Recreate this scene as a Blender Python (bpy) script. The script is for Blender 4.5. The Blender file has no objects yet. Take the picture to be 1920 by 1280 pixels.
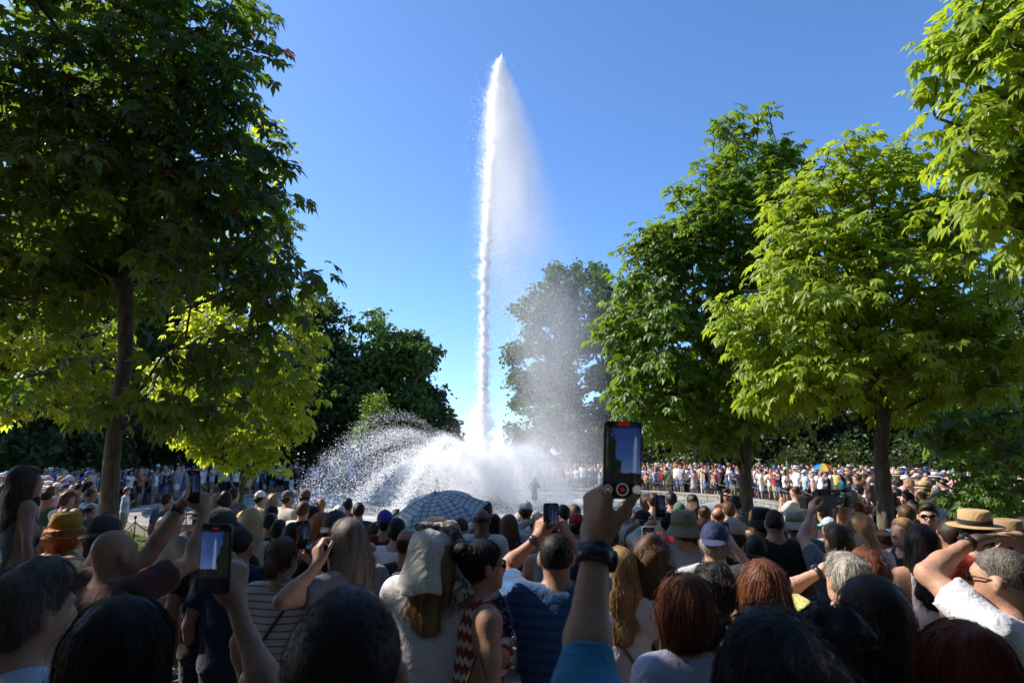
import bpy, bmesh, math, random
import numpy as np
from mathutils import Vector, Matrix

SC = bpy.context.scene
COL = SC.collection
R = math.radians

# ------------------------------------------------------------------ camera, sky, sun, exposure
CAM_Z = 1.9
PITCH = R(9.36)
FPX = 1280.0                       # focal length in pixels of the 1920 px wide photograph
cam_d = bpy.data.cameras.new("camera")
cam_d.sensor_width = 36.0
cam_d.lens = 24.0
cam_d.clip_start = 0.05
cam_d.clip_end = 3000
cam_d.dof.use_dof = True
cam_d.dof.focus_distance = 14.0
cam_d.dof.aperture_fstop = 6.3
cam = bpy.data.objects.new("camera", cam_d)
cam.location = (0, 0, CAM_Z)
cam.rotation_euler = (R(90) + PITCH, 0, 0)
COL.objects.link(cam)
SC.camera = cam

SUN_AZ = R(-74)                    # left of the view direction (+Y)
SUN_EL = R(42)
sun_vec = Vector((math.sin(SUN_AZ) * math.cos(SUN_EL), math.cos(SUN_AZ) * math.cos(SUN_EL), math.sin(SUN_EL)))
W = bpy.data.worlds.new("World")
SC.world = W
W.use_nodes = True
nt = W.node_tree
nt.nodes.clear()
sky = nt.nodes.new("ShaderNodeTexSky")
sky.sky_type = 'NISHITA'
sky.sun_disc = False
sky.sun_elevation = SUN_EL
sky.sun_rotation = SUN_AZ
sky.altitude = 1200
sky.air_density = 0.82
sky.dust_density = 1.6
sky.ozone_density = 6.3
bg = nt.nodes.new("ShaderNodeBackground")
bg.inputs[1].default_value = 0.15
wo = nt.nodes.new("ShaderNodeOutputWorld")
hs = nt.nodes.new("ShaderNodeHueSaturation")
hs.inputs["Saturation"].default_value = 1.07
nt.links.new(sky.outputs[0], hs.inputs["Color"])
nt.links.new(hs.outputs[0], bg.inputs[0])
nt.links.new(bg.outputs[0], wo.inputs[0])

sl = bpy.data.lights.new("sun", 'SUN')
sl.energy = 4.6
sl.angle = R(0.53)
sl.color = (1.0, 0.93, 0.82)
so = bpy.data.objects.new("sun", sl)
so.rotation_euler = sun_vec.to_track_quat('Z', 'Y').to_euler()
so.location = sun_vec * 60
COL.objects.link(so)

SC.view_settings.view_transform = 'Standard'
SC.view_settings.look = 'None'
SC.view_settings.exposure = 0.93
SC.view_settings.gamma = 1.0
SC.view_settings.use_curve_mapping = False
SC.render.engine = 'CYCLES'
SC.cycles.use_denoising = True
SC.cycles.max_bounces = 10
SC.cycles.diffuse_bounces = 6
SC.cycles.transparent_max_bounces = 12
SC.cycles.volume_bounces = 5
SC.cycles.volume_step_rate = 0.7
SC.cycles.volume_max_steps = 128

# ------------------------------------------------------------------ helpers
rng = np.random.default_rng(7)
random.seed(7)

def ground_z(y):
    t = min(1.0, max(0.0, (y - 1.0) / 8.0))
    t = t * t * (3 - 2 * t)
    return -0.42 * t

def at(px, py, Y):
    """point of the world at depth Y seen at photograph pixel px, py"""
    x = (px - 960) / FPX
    u = (640 - py) / FPX
    t = Y / (math.cos(PITCH) - u * math.sin(PITCH))
    return Vector((x * t, Y, CAM_Z + t * (math.sin(PITCH) + u * math.cos(PITCH))))

def tag(o, label=None, cat=None, group=None, kind=None):
    if label: o['label'] = label
    if cat: o['category'] = cat
    if group: o['group'] = group
    if kind: o['kind'] = kind
    return o

def link(o, parent=None):
    COL.objects.link(o)
    if parent is not None:
        o.parent = parent
    return o

def empty(name, loc=(0, 0, 0), rz=0.0):
    o = bpy.data.objects.new(name, None)
    o.empty_display_size = 0.1
    o.location = loc
    o.rotation_euler = (0, 0, rz)
    COL.objects.link(o)
    return o

def mesh_np(name, V, F, smooth=True):
    """mesh from arrays; F is (n,3) or (n,4) or a list of such arrays"""
    me = bpy.data.meshes.new(name)
    V = np.asarray(V, dtype=np.float32).reshape(-1, 3)
    Fs = F if isinstance(F, list) else [F]
    Fs = [np.asarray(f, dtype=np.int32) for f in Fs if len(f)]
    nl = sum(f.size for f in Fs)
    npoly = sum(len(f) for f in Fs)
    me.vertices.add(len(V))
    me.vertices.foreach_set("co", V.ravel())
    me.loops.add(nl)
    me.loops.foreach_set("vertex_index", np.concatenate([f.ravel() for f in Fs]))
    me.polygons.add(npoly)
    sizes = np.concatenate([np.full(len(f), f.shape[1], dtype=np.int32) for f in Fs])
    starts = np.concatenate([[0], np.cumsum(sizes)[:-1]]).astype(np.int32)
    me.polygons.foreach_set("loop_start", starts)
    me.update(calc_edges=True)
    me.polygons.foreach_set("use_smooth", np.full(npoly, smooth, dtype=bool))
    me.validate()
    return me

def obj(name, me, mat=None, parent=None, loc=None):
    o = bpy.data.objects.new(name, me)
    if mat is not None and len(me.materials) == 0:
        me.materials.append(mat)
    COL.objects.link(o)
    if parent is not None:
        o.parent = parent
    if loc is not None:
        o.location = loc
    return o

class MB:
    """collects simple shapes into one mesh"""
    def __init__(s):
        s.v = []; s.q = []; s.t = []
        s.n = 0
    def add(s, V, q=(), t=()):
        V = np.asarray(V, float)
        if len(q): s.q.append(np.asarray(q, int) + s.n)
        if len(t): s.t.append(np.asarray(t, int) + s.n)
        s.v.append(V); s.n += len(V)
        return s
    def box(s, c, d, M=None, taper=1.0):
        x, y, z = [a / 2 for a in d]
        V = np.array([[-x, -y, -z], [x, -y, -z], [x, y, -z], [-x, y, -z], [-x * taper, -y * taper, z], [x * taper, -y * taper, z], [x * taper, y * taper, z], [-x * taper, y * taper, z]], float)
        if M is not None: V = V @ np.asarray(M, float).T
        V = V + np.asarray(c, float)
        return s.add(V, q=[[0, 3, 2, 1], [4, 5, 6, 7], [0, 1, 5, 4], [1, 2, 6, 5], [2, 3, 7, 6], [3, 0, 4, 7]])
    def tube(s, pts, rad, n=8, cap=True):
        pts = np.asarray(pts, float)
        m = len(pts)
        rad = np.broadcast_to(np.asarray(rad, float), (m,))
        T = np.gradient(pts, axis=0)
        T /= np.linalg.norm(T, axis=1, keepdims=True) + 1e-9
        up = np.array([0, 0, 1.0]) if abs(T[0][2]) < 0.9 else np.array([1.0, 0, 0])
        V = []
        for i in range(m):
            a = np.cross(T[i], up); a /= np.linalg.norm(a) + 1e-9
            b = np.cross(a, T[i]); up = b
            th = np.arange(n) * 2 * np.pi / n
            V.append(pts[i] + rad[i] * (np.cos(th)[:, None] * a + np.sin(th)[:, None] * b))
        V = np.concatenate(V)
        q = []
        for i in range(m - 1):
            for k in range(n):
                q.append([i * n + k, i * n + (k + 1) % n, (i + 1) * n + (k + 1) % n, (i + 1) * n + k])
        t = []
        if cap:
            V = np.concatenate([V, pts[:1], pts[-1:]])
            c0, c1 = m * n, m * n + 1
            for k in range(n):
                t.append([c0, (k + 1) % n, k]); t.append([c1, (m - 1) * n + k, (m - 1) * n + (k + 1) % n])
        return s.add(V, q=q, t=t)
    def lathe(s, prof, n=24, M=None, c=(0, 0, 0), sx=1.0, sy=1.0):
        prof = np.asarray(prof, float)
        th = np.arange(n) * 2 * np.pi / n
        V = np.concatenate([np.stack([np.cos(th) * r * sx, np.sin(th) * r * sy, np.full(n, z)], 1) for r, z in prof])
        if M is not None: V = V @ np.asarray(M, float).T
        V = V + np.asarray(c, float)
        q = []
        for i in range(len(prof) - 1):
            for k in range(n):
                q.append([i * n + k, i * n + (k + 1) % n, (i + 1) * n + (k + 1) % n, (i + 1) * n + k])
        return s.add(V, q=q)
    def mesh(s, name, smooth=True):
        F = []
        if s.q: F.append(np.concatenate(s.q))
        if s.t: F.append(np.concatenate(s.t))
        return mesh_np(name, np.concatenate(s.v), F, smooth)
    def build(s, name, mat, parent=None, loc=None, smooth=True):
        return obj(name, s.mesh(name, smooth), mat, parent, loc)

# ------------------------------------------------------------------ materials
MATS = {}
class NB:
    def __init__(s, name):
        s.m = bpy.data.materials.new(name)
        s.m.use_nodes = True
        s.t = s.m.node_tree
        s.t.nodes.clear()
        s.out = s.t.nodes.new("ShaderNodeOutputMaterial")
        MATS[name] = s.m
    def n(s, kind, **kw):
        nd = s.t.nodes.new("ShaderNode" + kind)
        for k, v in kw.items():
            if k.startswith("i_"):
                key = k[2:]
                key = int(key) if key.isdigit() else key.replace("_", " ")
                s.set(nd.inputs[key], v)
            else:
                setattr(nd, k, v)
        return nd
    def set(s, sock, v):
        if isinstance(v, bpy.types.NodeSocket):
            s.t.links.new(v, sock)
        elif isinstance(v, bpy.types.Node):
            s.t.links.new(v.outputs[0], sock)
        else:
            sock.default_value = v
    def math(s, op, a, b=0.0, c=None):
        nd = s.n("Math", operation=op)
        s.set(nd.inputs[0], a); s.set(nd.inputs[1], b)
        if c is not None: s.set(nd.inputs[2], c)
        return nd.outputs[0]
    def mix(s, f, a, b, mode='MIX'):
        nd = s.n("Mix", data_type='RGBA', blend_type=mode)
        s.set(nd.inputs[0], f); s.set(nd.inputs[6], a); s.set(nd.inputs[7], b)
        return nd.outputs[2]
    def ramp(s, f, stops):
        nd = s.n("ValToRGB")
        s.set(nd.inputs[0], f)
        e = nd.color_ramp.elements
        while len(e) < len(stops): e.new(0.5)
        for el, (p, c) in zip(e, stops):
            el.position = p
            el.color = c if len(c) == 4 else (*c, 1)
        return nd.outputs[0]
    def noise(s, scale, detail=3.0, vec=None, rough=0.55, dist=0.0):
        nd = s.n("TexNoise")
        nd.inputs["Scale"].default_value = scale
        nd.inputs["Detail"].default_value = detail
        nd.inputs["Roughness"].default_value = rough
        nd.inputs["Distortion"].default_value = dist
        if vec is not None: s.set(nd.inputs["Vector"], vec)
        return nd.outputs[0]
    def coord(s, which="Object"):
        return s.n("TexCoord").outputs[which]
    def sep(s, v):
        nd = s.n("SeparateXYZ"); s.set(nd.inputs[0], v)
        return nd.outputs
    def comb(s, x, y, z):
        nd = s.n("CombineXYZ")
        s.set(nd.inputs[0], x); s.set(nd.inputs[1], y); s.set(nd.inputs[2], z)
        return nd.outputs[0]
    def bump(s, h, strength=0.3, dist=0.01):
        nd = s.n("Bump")
        nd.inputs["Strength"].default_value = strength
        nd.inputs["Distance"].default_value = dist
        s.set(nd.inputs["Height"], h)
        return nd.outputs[0]
    def principled(s, **kw):
        nd = s.n("BsdfPrincipled")
        for k, v in kw.items():
            s.set(nd.inputs[k.replace("_", " ")], v)
        return nd
    def done(s, sh, vol=False):
        s.t.links.new(sh.outputs[0] if isinstance(sh, bpy.types.Node) else sh, s.out.inputs[1 if vol else 0])
        return s.m

def c4(c): return (*c, 1.0) if len(c) == 3 else c

def simple_mat(name, col, rough=0.7, metal=0.0, nscale=12.0, var=0.25, bump=0.15, bdist=0.004):
    b = NB(name)
    co = b.coord()
    n = b.noise(nscale, 4, co)
    dark = tuple(x * (1 - var) for x in col); lite = tuple(min(1, x * (1 + var)) for x in col)
    cc = b.ramp(n, [(0.3, c4(dark)), (0.7, c4(lite))])
    p = b.principled(Base_Color=cc, Roughness=rough, Metallic=metal)
    if bump: b.set(p.inputs["Normal"], b.bump(b.noise(nscale * 3, 3, co), bump, bdist))
    return b.done(p)

def leaf_mat(name, base, trans, red=0.0, amount=0.45):
    """leaf colour varies leaf by leaf through the attribute 'tone'"""
    b = NB(name)
    at_ = b.n("Attribute", attribute_name="tone").outputs["Fac"]
    lo = tuple(x * 0.6 for x in base); hi = tuple(min(1, x * 1.5) for x in base)
    tlo = tuple(x * 0.65 for x in trans); thi = tuple(min(1, x * 1.25) for x in trans)
    stops = [(0.0, c4(lo)), (0.5, c4(base)), (0.93, c4(hi))]
    tstops = [(0.0, c4(tlo)), (0.5, c4(trans)), (0.93, c4(thi))]
    if red:
        stops.append((1.0, (0.16, 0.05, 0.015, 1))); tstops.append((1.0, (0.45, 0.12, 0.02, 1)))
    cc = b.ramp(at_, stops); tc = b.ramp(at_, tstops)
    ve = b.noise(60, 2, b.coord())
    cc = b.mix(b.math('MULTIPLY', ve, 0.5), cc, (base[0] * 1.4, base[1] * 1.25, base[2] * 1.2, 1))
    p = b.principled(Base_Color=cc, Roughness=0.42)
    p.inputs["Specular IOR Level"].default_value = 0.35
    tr = b.n("BsdfTranslucent"); b.set(tr.inputs[0], tc)
    mx = b.n("MixShader"); mx.inputs[0].default_value = amount
    b.t.links.new(p.outputs[0], mx.inputs[1]); b.t.links.new(tr.outputs[0], mx.inputs[2])
    return b.done(mx)

def make_setting_mats():
    # sandy gravel path
    b = NB("gravel")
    co = b.coord()
    n1 = b.noise(1.3, 5, co); n2 = b.noise(90, 2, co)
    c = b.ramp(n1, [(0.3, (0.20, 0.16, 0.115, 1)), (0.7, (0.33, 0.27, 0.2, 1))])
    c = b.mix(b.math('MULTIPLY', n2, 0.45), c, (0.12, 0.1, 0.075, 1))
    p = b.principled(Base_Color=c, Roughness=0.95)
    b.set(p.inputs["Normal"], b.bump(n2, 0.6, 0.02))
    b.done(p)
    b = NB("lawn")
    co = b.coord()
    n1 = b.noise(0.6, 4, co); n2 = b.noise(50, 3, co)
    c = b.ramp(n1, [(0.3, (0.055, 0.10, 0.02, 1)), (0.7, (0.13, 0.16, 0.035, 1))])
    c = b.mix(b.math('MULTIPLY', n2, 0.5), c, (0.03, 0.055, 0.012, 1))
    p = b.principled(Base_Color=c, Roughness=0.9)
    b.set(p.inputs["Normal"], b.bump(n2, 0.8, 0.03))
    b.done(p)
    b = NB("grass_blade")
    a_ = b.n("Attribute", attribute_name="tone").outputs["Fac"]
    c = b.ramp(a_, [(0, (0.04, 0.085, 0.014, 1)), (1, (0.17, 0.2, 0.05, 1))])
    p = b.principled(Base_Color=c, Roughness=0.6)
    tr = b.n("BsdfTranslucent"); b.set(tr.inputs[0], b.mix(0.5, c, (0.25, 0.35, 0.04, 1)))
    mx = b.n("MixShader"); mx.inputs[0].default_value = 0.35
    b.t.links.new(p.outputs[0], mx.inputs[1]); b.t.links.new(tr.outputs[0], mx.inputs[2])
    b.done(mx)
    # stone of the basin rim
    b = NB("stone")
    co = b.coord()
    oi = b.n("ObjectInfo").outputs["Random"]
    n1 = b.noise(3.0, 6, co); n2 = b.noise(25, 4, co)
    c = b.ramp(n1, [(0.25, (0.17, 0.155, 0.13, 1)), (0.55, (0.30, 0.28, 0.24, 1)), (0.8, (0.38, 0.36, 0.32, 1))])
    c = b.mix(b.math('MULTIPLY', n2, 0.5), c, (0.14, 0.14, 0.11, 1))
    c = b.mix(b.math('MULTIPLY', oi, 0.35), c, (0.22, 0.21, 0.18, 1))
    p = b.principled(Base_Color=c, Roughness=0.85)
    b.set(p.inputs["Normal"], b.bump(n2, 0.5, 0.02))
    b.done(p)
    simple_mat("lead_statue", (0.2, 0.18, 0.14), 0.55, 0.2, 9, 0.35, 0.4, 0.02)
    # foaming basin water
    b = NB("pool_water")
    co = b.coord()
    big = b.noise(0.35, 5, co, 0.6, 0.6); fin = b.noise(4.5, 5, co, 0.65); sp = b.noise(16, 4, co, 0.7)
    f = b.math('ADD', b.math('MULTIPLY', big, 0.75), b.math('MULTIPLY', fin, 0.5))
    fm = b.ramp(f, [(0.5, (0, 0, 0, 1)), (0.82, (1, 1, 1, 1))])
    c = b.mix(fm, (0.09, 0.1, 0.085, 1), (0.55, 0.55, 0.52, 1))
    p = b.principled(Base_Color=c, Roughness=b.math('ADD', b.math('MULTIPLY', fm, 0.5), 0.12), IOR=1.33)
    h = b.math('ADD', b.math('MULTIPLY', fin, 0.7), b.math('MULTIPLY', sp, 0.3))
    b.set(p.inputs["Normal"], b.bump(h, 0.9, 0.12))
    b.done(p)
    # bark
    b = NB("bark")
    co = b.coord()
    s = b.sep(co)
    v = b.comb(b.math('MULTIPLY', s[0], 1.0), b.math('MULTIPLY', s[1], 1.0), b.math('MULTIPLY', s[2], 0.3))
    n1 = b.noise(22, 6, v, 0.65); n2 = b.noise(5, 4, co)
    c = b.ramp(n1, [(0.32, (0.045, 0.036, 0.026, 1)), (0.55, (0.14, 0.115, 0.085, 1)), (0.75, (0.27, 0.24, 0.19, 1))])
    c = b.mix(b.math('MULTIPLY', n2, 0.5), c, (0.10, 0.10, 0.07, 1))
    p = b.principled(Base_Color=c, Roughness=0.9)
    b.set(p.inputs["Normal"], b.bump(n1, 0.9, 0.02))
    b.done(p)
    leaf_mat("leaf_shaded", (0.02, 0.046, 0.01), (0.22, 0.34, 0.025), red=1, amount=0.42)  # chestnut leaf with the tree's shade put into its base colour
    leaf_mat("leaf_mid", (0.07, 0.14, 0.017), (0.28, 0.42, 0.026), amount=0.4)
    leaf_mat("leaf_sunlit", (0.08, 0.13, 0.014), (0.60, 0.68, 0.04), amount=0.55)  # lit copy of the chestnut leaf, backlight put into its translucent colour
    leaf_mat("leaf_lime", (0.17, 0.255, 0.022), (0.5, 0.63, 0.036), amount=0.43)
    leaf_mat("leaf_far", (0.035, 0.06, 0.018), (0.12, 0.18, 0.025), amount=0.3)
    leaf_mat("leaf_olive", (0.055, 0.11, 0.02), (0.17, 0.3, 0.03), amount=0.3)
    # white water: droplets scatter light in all directions
    b = NB("white_water")
    d = b.n("BsdfDiffuse"); d.inputs[0].default_value = (0.98, 0.98, 0.98, 1)
    t = b.n("BsdfTranslucent"); t.inputs[0].default_value = (0.98, 0.98, 0.98, 1)
    mx = b.n("MixShader"); mx.inputs[0].default_value = 0.5
    b.t.links.new(d.outputs[0], mx.inputs[1]); b.t.links.new(t.outputs[0], mx.inputs[2])
    b.done(mx)
    simple_mat("iron", (0.04, 0.045, 0.04), 0.5, 0.6, 30, 0.3)
    simple_mat("rope", (0.25, 0.22, 0.17), 0.9, 0, 60, 0.3)
make_setting_mats()
# ------------------------------------------------------------------ ground, lawn, basin, water
POOL = np.array([-1.6, 29.5]); POOL_R = 12.4; RIM_W = 0.55
ZG = -0.42                          # level of the ground round the basin

def ring_sheet(name, r0, r1, a0, a1, z, mat, n=96, nr=6, jag=0.0):
    a = np.linspace(a0, a1, n)
    V = []
    for i in range(nr + 1):
        r = r0 + (r1 - r0) * i / nr
        rr = r + (jag * np.sin(a * 37 + i) if i in (0, nr) else 0)
        V.append(np.stack([POOL[0] + np.cos(a) * rr, POOL[1] + np.sin(a) * rr, np.full(n, z)], 1))
    V = np.concatenate(V)
    F = []
    for i in range(nr):
        for k in range(n - 1):
            F.append([i * n + k, (i + 1) * n + k, (i + 1) * n + k + 1, i * n + k + 1])
    return obj(name, mesh_np(name, V, np.array(F), False), mat)

def build_ground():
    xs = np.concatenate([[-1500, -400, -120], np.arange(-60, 61, 2.0), [120, 400, 1500]])
    ys = np.concatenate([[-400, -60], np.arange(-12, 16, 0.5), np.arange(16, 80, 2.0), [120, 400, 2500]])
    V = np.array([[x, y, ground_z(y)] for y in ys for x in xs])
    nx = len(xs)
    F = []
    for j in range(len(ys) - 1):
        for i in range(nx - 1):
            cx = (xs[i] + xs[i + 1]) / 2 - POOL[0]; cy = (ys[j] + ys[j + 1]) / 2 - POOL[1]
            if math.hypot(cx, cy) < POOL_R - 2.5: continue
            F.append([j * nx + i, j * nx + i + 1, (j + 1) * nx + i + 1, (j + 1) * nx + i])
    g = obj("ground", mesh_np("ground", V, np.array(F), True), MATS["gravel"])
    tag(g, kind='structure')
    # lawn ring round the basin
    l = ring_sheet("lawn", POOL_R + RIM_W + 0.02, POOL_R + RIM_W + 2.2, R(-97), R(195), ZG + 0.02, MATS["lawn"], jag=0.05)
    tag(l, kind='structure')
    l2 = ring_sheet("lawn", POOL_R + RIM_W + 0.02, POOL_R + RIM_W + 4.2, R(195.2), R(262.5), ZG + 0.024, MATS["lawn"], jag=0.05)
    tag(l2, kind='structure')
    # grass blades where the lawn shows
    V = []; F = []; tone = []
    n = 0
    for k in range(26000):
        if k < 19000:
            a = R(rng.uniform(196, 255)); r = POOL_R + RIM_W + rng.uniform(0.05, 4.1)
        else:
            a = R(rng.uniform(-60, 20)); r = POOL_R + RIM_W + rng.uniform(0.05, 2.1)
        x, y = POOL[0] + math.cos(a) * r, POOL[1] + math.sin(a) * r
        h = rng.uniform(0.03, 0.09); w = 0.012; an = rng.uniform(0, 6.28); l_ = rng.uniform(-0.03, 0.03, 2)
        dx, dy = math.cos(an) * w, math.sin(an) * w
        V += [[x - dx, y - dy, ZG + 0.02], [x + dx, y + dy, ZG + 0.02], [x + l_[0], y + l_[1], ZG + 0.02 + h]]
        F.append([n, n + 1, n + 2]); n += 3
        t_ = rng.uniform(); tone += [t_] * 3
    me = mesh_np("grass", np.array(V), np.array(F), False)
    a_ = me.attributes.new("tone", 'FLOAT', 'POINT'); a_.data.foreach_set("value", np.array(tone, np.float32))
    tag(obj("grass", me, MATS["grass_blade"]), 'short mown grass on the lawn round the basin', 'grass', kind='stuff')
    # stepping path through the left lawn
    # basin: rim blocks, inner wall, water
    basin = empty("basin", (POOL[0], POOL[1], ZG))
    tag(basin, 'round stone rimmed fountain basin filled with foaming water', 'basin', kind='structure')
    NBK = 96
    da = 2 * math.pi / NBK
    meshes = []
    for v in range(5):
        mb = MB()
        ri, ro = POOL_R, POOL_R + RIM_W
        g_ = 0.0012
        V = []
        hh = 0.34
        prof = [(ri, -0.3), (ri - 0.03, hh - 0.1), (ri - 0.05, hh - 0.07), (ri - 0.05, hh - 0.02), (ri - 0.02, hh), (ro - 0.03, hh), (ro, hh - 0.03), (ro, -0.1)]
        jit = np.random.default_rng(v).uniform(-0.008, 0.008, 3)
        for aa in (-da / 2 + g_, 0, da / 2 - g_):
            for r, z in prof:
                V.append([math.cos(aa) * (r + jit[0]), math.sin(aa) * (r + jit[0]), z + jit[1] * (z > 0)])
        m = len(prof); q = []
        for s_ in range(2):
            for i in range(m - 1):
                q.append([s_ * m + i, (s_ + 1) * m + i, (s_ + 1) * m + i + 1, s_ * m + i + 1])
        mb.add(V, q=q)
        mb.add(V, t=[[0, i, i + 1] for i in range(1, m - 1)] + [[2 * m, 2 * m + i + 1, 2 * m + i] for i in range(1, m - 1)])
        meshes.append(mb.mesh("stone_block", False))
    for k in range(NBK):
        o = obj("stone_block", meshes[k % 5], MATS["stone"], basin)
        o.rotation_euler = (0, 0, k * da)
    # water sheet with low waves
    n = 150
    th = np.arange(n) * 2 * np.pi / n
    V = [[POOL[0], POOL[1], 0]]
    rs = np.linspace(0.25, POOL_R + 0.03, 60)
    for r in rs:
        for t_ in th: V.append([POOL[0] + math.cos(t_) * r, POOL[1] + math.sin(t_) * r, 0])
    V = np.array(V)
    x, y = V[:, 0], V[:, 1]
    w = np.zeros(len(V))
    rg = np.random.default_rng(3)
    for i in range(14):
        k_ = rg.uniform(1.0, 6.0); an = rg.uniform(0, 6.28)
        w += (0.05 / k_ ** 0.7) * np.sin(k_ * (x * math.cos(an) + y * math.sin(an)) + rg.uniform(0, 6.28))
    V[:, 2] = ZG + 0.12 + w
    F3 = np.array([[0, 1 + k, 1 + (k + 1) % n] for k in range(n)])
    F4 = np.array([[1 + i * n + k, 1 + (i + 1) * n + k, 1 + (i + 1) * n + (k + 1) % n, 1 + i * n + (k + 1) % n] for i in range(len(rs) - 1) for k in range(n)])
    wt = obj("water", mesh_np("water", V, [F3, F4], True), MATS["pool_water"])
    tag(wt, kind='structure')
build_ground()

# ------------------------------------------------------------------ trees
def make_leaf(nl=7, L=0.17, wd=0.068, droop=0.35, seed=0):
    """palmate leaf: nl leaflets fanned from the stalk end; each leaflet folded along its midrib"""
    rg = np.random.default_rng(seed)
    V = []; F = []
    spread = R(78)
    for i in range(nl):
        f = -1 + 2 * i / (nl - 1)
        a = f * spread
        l = L * (1.0 - 0.42 * abs(f) ** 1.5) * rg.uniform(0.9, 1.08)
        w = wd * (1.0 - 0.35 * abs(f)) * 0.5
        d = np.array([math.sin(a), math.cos(a), 0]); s = np.array([math.cos(a), -math.sin(a), 0])
        dr = droop * rg.uniform(0.6, 1.4)
        def P(t, x, zf):
            z = -dr * l * t * t + zf * abs(x)
            return d * (t * l) + s * x + np.array([0, 0, z])
        n0 = len(V)
        V += [P(0.02, 0, 0), P(0.58, -w, 0.25), P(0.62, 0, 0), P(0.58, w, 0.25), P(1.0, 0, 0)]
        F += [[n0, n0 + 2, n0 + 1], [n0, n0 + 3, n0 + 2], [n0 + 1, n0 + 2, n0 + 4], [n0 + 2, n0 + 3, n0 + 4]]
    return np.array(V), np.array(F)

def sample_blobs(blobs, n, rg, shell=0.62):
    vol = np.array([b[1][0] * b[1][1] * b[1][2] for b in blobs]) ** 0.8
    pick = rg.choice(len(blobs), size=n, p=vol / vol.sum())
    out = np.zeros((n, 3))
    for i, k in enumerate(pick):
        c, r = blobs[k]
        d = rg.normal(size=3); d /= np.linalg.norm(d)
        t = rg.uniform() ** 0.33
        t = shell * (0.55 + 0.45 * t) / 0.8 if rg.uniform() < 0.25 else 1.0 - (1 - t) * 0.8
        bump = 1.0 + 0.16 * math.sin(d[0] * 7 + k) + 0.14 * math.sin(d[2] * 9 + 2 * k) + 0.1 * math.sin(d[1] * 8 + k * 3)
        out[i] = np.array(c) + d * np.array(r) * min(1.08, t * bump)
    return out

def rot_frames(dirs, ups):
    y = dirs / (np.linalg.norm(dirs, axis=1, keepdims=True) + 1e-9)
    x = np.cross(y, ups); x /= np.linalg.norm(x, axis=1, keepdims=True) + 1e-9
    z = np.cross(x, y)
    return np.stack([x, y, z], axis=2)         # columns are the axes

def scatter(LV, LF, pos, M, scale):
    V = np.einsum('nij,vj->nvi', M, LV) * scale[:, None, None] + pos[:, None, :]
    n, m = len(pos), len(LV)
    F = (LF[None] + (np.arange(n) * m)[:, None, None]).reshape(-1, LF.shape[1])
    return V.reshape(-1, 3), F

def tree_skeleton(base, fork, pts, rg, trunk_r, tip_r=0.006, leader=0.0):
    """joins every twig end to the nearest suitable point of the growing skeleton"""
    base = np.array(base); fork = np.array(fork)
    nodes = [base, base * 0.5 + fork * 0.5 + rg.normal(size=3) * 0.03, fork]
    par = [-1, 0, 1]
    order = np.argsort(np.linalg.norm(pts - fork, axis=1))
    plen = [0, 0, 0.0]
    if leader:
        for k in range(1, 6):
            q = nodes[-1]; nodes.append(fork + np.array([math.sin(k * 1.7) * 0.07, math.cos(k * 2.1) * 0.07, leader * k / 5])); par.append(len(nodes) - 2); plen.append(plen[-1] + leader / 5 * 0.4)
    for i in order:
        p = pts[i]
        N = np.array(nodes[2:]); PL = np.array(plen[2:])
        d = np.linalg.norm(N - p, axis=1)
        k = int(np.argmin(d * 1.0 + PL * 0.35 + np.maximum(0, N[:, 2] - p[2]) * 0.5)) + 2
        q = nodes[k]
        L = np.linalg.norm(p - q)
        mid = q * 0.5 + p * 0.5 + rg.normal(size=3) * 0.05 * L + np.array([0, 0, -0.06 * L])
        nodes.append(mid); par.append(k); plen.append(plen[k] + L / 2)
        nodes.append(p); par.append(len(nodes) - 2); plen.append(plen[k] + L)
    n = len(nodes)
    cnt = np.zeros(n)
    ch = [[] for _ in range(n)]
    for i, q in enumerate(par):
        if q >= 0: ch[q].append(i)
    for i in range(n - 1, -1, -1):
        cnt[i] = 1 if not ch[i] else sum(cnt[c] for c in ch[i])
    rad = tip_r + (trunk_r - tip_r) * (cnt / cnt[0]) ** 0.58
    return np.array(nodes), par, rad

def tubes_mesh(nodes, par, rad, skip_below=0):
    mb = MB()
    for i, q in enumerate(par):
        if q < 0: continue
        a, b = nodes[q], nodes[i]
        if np.linalg.norm(b - a) < 1e-4: continue
        ra, rb = rad[q], rad[i]
        if q > 2 and ra > rb * 1.8: ra = rb * 1.5
        n = 12 if rad[i] > 0.07 else (7 if rad[i] > 0.02 else 4)
        mb.tube([a, b + (b - a) * 0.02], [ra, rb], n, cap=False)
    return mb

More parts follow.
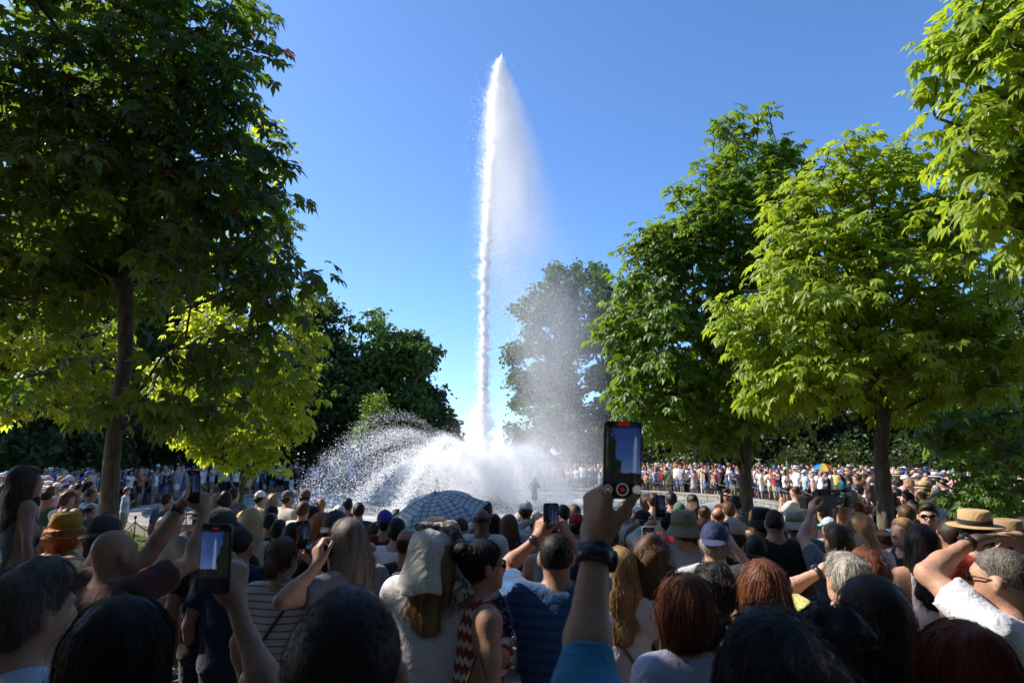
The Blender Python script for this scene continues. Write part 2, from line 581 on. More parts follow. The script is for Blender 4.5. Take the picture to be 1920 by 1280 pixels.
def chestnut(name, label, base_xy, fork_z, trunk_r, blobs, ncl, leaf_mat_, seed, lscale=1.0, per=8, group=None, solo=0, lean=(0, 0), cat='tree'):
    rg = np.random.default_rng(seed)
    bx, by = base_xy
    bz = ground_z(by)
    root = empty(name, (bx, by, bz))
    tag(root, label, cat, group)
    org = np.array([bx, by, bz])
    blobs = [(np.array(c) - org, r) for c, r in blobs]
    pts = sample_blobs(blobs, ncl, rg)
    fork = np.array([lean[0], lean[1], fork_z])
    nodes, par, rad = tree_skeleton((0, 0, -0.1), fork, pts, rg, trunk_r, leader=max(0.3, (pts[:, 2].max() - fork_z) * 0.62))
    rad[0] *= 1.25
    # trunk: own mesh with slight flare, limbs: the rest
    tm = MB()
    zs = np.linspace(0, 1, 9)
    tp = [np.array([0, 0, -0.1]) * (1 - t) + fork * t + np.array([math.sin(t * 5 + seed) * 0.03, math.cos(t * 4) * 0.02, 0]) * (1 - abs(2 * t - 1)) for t in zs]
    tr_ = [trunk_r * (1.0 + 0.35 * math.exp(-t * 9)) * (1 - 0.24 * t ** 2) for t in zs]
    tm.tube(tp, tr_, 16, cap=False)
    tm.build("trunk", MATS["bark"], root)
    par2 = [(-1 if i <= 2 else p) for i, p in enumerate(par)]
    tubes_mesh(nodes, par2, np.minimum(rad, trunk_r * 0.76)).build("limbs", MATS["bark"], root)
    # leaves: whorls at the twig ends
    centre = np.mean(pts, axis=0)
    LVs = [make_leaf(6 if s_ % 2 else 5, seed=s_, droop=0.25 + 0.15 * s_) for s_ in range(4)]
    n = ncl * per
    ci = np.repeat(np.arange(ncl), per)
    az = rg.uniform(0, 2 * np.pi, ncl)[ci] + np.tile(np.arange(per), ncl) * (2 * np.pi / per) * 1.0 + rg.normal(size=n) * 0.25
    lev = (np.tile(np.arange(per), ncl) % 3)
    dirs = np.stack([np.cos(az), np.sin(az), rg.normal(size=n) * 0.25 + 0.15 - 0.25 * lev], 1)
    out = pts[ci] - centre; out /= np.linalg.norm(out, axis=1, keepdims=True) + 1e-9
    dirs = dirs + 0.35 * out
    pos = pts[ci] + dirs * (0.07 + 0.05 * lev[:, None]) * lscale + rg.normal(size=(n, 3)) * 0.05 * lscale - np.array([0, 0, 1.0]) * 0.03 * lev[:, None]
    ups = np.tile([0, 0, 1.0], (n, 1)) + 0.45 * out + rg.normal(size=(n, 3)) * 0.3
    ld = dirs + np.array([0, 0, -0.35])
    M = rot_frames(ld, ups)
    sc = lscale * rg.uniform(0.7, 1.25, n)
    tone = np.clip(rg.normal(0.45, 0.16, n) + rg.normal(0, 0.1, ncl)[ci], 0.02, 0.9)
    tone[rg.uniform(size=n) < 0.012] = 1.0
    crown_o = None
    # the leaves that show largest (nearest the camera) are leaves of their own
    solo_idx = np.array([], int)
    if solo:
        wp = pos + org
        d = np.linalg.norm(wp - np.array([0, 0, CAM_Z]), axis=1)
        sx = 960 + FPX * wp[:, 0] / wp[:, 1]
        score = d + np.where((sx < -20) | (sx > 1940), 50, 0)
        solo_idx = np.argsort(score)[:solo]
    mask = np.ones(n, bool); mask[solo_idx] = False
    Vs = []; Fs = []; Ts = []; off = 0
    kind = rg.integers(0, 4, n)
    for k in range(4):
        s_ = (kind == k) & mask
        V, F = scatter(LVs[k][0], LVs[k][1], pos[s_], M[s_], sc[s_])
        Vs.append(V); Fs.append(F + off); off += len(V)
        Ts.append(np.repeat(tone[s_], len(LVs[k][0])))
    # leaf stalks
    me = mesh_np("crown", np.concatenate(Vs), np.concatenate(Fs), False)
    a_ = me.attributes.new("tone", 'FLOAT', 'POINT'); a_.data.foreach_set("value", np.concatenate(Ts).astype(np.float32))
    crown_o = obj("crown", me, MATS[leaf_mat_], root)
    crown_o['kind'] = 'stuff'
    if solo:
        meshes = {}
        for i in solo_idx:
            key = (kind[i], int(min(4, tone[i] * 5)))
            if key not in meshes:
                m_ = mesh_np("leaf", LVs[kind[i]][0], LVs[kind[i]][1], False)
                a_ = m_.attributes.new("tone", 'FLOAT', 'POINT'); a_.data.foreach_set("value", np.full(len(m_.vertices), (key[1] + 0.5) / 5 if key[1] < 4 else 0.85, np.float32))
                meshes[key] = m_
            o = obj("leaf", meshes[key], MATS[leaf_mat_], crown_o)
            mm = Matrix([list(r_) for r_ in (M[i] * sc[i])]).to_4x4()
            mm.translation = Vector(pos[i])
            o.matrix_local = mm
    return root

def B(px, py, Y, rx, ry, rz):
    return (np.array(at(px, py, Y)), (rx, ry, rz))

def far_tree(name, label, base_xy, trunk_r, fork_z, blobs, n, mat, seed, leaf=0.3, group=None, cat='tree', ncl=90):
    """a tree seen from afar: limbs and thousands of small leaf faces gathered in clumps"""
    rg = np.random.default_rng(seed)
    bx, by = base_xy; bz = ground_z(by)
    org = np.array([bx, by, bz])
    root = empty(name, (bx, by, bz))
    tag(root, label, cat, group)
    bl = [(np.array(c) - org, r) for c, r in blobs]
    cl = sample_blobs(bl, ncl * 4, rg, 0.8)
    nodes, par, rad = tree_skeleton((0, 0, -0.2), (rg.normal() * 0.2, 0, fork_z), cl[:ncl], rg, trunk_r, 0.02)
    tm = MB(); tm.tube([[0, 0, -0.2], [0.05, 0, fork_z * 0.5], nodes[2]], [trunk_r * 1.2, trunk_r, trunk_r * 0.9], 10, cap=False)
    tm.build("trunk", MATS["bark"], root)
    par2 = [(-1 if i <= 2 else p) for i, p in enumerate(par)]
    tubes_mesh(nodes, par2, np.minimum(rad, trunk_r * 0.7)).build("limbs", MATS["bark"], root)
    ci = rg.integers(0, len(cl), n)
    size = np.mean([min(r) for c, r in bl])
    cs = rg.uniform(0.4, 1.25, len(cl)) * 0.24 * size + 0.25
    dd = rg.normal(size=(n, 3)); dd /= np.linalg.norm(dd, axis=1, keepdims=True)
    rr = rg.uniform(size=n) ** 0.45 * np.where(rg.uniform(size=n) < 0.12, 1.5, 1.0)
    pos = cl[ci] + dd * (cs[ci] * rr)[:, None] * np.array([1.25, 1.25, 0.75])
    LV = np.array([[-0.5, 0, 0], [0, -0.32, 0.06], [0.5, 0, -0.08], [0, 0.32, 0.06]]); LF = np.array([[0, 1, 2, 3]])
    ups = dd + rg.normal(size=(n, 3)) * 0.6 + np.array([0, 0, 0.5])
    M = rot_frames(rg.normal(size=(n, 3)), ups)
    sc = leaf * rg.uniform(0.55, 1.25, n)
    V, F = scatter(LV, LF, pos, M, sc)
    me = mesh_np("crown", V, F, False)
    tone = np.clip(rg.normal(0.45, 0.15, n) + rg.normal(0, 0.13, len(cl))[ci], 0.02, 0.9)
    a_ = me.attributes.new("tone", 'FLOAT', 'POINT'); a_.data.foreach_set("value", np.repeat(tone, 4).astype(np.float32))
    o = obj("crown", me, MATS[mat], root); o['kind'] = 'stuff'
    return root

def copy_tree(o, parent=None):
    c = o.copy(); COL.objects.link(c); c.parent = parent
    for ch in o.children: copy_tree(ch, c)
    return c

def build_trees():
    G = 'horse chestnuts round the basin'
    def foot(px, Y): return (at(px, 900, Y).x, Y)
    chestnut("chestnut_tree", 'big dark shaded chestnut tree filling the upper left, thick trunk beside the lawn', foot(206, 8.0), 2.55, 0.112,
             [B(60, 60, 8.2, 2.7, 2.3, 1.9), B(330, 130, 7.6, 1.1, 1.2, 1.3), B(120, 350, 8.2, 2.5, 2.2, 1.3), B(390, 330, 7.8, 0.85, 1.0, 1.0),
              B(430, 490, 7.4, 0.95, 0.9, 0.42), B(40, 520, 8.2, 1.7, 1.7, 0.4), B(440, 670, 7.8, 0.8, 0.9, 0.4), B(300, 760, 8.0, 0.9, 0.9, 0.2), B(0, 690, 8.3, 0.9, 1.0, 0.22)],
             1020, "leaf_shaded", 11, 1.1, per=8, group=G, solo=260)
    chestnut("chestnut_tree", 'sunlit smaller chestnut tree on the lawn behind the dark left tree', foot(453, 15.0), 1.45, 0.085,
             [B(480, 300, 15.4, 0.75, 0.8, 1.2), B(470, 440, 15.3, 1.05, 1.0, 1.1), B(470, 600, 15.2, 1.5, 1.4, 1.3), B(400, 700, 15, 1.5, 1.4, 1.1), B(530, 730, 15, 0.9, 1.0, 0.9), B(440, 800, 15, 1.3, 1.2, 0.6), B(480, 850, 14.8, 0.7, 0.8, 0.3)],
             470, "leaf_sunlit", 12, 1.05, group=G)
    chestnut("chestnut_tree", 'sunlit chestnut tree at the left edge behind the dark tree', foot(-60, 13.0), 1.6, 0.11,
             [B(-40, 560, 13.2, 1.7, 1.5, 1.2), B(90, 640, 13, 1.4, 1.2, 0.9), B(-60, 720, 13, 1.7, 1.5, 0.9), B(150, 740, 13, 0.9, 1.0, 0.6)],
             330, "leaf_sunlit", 13, 1.1, group=G)
    chestnut("chestnut_tree", 'tall pointed green chestnut tree right of the raised phone', foot(1398, 11.4), 2.0, 0.125,
             [B(1395, 300, 11.4, 0.72, 0.8, 0.95), B(1400, 430, 11.4, 1.3, 1.2, 0.95), B(1290, 490, 11.4, 1.1, 1.0, 1.0), B(1260, 640, 11.4, 1.25, 1.3, 1.0), B(1420, 620, 11.6, 1.4, 1.3, 1.2), B(1330, 770, 11.4, 1.45, 1.4, 0.55), B(1235, 740, 11.2, 0.8, 0.9, 0.5), B(1470, 320, 11.8, 0.65, 0.7, 0.6), B(1510, 470, 12.0, 0.9, 0.9, 1.0), B(1325, 395, 11.4, 0.7, 0.8, 0.75), B(1235, 470, 11.4, 0.55, 0.6, 0.6), B(1205, 580, 11.3, 0.75, 0.8, 0.7)],
             900, "leaf_mid", 14, 1.0, group=G, solo=120)
    chestnut("chestnut_tree", 'yellow green chestnut tree with the mottled bare trunk, right foreground', foot(1655, 8.8), 2.3, 0.112,
             [B(1570, 330, 8.9, 0.5, 0.7, 0.55), B(1650, 370, 8.9, 0.62, 0.7, 0.75), B(1540, 500, 8.7, 0.95, 1.0, 0.75), B(1480, 590, 8.5, 0.95, 1.0, 0.65), B(1700, 520, 8.8, 1.2, 1.1, 0.9), B(1560, 690, 8.7, 1.3, 1.2, 0.5), B(1760, 680, 8.9, 1.0, 1.1, 0.7), B(1500, 420, 8.9, 0.5, 0.6, 0.5), B(1760, 420, 8.9, 0.7, 0.8, 0.6), B(1690, 300, 8.9, 0.42, 0.5, 0.35)],
             640, "leaf_lime", 15, 0.92, group=G, solo=180)
    chestnut("chestnut_tree", 'bright lime chestnut branches reaching in from the upper right corner', foot(2200, 5.6), 2.0, 0.12,
             [B(1960, 60, 5.4, 0.95, 0.9, 0.55), B(1900, 230, 5.4, 0.55, 0.7, 0.5), B(1880, 370, 5.5, 0.5, 0.6, 0.28), B(2150, 150, 5.6, 1.3, 1.2, 1.2), B(2000, 380, 5.7, 0.6, 0.7, 0.4)],
             420, "leaf_lime", 16, 0.92, group=G, solo=260)
    chestnut("chestnut_tree", 'young leafy chestnut with thin stem at the right edge behind the crowd', foot(1818, 11.5), 1.7, 0.05,
             [B(1850, 800, 11.5, 1.1, 1.0, 0.5), B(1790, 790, 11.3, 0.6, 0.7, 0.35), B(1930, 700, 12, 0.8, 0.9, 0.7)],
             150, "leaf_mid", 17, 1.0, group=G)
    chestnut("leafy_shrub", 'leafy green shrub poking into the crowd by the straw hats', foot(1880, 7.6), 0.5, 0.05,
             [B(1835, 905, 7.4, 0.35, 0.4, 0.3), B(1810, 960, 7.3, 0.26, 0.3, 0.22), B(1905, 900, 7.8, 0.55, 0.5, 0.6), B(1940, 820, 8.5, 0.6, 0.6, 0.6)],
             130, "leaf_mid", 18, 0.62, per=7, cat='shrub')
    # unseen chestnuts added beside and behind the photographer to shade the near crowd
    chestnut("chestnut_tree", 'unseen chestnut added left of the near crowd to shade it', (-7.6, 3.4), 2.6, 0.14,
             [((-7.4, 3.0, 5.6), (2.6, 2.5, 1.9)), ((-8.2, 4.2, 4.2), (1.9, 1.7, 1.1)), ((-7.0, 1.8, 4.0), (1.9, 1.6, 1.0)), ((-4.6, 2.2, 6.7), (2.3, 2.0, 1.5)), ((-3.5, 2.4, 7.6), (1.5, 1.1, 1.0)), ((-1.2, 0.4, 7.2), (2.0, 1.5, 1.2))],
             520, "leaf_shaded", 21, 1.9, group=G)
    src = None
    for i, (x, y, s_) in enumerate([(-3.2, -3.6, 'behind and left of'), (3.4, -3.2, 'behind and right of'), (7.6, 1.0, 'to the right of')]):
        if src is not None:
            c = copy_tree(src); c.location = (x, y, ground_z(y)); c.rotation_euler = (0, 0, -i * 1.5)
            c['label'] = f'unseen chestnut added {s_} the photographer to shade the near crowd'
            continue
        src = chestnut("chestnut_tree", f'unseen chestnut added {s_} the photographer to shade the near crowd', (x, y), 2.4, 0.14,
                 [((x, y, 5.2), (2.9, 2.8, 2.0)), ((x * 0.7, y * 0.25, 6.6), (2.9, 2.4, 1.5)), ((x - 1.2, y + 0.6, 3.7), (1.9, 1.7, 1.0)), ((x + 1.2, y + 0.4, 3.8), (1.9, 1.7, 1.0)), ((x, y - 1.0, 3.4), (2.2, 1.6, 1.0))],
                 380, "leaf_shaded", 22 + i, 1.9, group=G)
    F = 'trees beyond the basin'
    # left dark mass of oaks
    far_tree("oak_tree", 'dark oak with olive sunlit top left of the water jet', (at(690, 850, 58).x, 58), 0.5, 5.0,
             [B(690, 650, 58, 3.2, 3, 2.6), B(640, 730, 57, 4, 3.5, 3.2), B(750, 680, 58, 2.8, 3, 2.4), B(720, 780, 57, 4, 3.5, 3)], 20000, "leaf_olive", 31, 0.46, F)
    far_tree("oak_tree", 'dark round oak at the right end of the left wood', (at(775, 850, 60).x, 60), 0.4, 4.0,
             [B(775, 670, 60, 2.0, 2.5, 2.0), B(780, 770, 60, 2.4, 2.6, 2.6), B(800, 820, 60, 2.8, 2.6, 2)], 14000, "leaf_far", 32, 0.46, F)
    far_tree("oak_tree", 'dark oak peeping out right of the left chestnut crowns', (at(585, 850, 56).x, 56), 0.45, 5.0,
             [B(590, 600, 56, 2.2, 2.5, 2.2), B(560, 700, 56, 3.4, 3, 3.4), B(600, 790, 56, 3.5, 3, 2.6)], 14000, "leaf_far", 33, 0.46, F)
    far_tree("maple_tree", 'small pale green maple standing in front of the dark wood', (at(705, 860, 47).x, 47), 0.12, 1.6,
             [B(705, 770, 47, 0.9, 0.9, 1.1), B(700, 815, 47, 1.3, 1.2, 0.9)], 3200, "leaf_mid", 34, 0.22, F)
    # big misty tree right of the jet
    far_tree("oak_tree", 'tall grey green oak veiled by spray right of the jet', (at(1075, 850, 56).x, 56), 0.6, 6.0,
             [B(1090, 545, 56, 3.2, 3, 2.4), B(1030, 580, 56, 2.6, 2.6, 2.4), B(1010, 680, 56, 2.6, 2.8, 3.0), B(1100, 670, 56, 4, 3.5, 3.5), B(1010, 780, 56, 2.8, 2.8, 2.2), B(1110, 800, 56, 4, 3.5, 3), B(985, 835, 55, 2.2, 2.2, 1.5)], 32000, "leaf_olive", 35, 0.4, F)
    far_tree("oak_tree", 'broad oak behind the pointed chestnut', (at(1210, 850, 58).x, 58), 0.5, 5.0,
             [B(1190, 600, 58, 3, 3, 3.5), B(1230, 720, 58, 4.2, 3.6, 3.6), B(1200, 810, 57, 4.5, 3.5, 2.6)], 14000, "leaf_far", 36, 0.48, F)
    def oak_copies(rows, seed):
        src = None
        for i, (px, Y, top, lab) in enumerate(rows):
            t = at(px, top, Y); h = t.z - ground_z(Y)
            if src is None:
                src = far_tree("oak_tree", lab, (t.x, Y), 0.4, 3.0,
                     [((t.x, Y, h - 2.4), (2.8, 2.6, 2.2)), ((t.x - 1.5, Y, h * 0.55), (3.2, 3, h * 0.22)), ((t.x + 1.8, Y, h * 0.5), (3.2, 3, h * 0.25)), ((t.x, Y - 0.5, 2.2), (4.2, 2.6, 2.0))], 11000, "leaf_far", seed, 0.46, F)
                h0 = h
            else:
                c = copy_tree(src); c.location = (t.x, Y, ground_z(Y)); c.rotation_euler = (0, 0, i * 1.1)
                c.scale = (1.0, 1.0, h / h0); c['label'] = lab
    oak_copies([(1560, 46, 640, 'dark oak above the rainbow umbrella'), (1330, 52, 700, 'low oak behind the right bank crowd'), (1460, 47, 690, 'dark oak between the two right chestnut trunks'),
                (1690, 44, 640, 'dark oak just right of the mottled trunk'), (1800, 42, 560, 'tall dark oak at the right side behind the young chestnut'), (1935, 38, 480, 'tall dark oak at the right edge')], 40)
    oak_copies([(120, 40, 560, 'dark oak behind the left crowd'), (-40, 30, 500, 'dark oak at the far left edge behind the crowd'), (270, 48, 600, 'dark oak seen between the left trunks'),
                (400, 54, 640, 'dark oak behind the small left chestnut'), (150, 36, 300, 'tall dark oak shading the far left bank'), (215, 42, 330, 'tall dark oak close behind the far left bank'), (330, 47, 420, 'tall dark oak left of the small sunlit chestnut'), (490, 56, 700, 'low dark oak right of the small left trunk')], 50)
    # unseen oaks added round the photographer to cut skylight on the near crowd
    first = None
    for i, (x, y) in enumerate([(0.5, -8.0), (-5.5, -7.5), (6.5, -7.8), (-11.5, -5.5), (12.0, -5.0), (-14.0, 0.5), (13.5, 1.5)]):
        lab = ['straight behind', 'behind and left of', 'behind and right of', 'far behind and left of', 'far behind and right of', 'well to the left of', 'well to the right of'][i]
        if first is None:
            first = far_tree("oak_tree", f'unseen dark oak added {lab} the photographer to shade the near crowd', (x, y), 0.4, 2.2,
                     [((x, y, 7.0), (3.4, 2.8, 2.6)), ((x - 1.5, y, 4.0), (3.0, 2.4, 2.4)), ((x + 1.5, y, 4.0), (3.0, 2.4, 2.4)), ((x, y + 0.5, 1.6), (3.6, 2.0, 1.7))], 9000, "leaf_far", 71, 0.5, 'unseen oaks added round the photographer')
        else:
            c = copy_tree(first); c.location = (x, y, ground_z(y)); c.rotation_euler = (0, 0, i * 1.3)
            c['label'] = f'unseen dark oak added {lab} the photographer to shade the near crowd'
    # small far conifer in the gap
    bx = at(842, 850, 75).x
    root = empty("cedar_tree", (bx, 75, ZG)); tag(root, 'small dark layered cedar in the gap left of the jet', 'tree', F)
    MB().tube([[0, 0, -0.2], [0, 0, 3], [0, 0, 7.3]], [0.22, 0.16, 0.03], 8).build("trunk", MATS["bark"], root)
    rg = np.random.default_rng(5)
    P = []
    for z in np.linspace(1.6, 7.2, 13):
        rr = 2.6 * (1 - (z - 1) / 7) + 0.3
        for k in range(9):
            a = rg.uniform(0, 6.28)
            for t in np.linspace(0.2, 1, 22):
                P.append([math.cos(a) * rr * t + rg.normal() * 0.12, math.sin(a) * rr * t + rg.normal() * 0.12, z - 0.25 * t + rg.normal() * 0.06])
    P = np.array(P); n = len(P)
    M = rot_frames(rg.normal(size=(n, 3)), np.tile([0, 0, 1.0], (n, 1)) + rg.normal(size=(n, 3)) * 0.4)
    V, Fq = scatter(np.array([[-0.5, 0, 0], [0, -0.25, 0], [0.5, 0, 0], [0, 0.25, 0]]), np.array([[0, 1, 2, 3]]), P, M, rg.uniform(0.25, 0.5, n))
    me = mesh_np("crown", V, Fq, False); a_ = me.attributes.new("tone", 'FLOAT', 'POINT'); a_.data.foreach_set("value", np.repeat(rg.uniform(0.1, 0.6, n), 4).astype(np.float32))
    obj("crown", me, MATS["leaf_far"], root)['kind'] = 'stuff'
    # clipped dark undergrowth closing the view under the trees
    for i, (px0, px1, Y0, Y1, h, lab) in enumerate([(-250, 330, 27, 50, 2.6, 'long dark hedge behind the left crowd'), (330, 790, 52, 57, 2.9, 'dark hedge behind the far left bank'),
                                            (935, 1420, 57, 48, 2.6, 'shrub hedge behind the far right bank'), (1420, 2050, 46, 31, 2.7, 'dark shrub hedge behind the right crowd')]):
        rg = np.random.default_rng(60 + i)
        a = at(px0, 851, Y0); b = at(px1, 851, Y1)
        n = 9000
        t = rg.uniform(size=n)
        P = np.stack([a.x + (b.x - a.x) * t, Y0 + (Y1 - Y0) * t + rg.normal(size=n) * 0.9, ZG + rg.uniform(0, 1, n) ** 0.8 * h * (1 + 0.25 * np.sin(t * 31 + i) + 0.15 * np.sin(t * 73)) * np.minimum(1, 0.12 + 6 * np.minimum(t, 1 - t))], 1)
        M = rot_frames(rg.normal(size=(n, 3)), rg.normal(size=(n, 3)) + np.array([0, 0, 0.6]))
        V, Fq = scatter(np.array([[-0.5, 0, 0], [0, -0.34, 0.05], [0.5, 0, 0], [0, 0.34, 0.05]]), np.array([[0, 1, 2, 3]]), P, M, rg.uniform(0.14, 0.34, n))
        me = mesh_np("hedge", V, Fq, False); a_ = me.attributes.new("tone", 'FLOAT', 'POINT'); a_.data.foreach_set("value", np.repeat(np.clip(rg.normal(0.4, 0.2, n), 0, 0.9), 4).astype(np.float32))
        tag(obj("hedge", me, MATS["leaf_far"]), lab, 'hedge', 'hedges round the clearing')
build_trees()
# ------------------------------------------------------------------ fountain: jet, spray arcs, mist
def points_group():
    g = bpy.data.node_groups.new("droplet_points", 'GeometryNodeTree')
    g.interface.new_socket("Geometry", in_out='INPUT', socket_type='NodeSocketGeometry')
    g.interface.new_socket("Geometry", in_out='OUTPUT', socket_type='NodeSocketGeometry')
    i = g.nodes.new("NodeGroupInput"); o = g.nodes.new("NodeGroupOutput")
    m = g.nodes.new("GeometryNodeMeshToPoints")
    a = g.nodes.new("GeometryNodeInputNamedAttribute"); a.data_type = 'FLOAT'; a.inputs[0].default_value = "rad"
    s = g.nodes.new("GeometryNodeSetMaterial"); s.inputs["Material"].default_value = MATS["white_water"]
    g.links.new(i.outputs[0], m.inputs[0])
    g.links.new(a.outputs[0], m.inputs["Radius"])
    g.links.new(m.outputs[0], s.inputs[0])
    g.links.new(s.outputs[0], o.inputs[0])
    return g

def droplets(name, P, rad, parent, grp):
    me = bpy.data.meshes.new(name)
    me.vertices.add(len(P))
    me.vertices.foreach_set("co", np.asarray(P, np.float32).ravel())
    a = me.attributes.new("rad", 'FLOAT', 'POINT'); a.data.foreach_set("value", np.asarray(rad, np.float32))
    me.materials.append(MATS["white_water"])
    o = obj(name, me, None, parent)
    md = o.modifiers.new("points", 'NODES'); md.node_group = grp
    o['kind'] = 'stuff'
    return o

def build_fountain():
    rg = np.random.default_rng(99)
    FX, FY = at(905, 900, 29.5).x, 29.5
    root = empty("fountain", (FX, FY, ZG))
    tag(root, 'tall white water jet with spray arcs and drifting mist rising from the basin', 'fountain')
    grp = points_group()
    TOP = at(937, 122, 29.5).z - ZG
    LX = at(937, 122, 29.5).x - FX
    # rising column
    n = 140000
    t = rg.uniform(size=n) ** 0.9
    z = t * TOP
    rad = np.interp(z, [0, 1.0, 2.6, 4.5, 8, 12, 16, 18.5, TOP], [0.6, 0.72, 0.6, 0.32, 0.27, 0.34, 0.5, 0.5, 0.12])
    cx = np.interp(z, [0, TOP * 0.5, TOP], [0, 0.06, LX])
    r = np.abs(rg.normal(size=n)) * 0.55 * rad * np.where(rg.uniform(size=n) < 0.14, 1.9, 1.0); a = rg.uniform(0, 6.28, n)
    bins = rg.uniform(0.6, 1.35, 160); shift = rg.normal(size=160) * 0.16
    zi = np.interp(z, np.linspace(0, TOP, 160), bins); r = r * zi
    pulse = np.interp(z, np.linspace(0, TOP, 160), shift)
    P = np.stack([cx + r * np.cos(a) + pulse * rad, r * np.sin(a), z + 0.3], 1)
    droplets("jet", P, rg.uniform(0.006, 0.02, n) * np.where(r > 0.6 * rad, np.where(z < 4, 0.9, 0.6), 1.0), root, grp)
    # torn spurts round the head of the jet
    sp_, sr_ = [], []
    for k in range(46):
        m = 500; h0 = TOP * rg.uniform(0.8, 1.015); sd = rg.uniform(-0.3, 0.55); L_ = rg.uniform(0.25, 0.9)
        v_ = rg.uniform(size=m)
        sp_.append(np.stack([np.interp(h0, [0, TOP * 0.5, TOP], [0, 0.06, LX]) + sd * (TOP * 1.03 - h0) * 0.35 + sd * 0.12 + rg.normal(size=m) * 0.05 * (0.4 + v_), rg.normal(size=m) * 0.1, h0 - v_ * L_ + 0.3], 1)); sr_.append(rg.uniform(0.004, 0.013, m) * (1 - 0.5 * v_))
    droplets("spurts", np.concatenate(sp_), np.concatenate(sr_), root, grp)
    # falling plume, carried to the right by the wind
    n = 170000
    h = TOP * (0.985 - 0.34 * rg.uniform(size=n) ** 1.9)
    fall = rg.gamma(1.9, 2.3, n)
    fall = np.minimum(fall, h - 0.4)
    cx0 = np.interp(h, [0, TOP * 0.5, TOP], [0, 0.06, LX])
    spread = 0.10 + 0.085 * fall ** 0.9
    u = rg.uniform(size=n)
    drift = fall * (0.01 + 0.24 * u ** 1.2) + 0.2 * u * np.clip(fall, 0, 1)
    P = np.stack([cx0 + 0.05 + drift + rg.normal(size=n) * spread * 0.45, rg.normal(size=n) * spread * 1.0, h - fall + 0.3 + rg.normal(size=n) * 0.12], 1)
    # streaky curtains
    P[:, 0] += 0.06 * np.sin(P[:, 1] * 9 + h * 3)
    droplets("plume", P, rg.uniform(0.004, 0.011, n) * np.exp(-0.06 * fall), root, grp)
    # falling curtain farther right: fine rain in front of the oak
    n = 80000
    P = np.stack([1.0 + rg.gamma(2.2, 0.9, n), rg.normal(size=n) * 1.5, rg.uniform(0.2, 9.5, n) ** 1.0], 1)
    P[:, 0] += (9.5 - P[:, 2]) * 0.07
    droplets("rain", P, rg.uniform(0.0025, 0.0055, n), root, grp)
    # arcs from the ring of side nozzles
    Ps = []; Rs = []
    nozzles = [(-1, 0.15, 5.9, 4.0), (-1, -0.5, 5.0, 4.6), (-1, 0.55, 4.6, 4.3), (-0.8, -0.95, 5.6, 3.2), (-0.75, 0.9, 5.0, 3.4), (-0.5, 1, 4.6, 2.4), (-0.45, -1, 5.2, 2.2),
               (1, 0.2, 5.2, 3.4), (1, -0.5, 4.8, 3.6), (0.8, 0.8, 5.0, 3.0), (0.6, -1, 5.2, 2.4), (0.3, 1, 4.6, 1.6), (-0.2, -1, 4.8, 1.5)]
    for (dx, dy, vz, vh) in nozzles:
        m = 20000 if dx < 0 else 16000
        d = np.array([dx, dy]) / math.hypot(dx, dy)
        st = rg.integers(0, 7, m)
        vzz = vz * (1 + rg.normal(size=7)[st] * 0.07 + rg.normal(size=m) * 0.022) * 1.22
        vhh = vh * (1 + rg.normal(size=7)[st] * 0.13 + rg.normal(size=m) * 0.03) * (1.08 if dx < 0 else 0.92)
        tt = rg.uniform(size=m) ** 0.85
        tf = 2 * vzz / 9.81
        tm = tt * (tf + 0.05)
        side = rg.normal(size=7)[st] * 0.4 * tm + rg.normal(size=m) * (0.02 + 0.16 * tm)
        x = d[0] * vhh * tm - d[1] * side; y = d[1] * vhh * tm + d[0] * side
        zz = 0.55 + vzz * tm - 4.9 * tm * tm + rg.normal(size=m) * (0.02 + 0.06 * tm)
        k = zz > 0.1
        Ps.append(np.stack([x, y, zz], 1)[k])
        size = rg.uniform(0.003, 0.009, m) * (0.6 + 0.85 * tt) * np.where(rg.uniform(size=m) < 0.10, 1.7, 1.0)
        Rs.append(size[k] * (1.0 if dx < 0 else 0.75))
    droplets("spray_arcs", np.concatenate(Ps), np.concatenate(Rs), root, grp)
    # splash over the water surface
    n = 12000
    rr = rg.gamma(2.4, 1.5, n); a = rg.uniform(0, 6.28, n)
    P = np.stack([rr * np.cos(a), rr * np.sin(a), 0.1 + rg.exponential(0.16, n)], 1)
    droplets("splash", P, rg.uniform(0.004, 0.013, n), root, grp)
    # mist: closed hulls of drifting vapour, thin towards their edges
    def mist(name, hull, loc, density_fn, aniso=0.25):
        b = NB(name + "_volume")
        s = b.sep(b.coord("Object"))
        d = density_fn(b, s)
        pv = b.n("VolumePrincipled")
        pv.inputs["Color"].default_value = (0.98, 0.98, 0.98, 1)
        pv.inputs["Anisotropy"].default_value = aniso
        b.set(pv.inputs["Density"], b.math('MAXIMUM', d, 0.0))
        b.done(pv, vol=True)
        mo = hull.build(name, MATS[name + "_volume"], root, loc=loc, smooth=False)
        mo['kind'] = 'stuff'
    def gexp(b, terms):
        q = None
        for v, c, sg in terms:
            d = b.math('DIVIDE', b.math('SUBTRACT', v, c), sg)
            d = b.math('MULTIPLY', d, d)
            q = d if q is None else b.math('ADD', q, d)
        return b.math('POWER', 2.71828, b.math('MULTIPLY', q, -0.5))
    def streak(b, s, sc, lo, hi, zs=0.35):
        n_ = b.noise(sc, 4, b.comb(s[0], s[1], b.math('MULTIPLY', s[2], zs)), 0.6)
        return b.ramp(n_, [(0.32, (lo, lo, lo, 1)), (0.68, (hi, hi, hi, 1))])
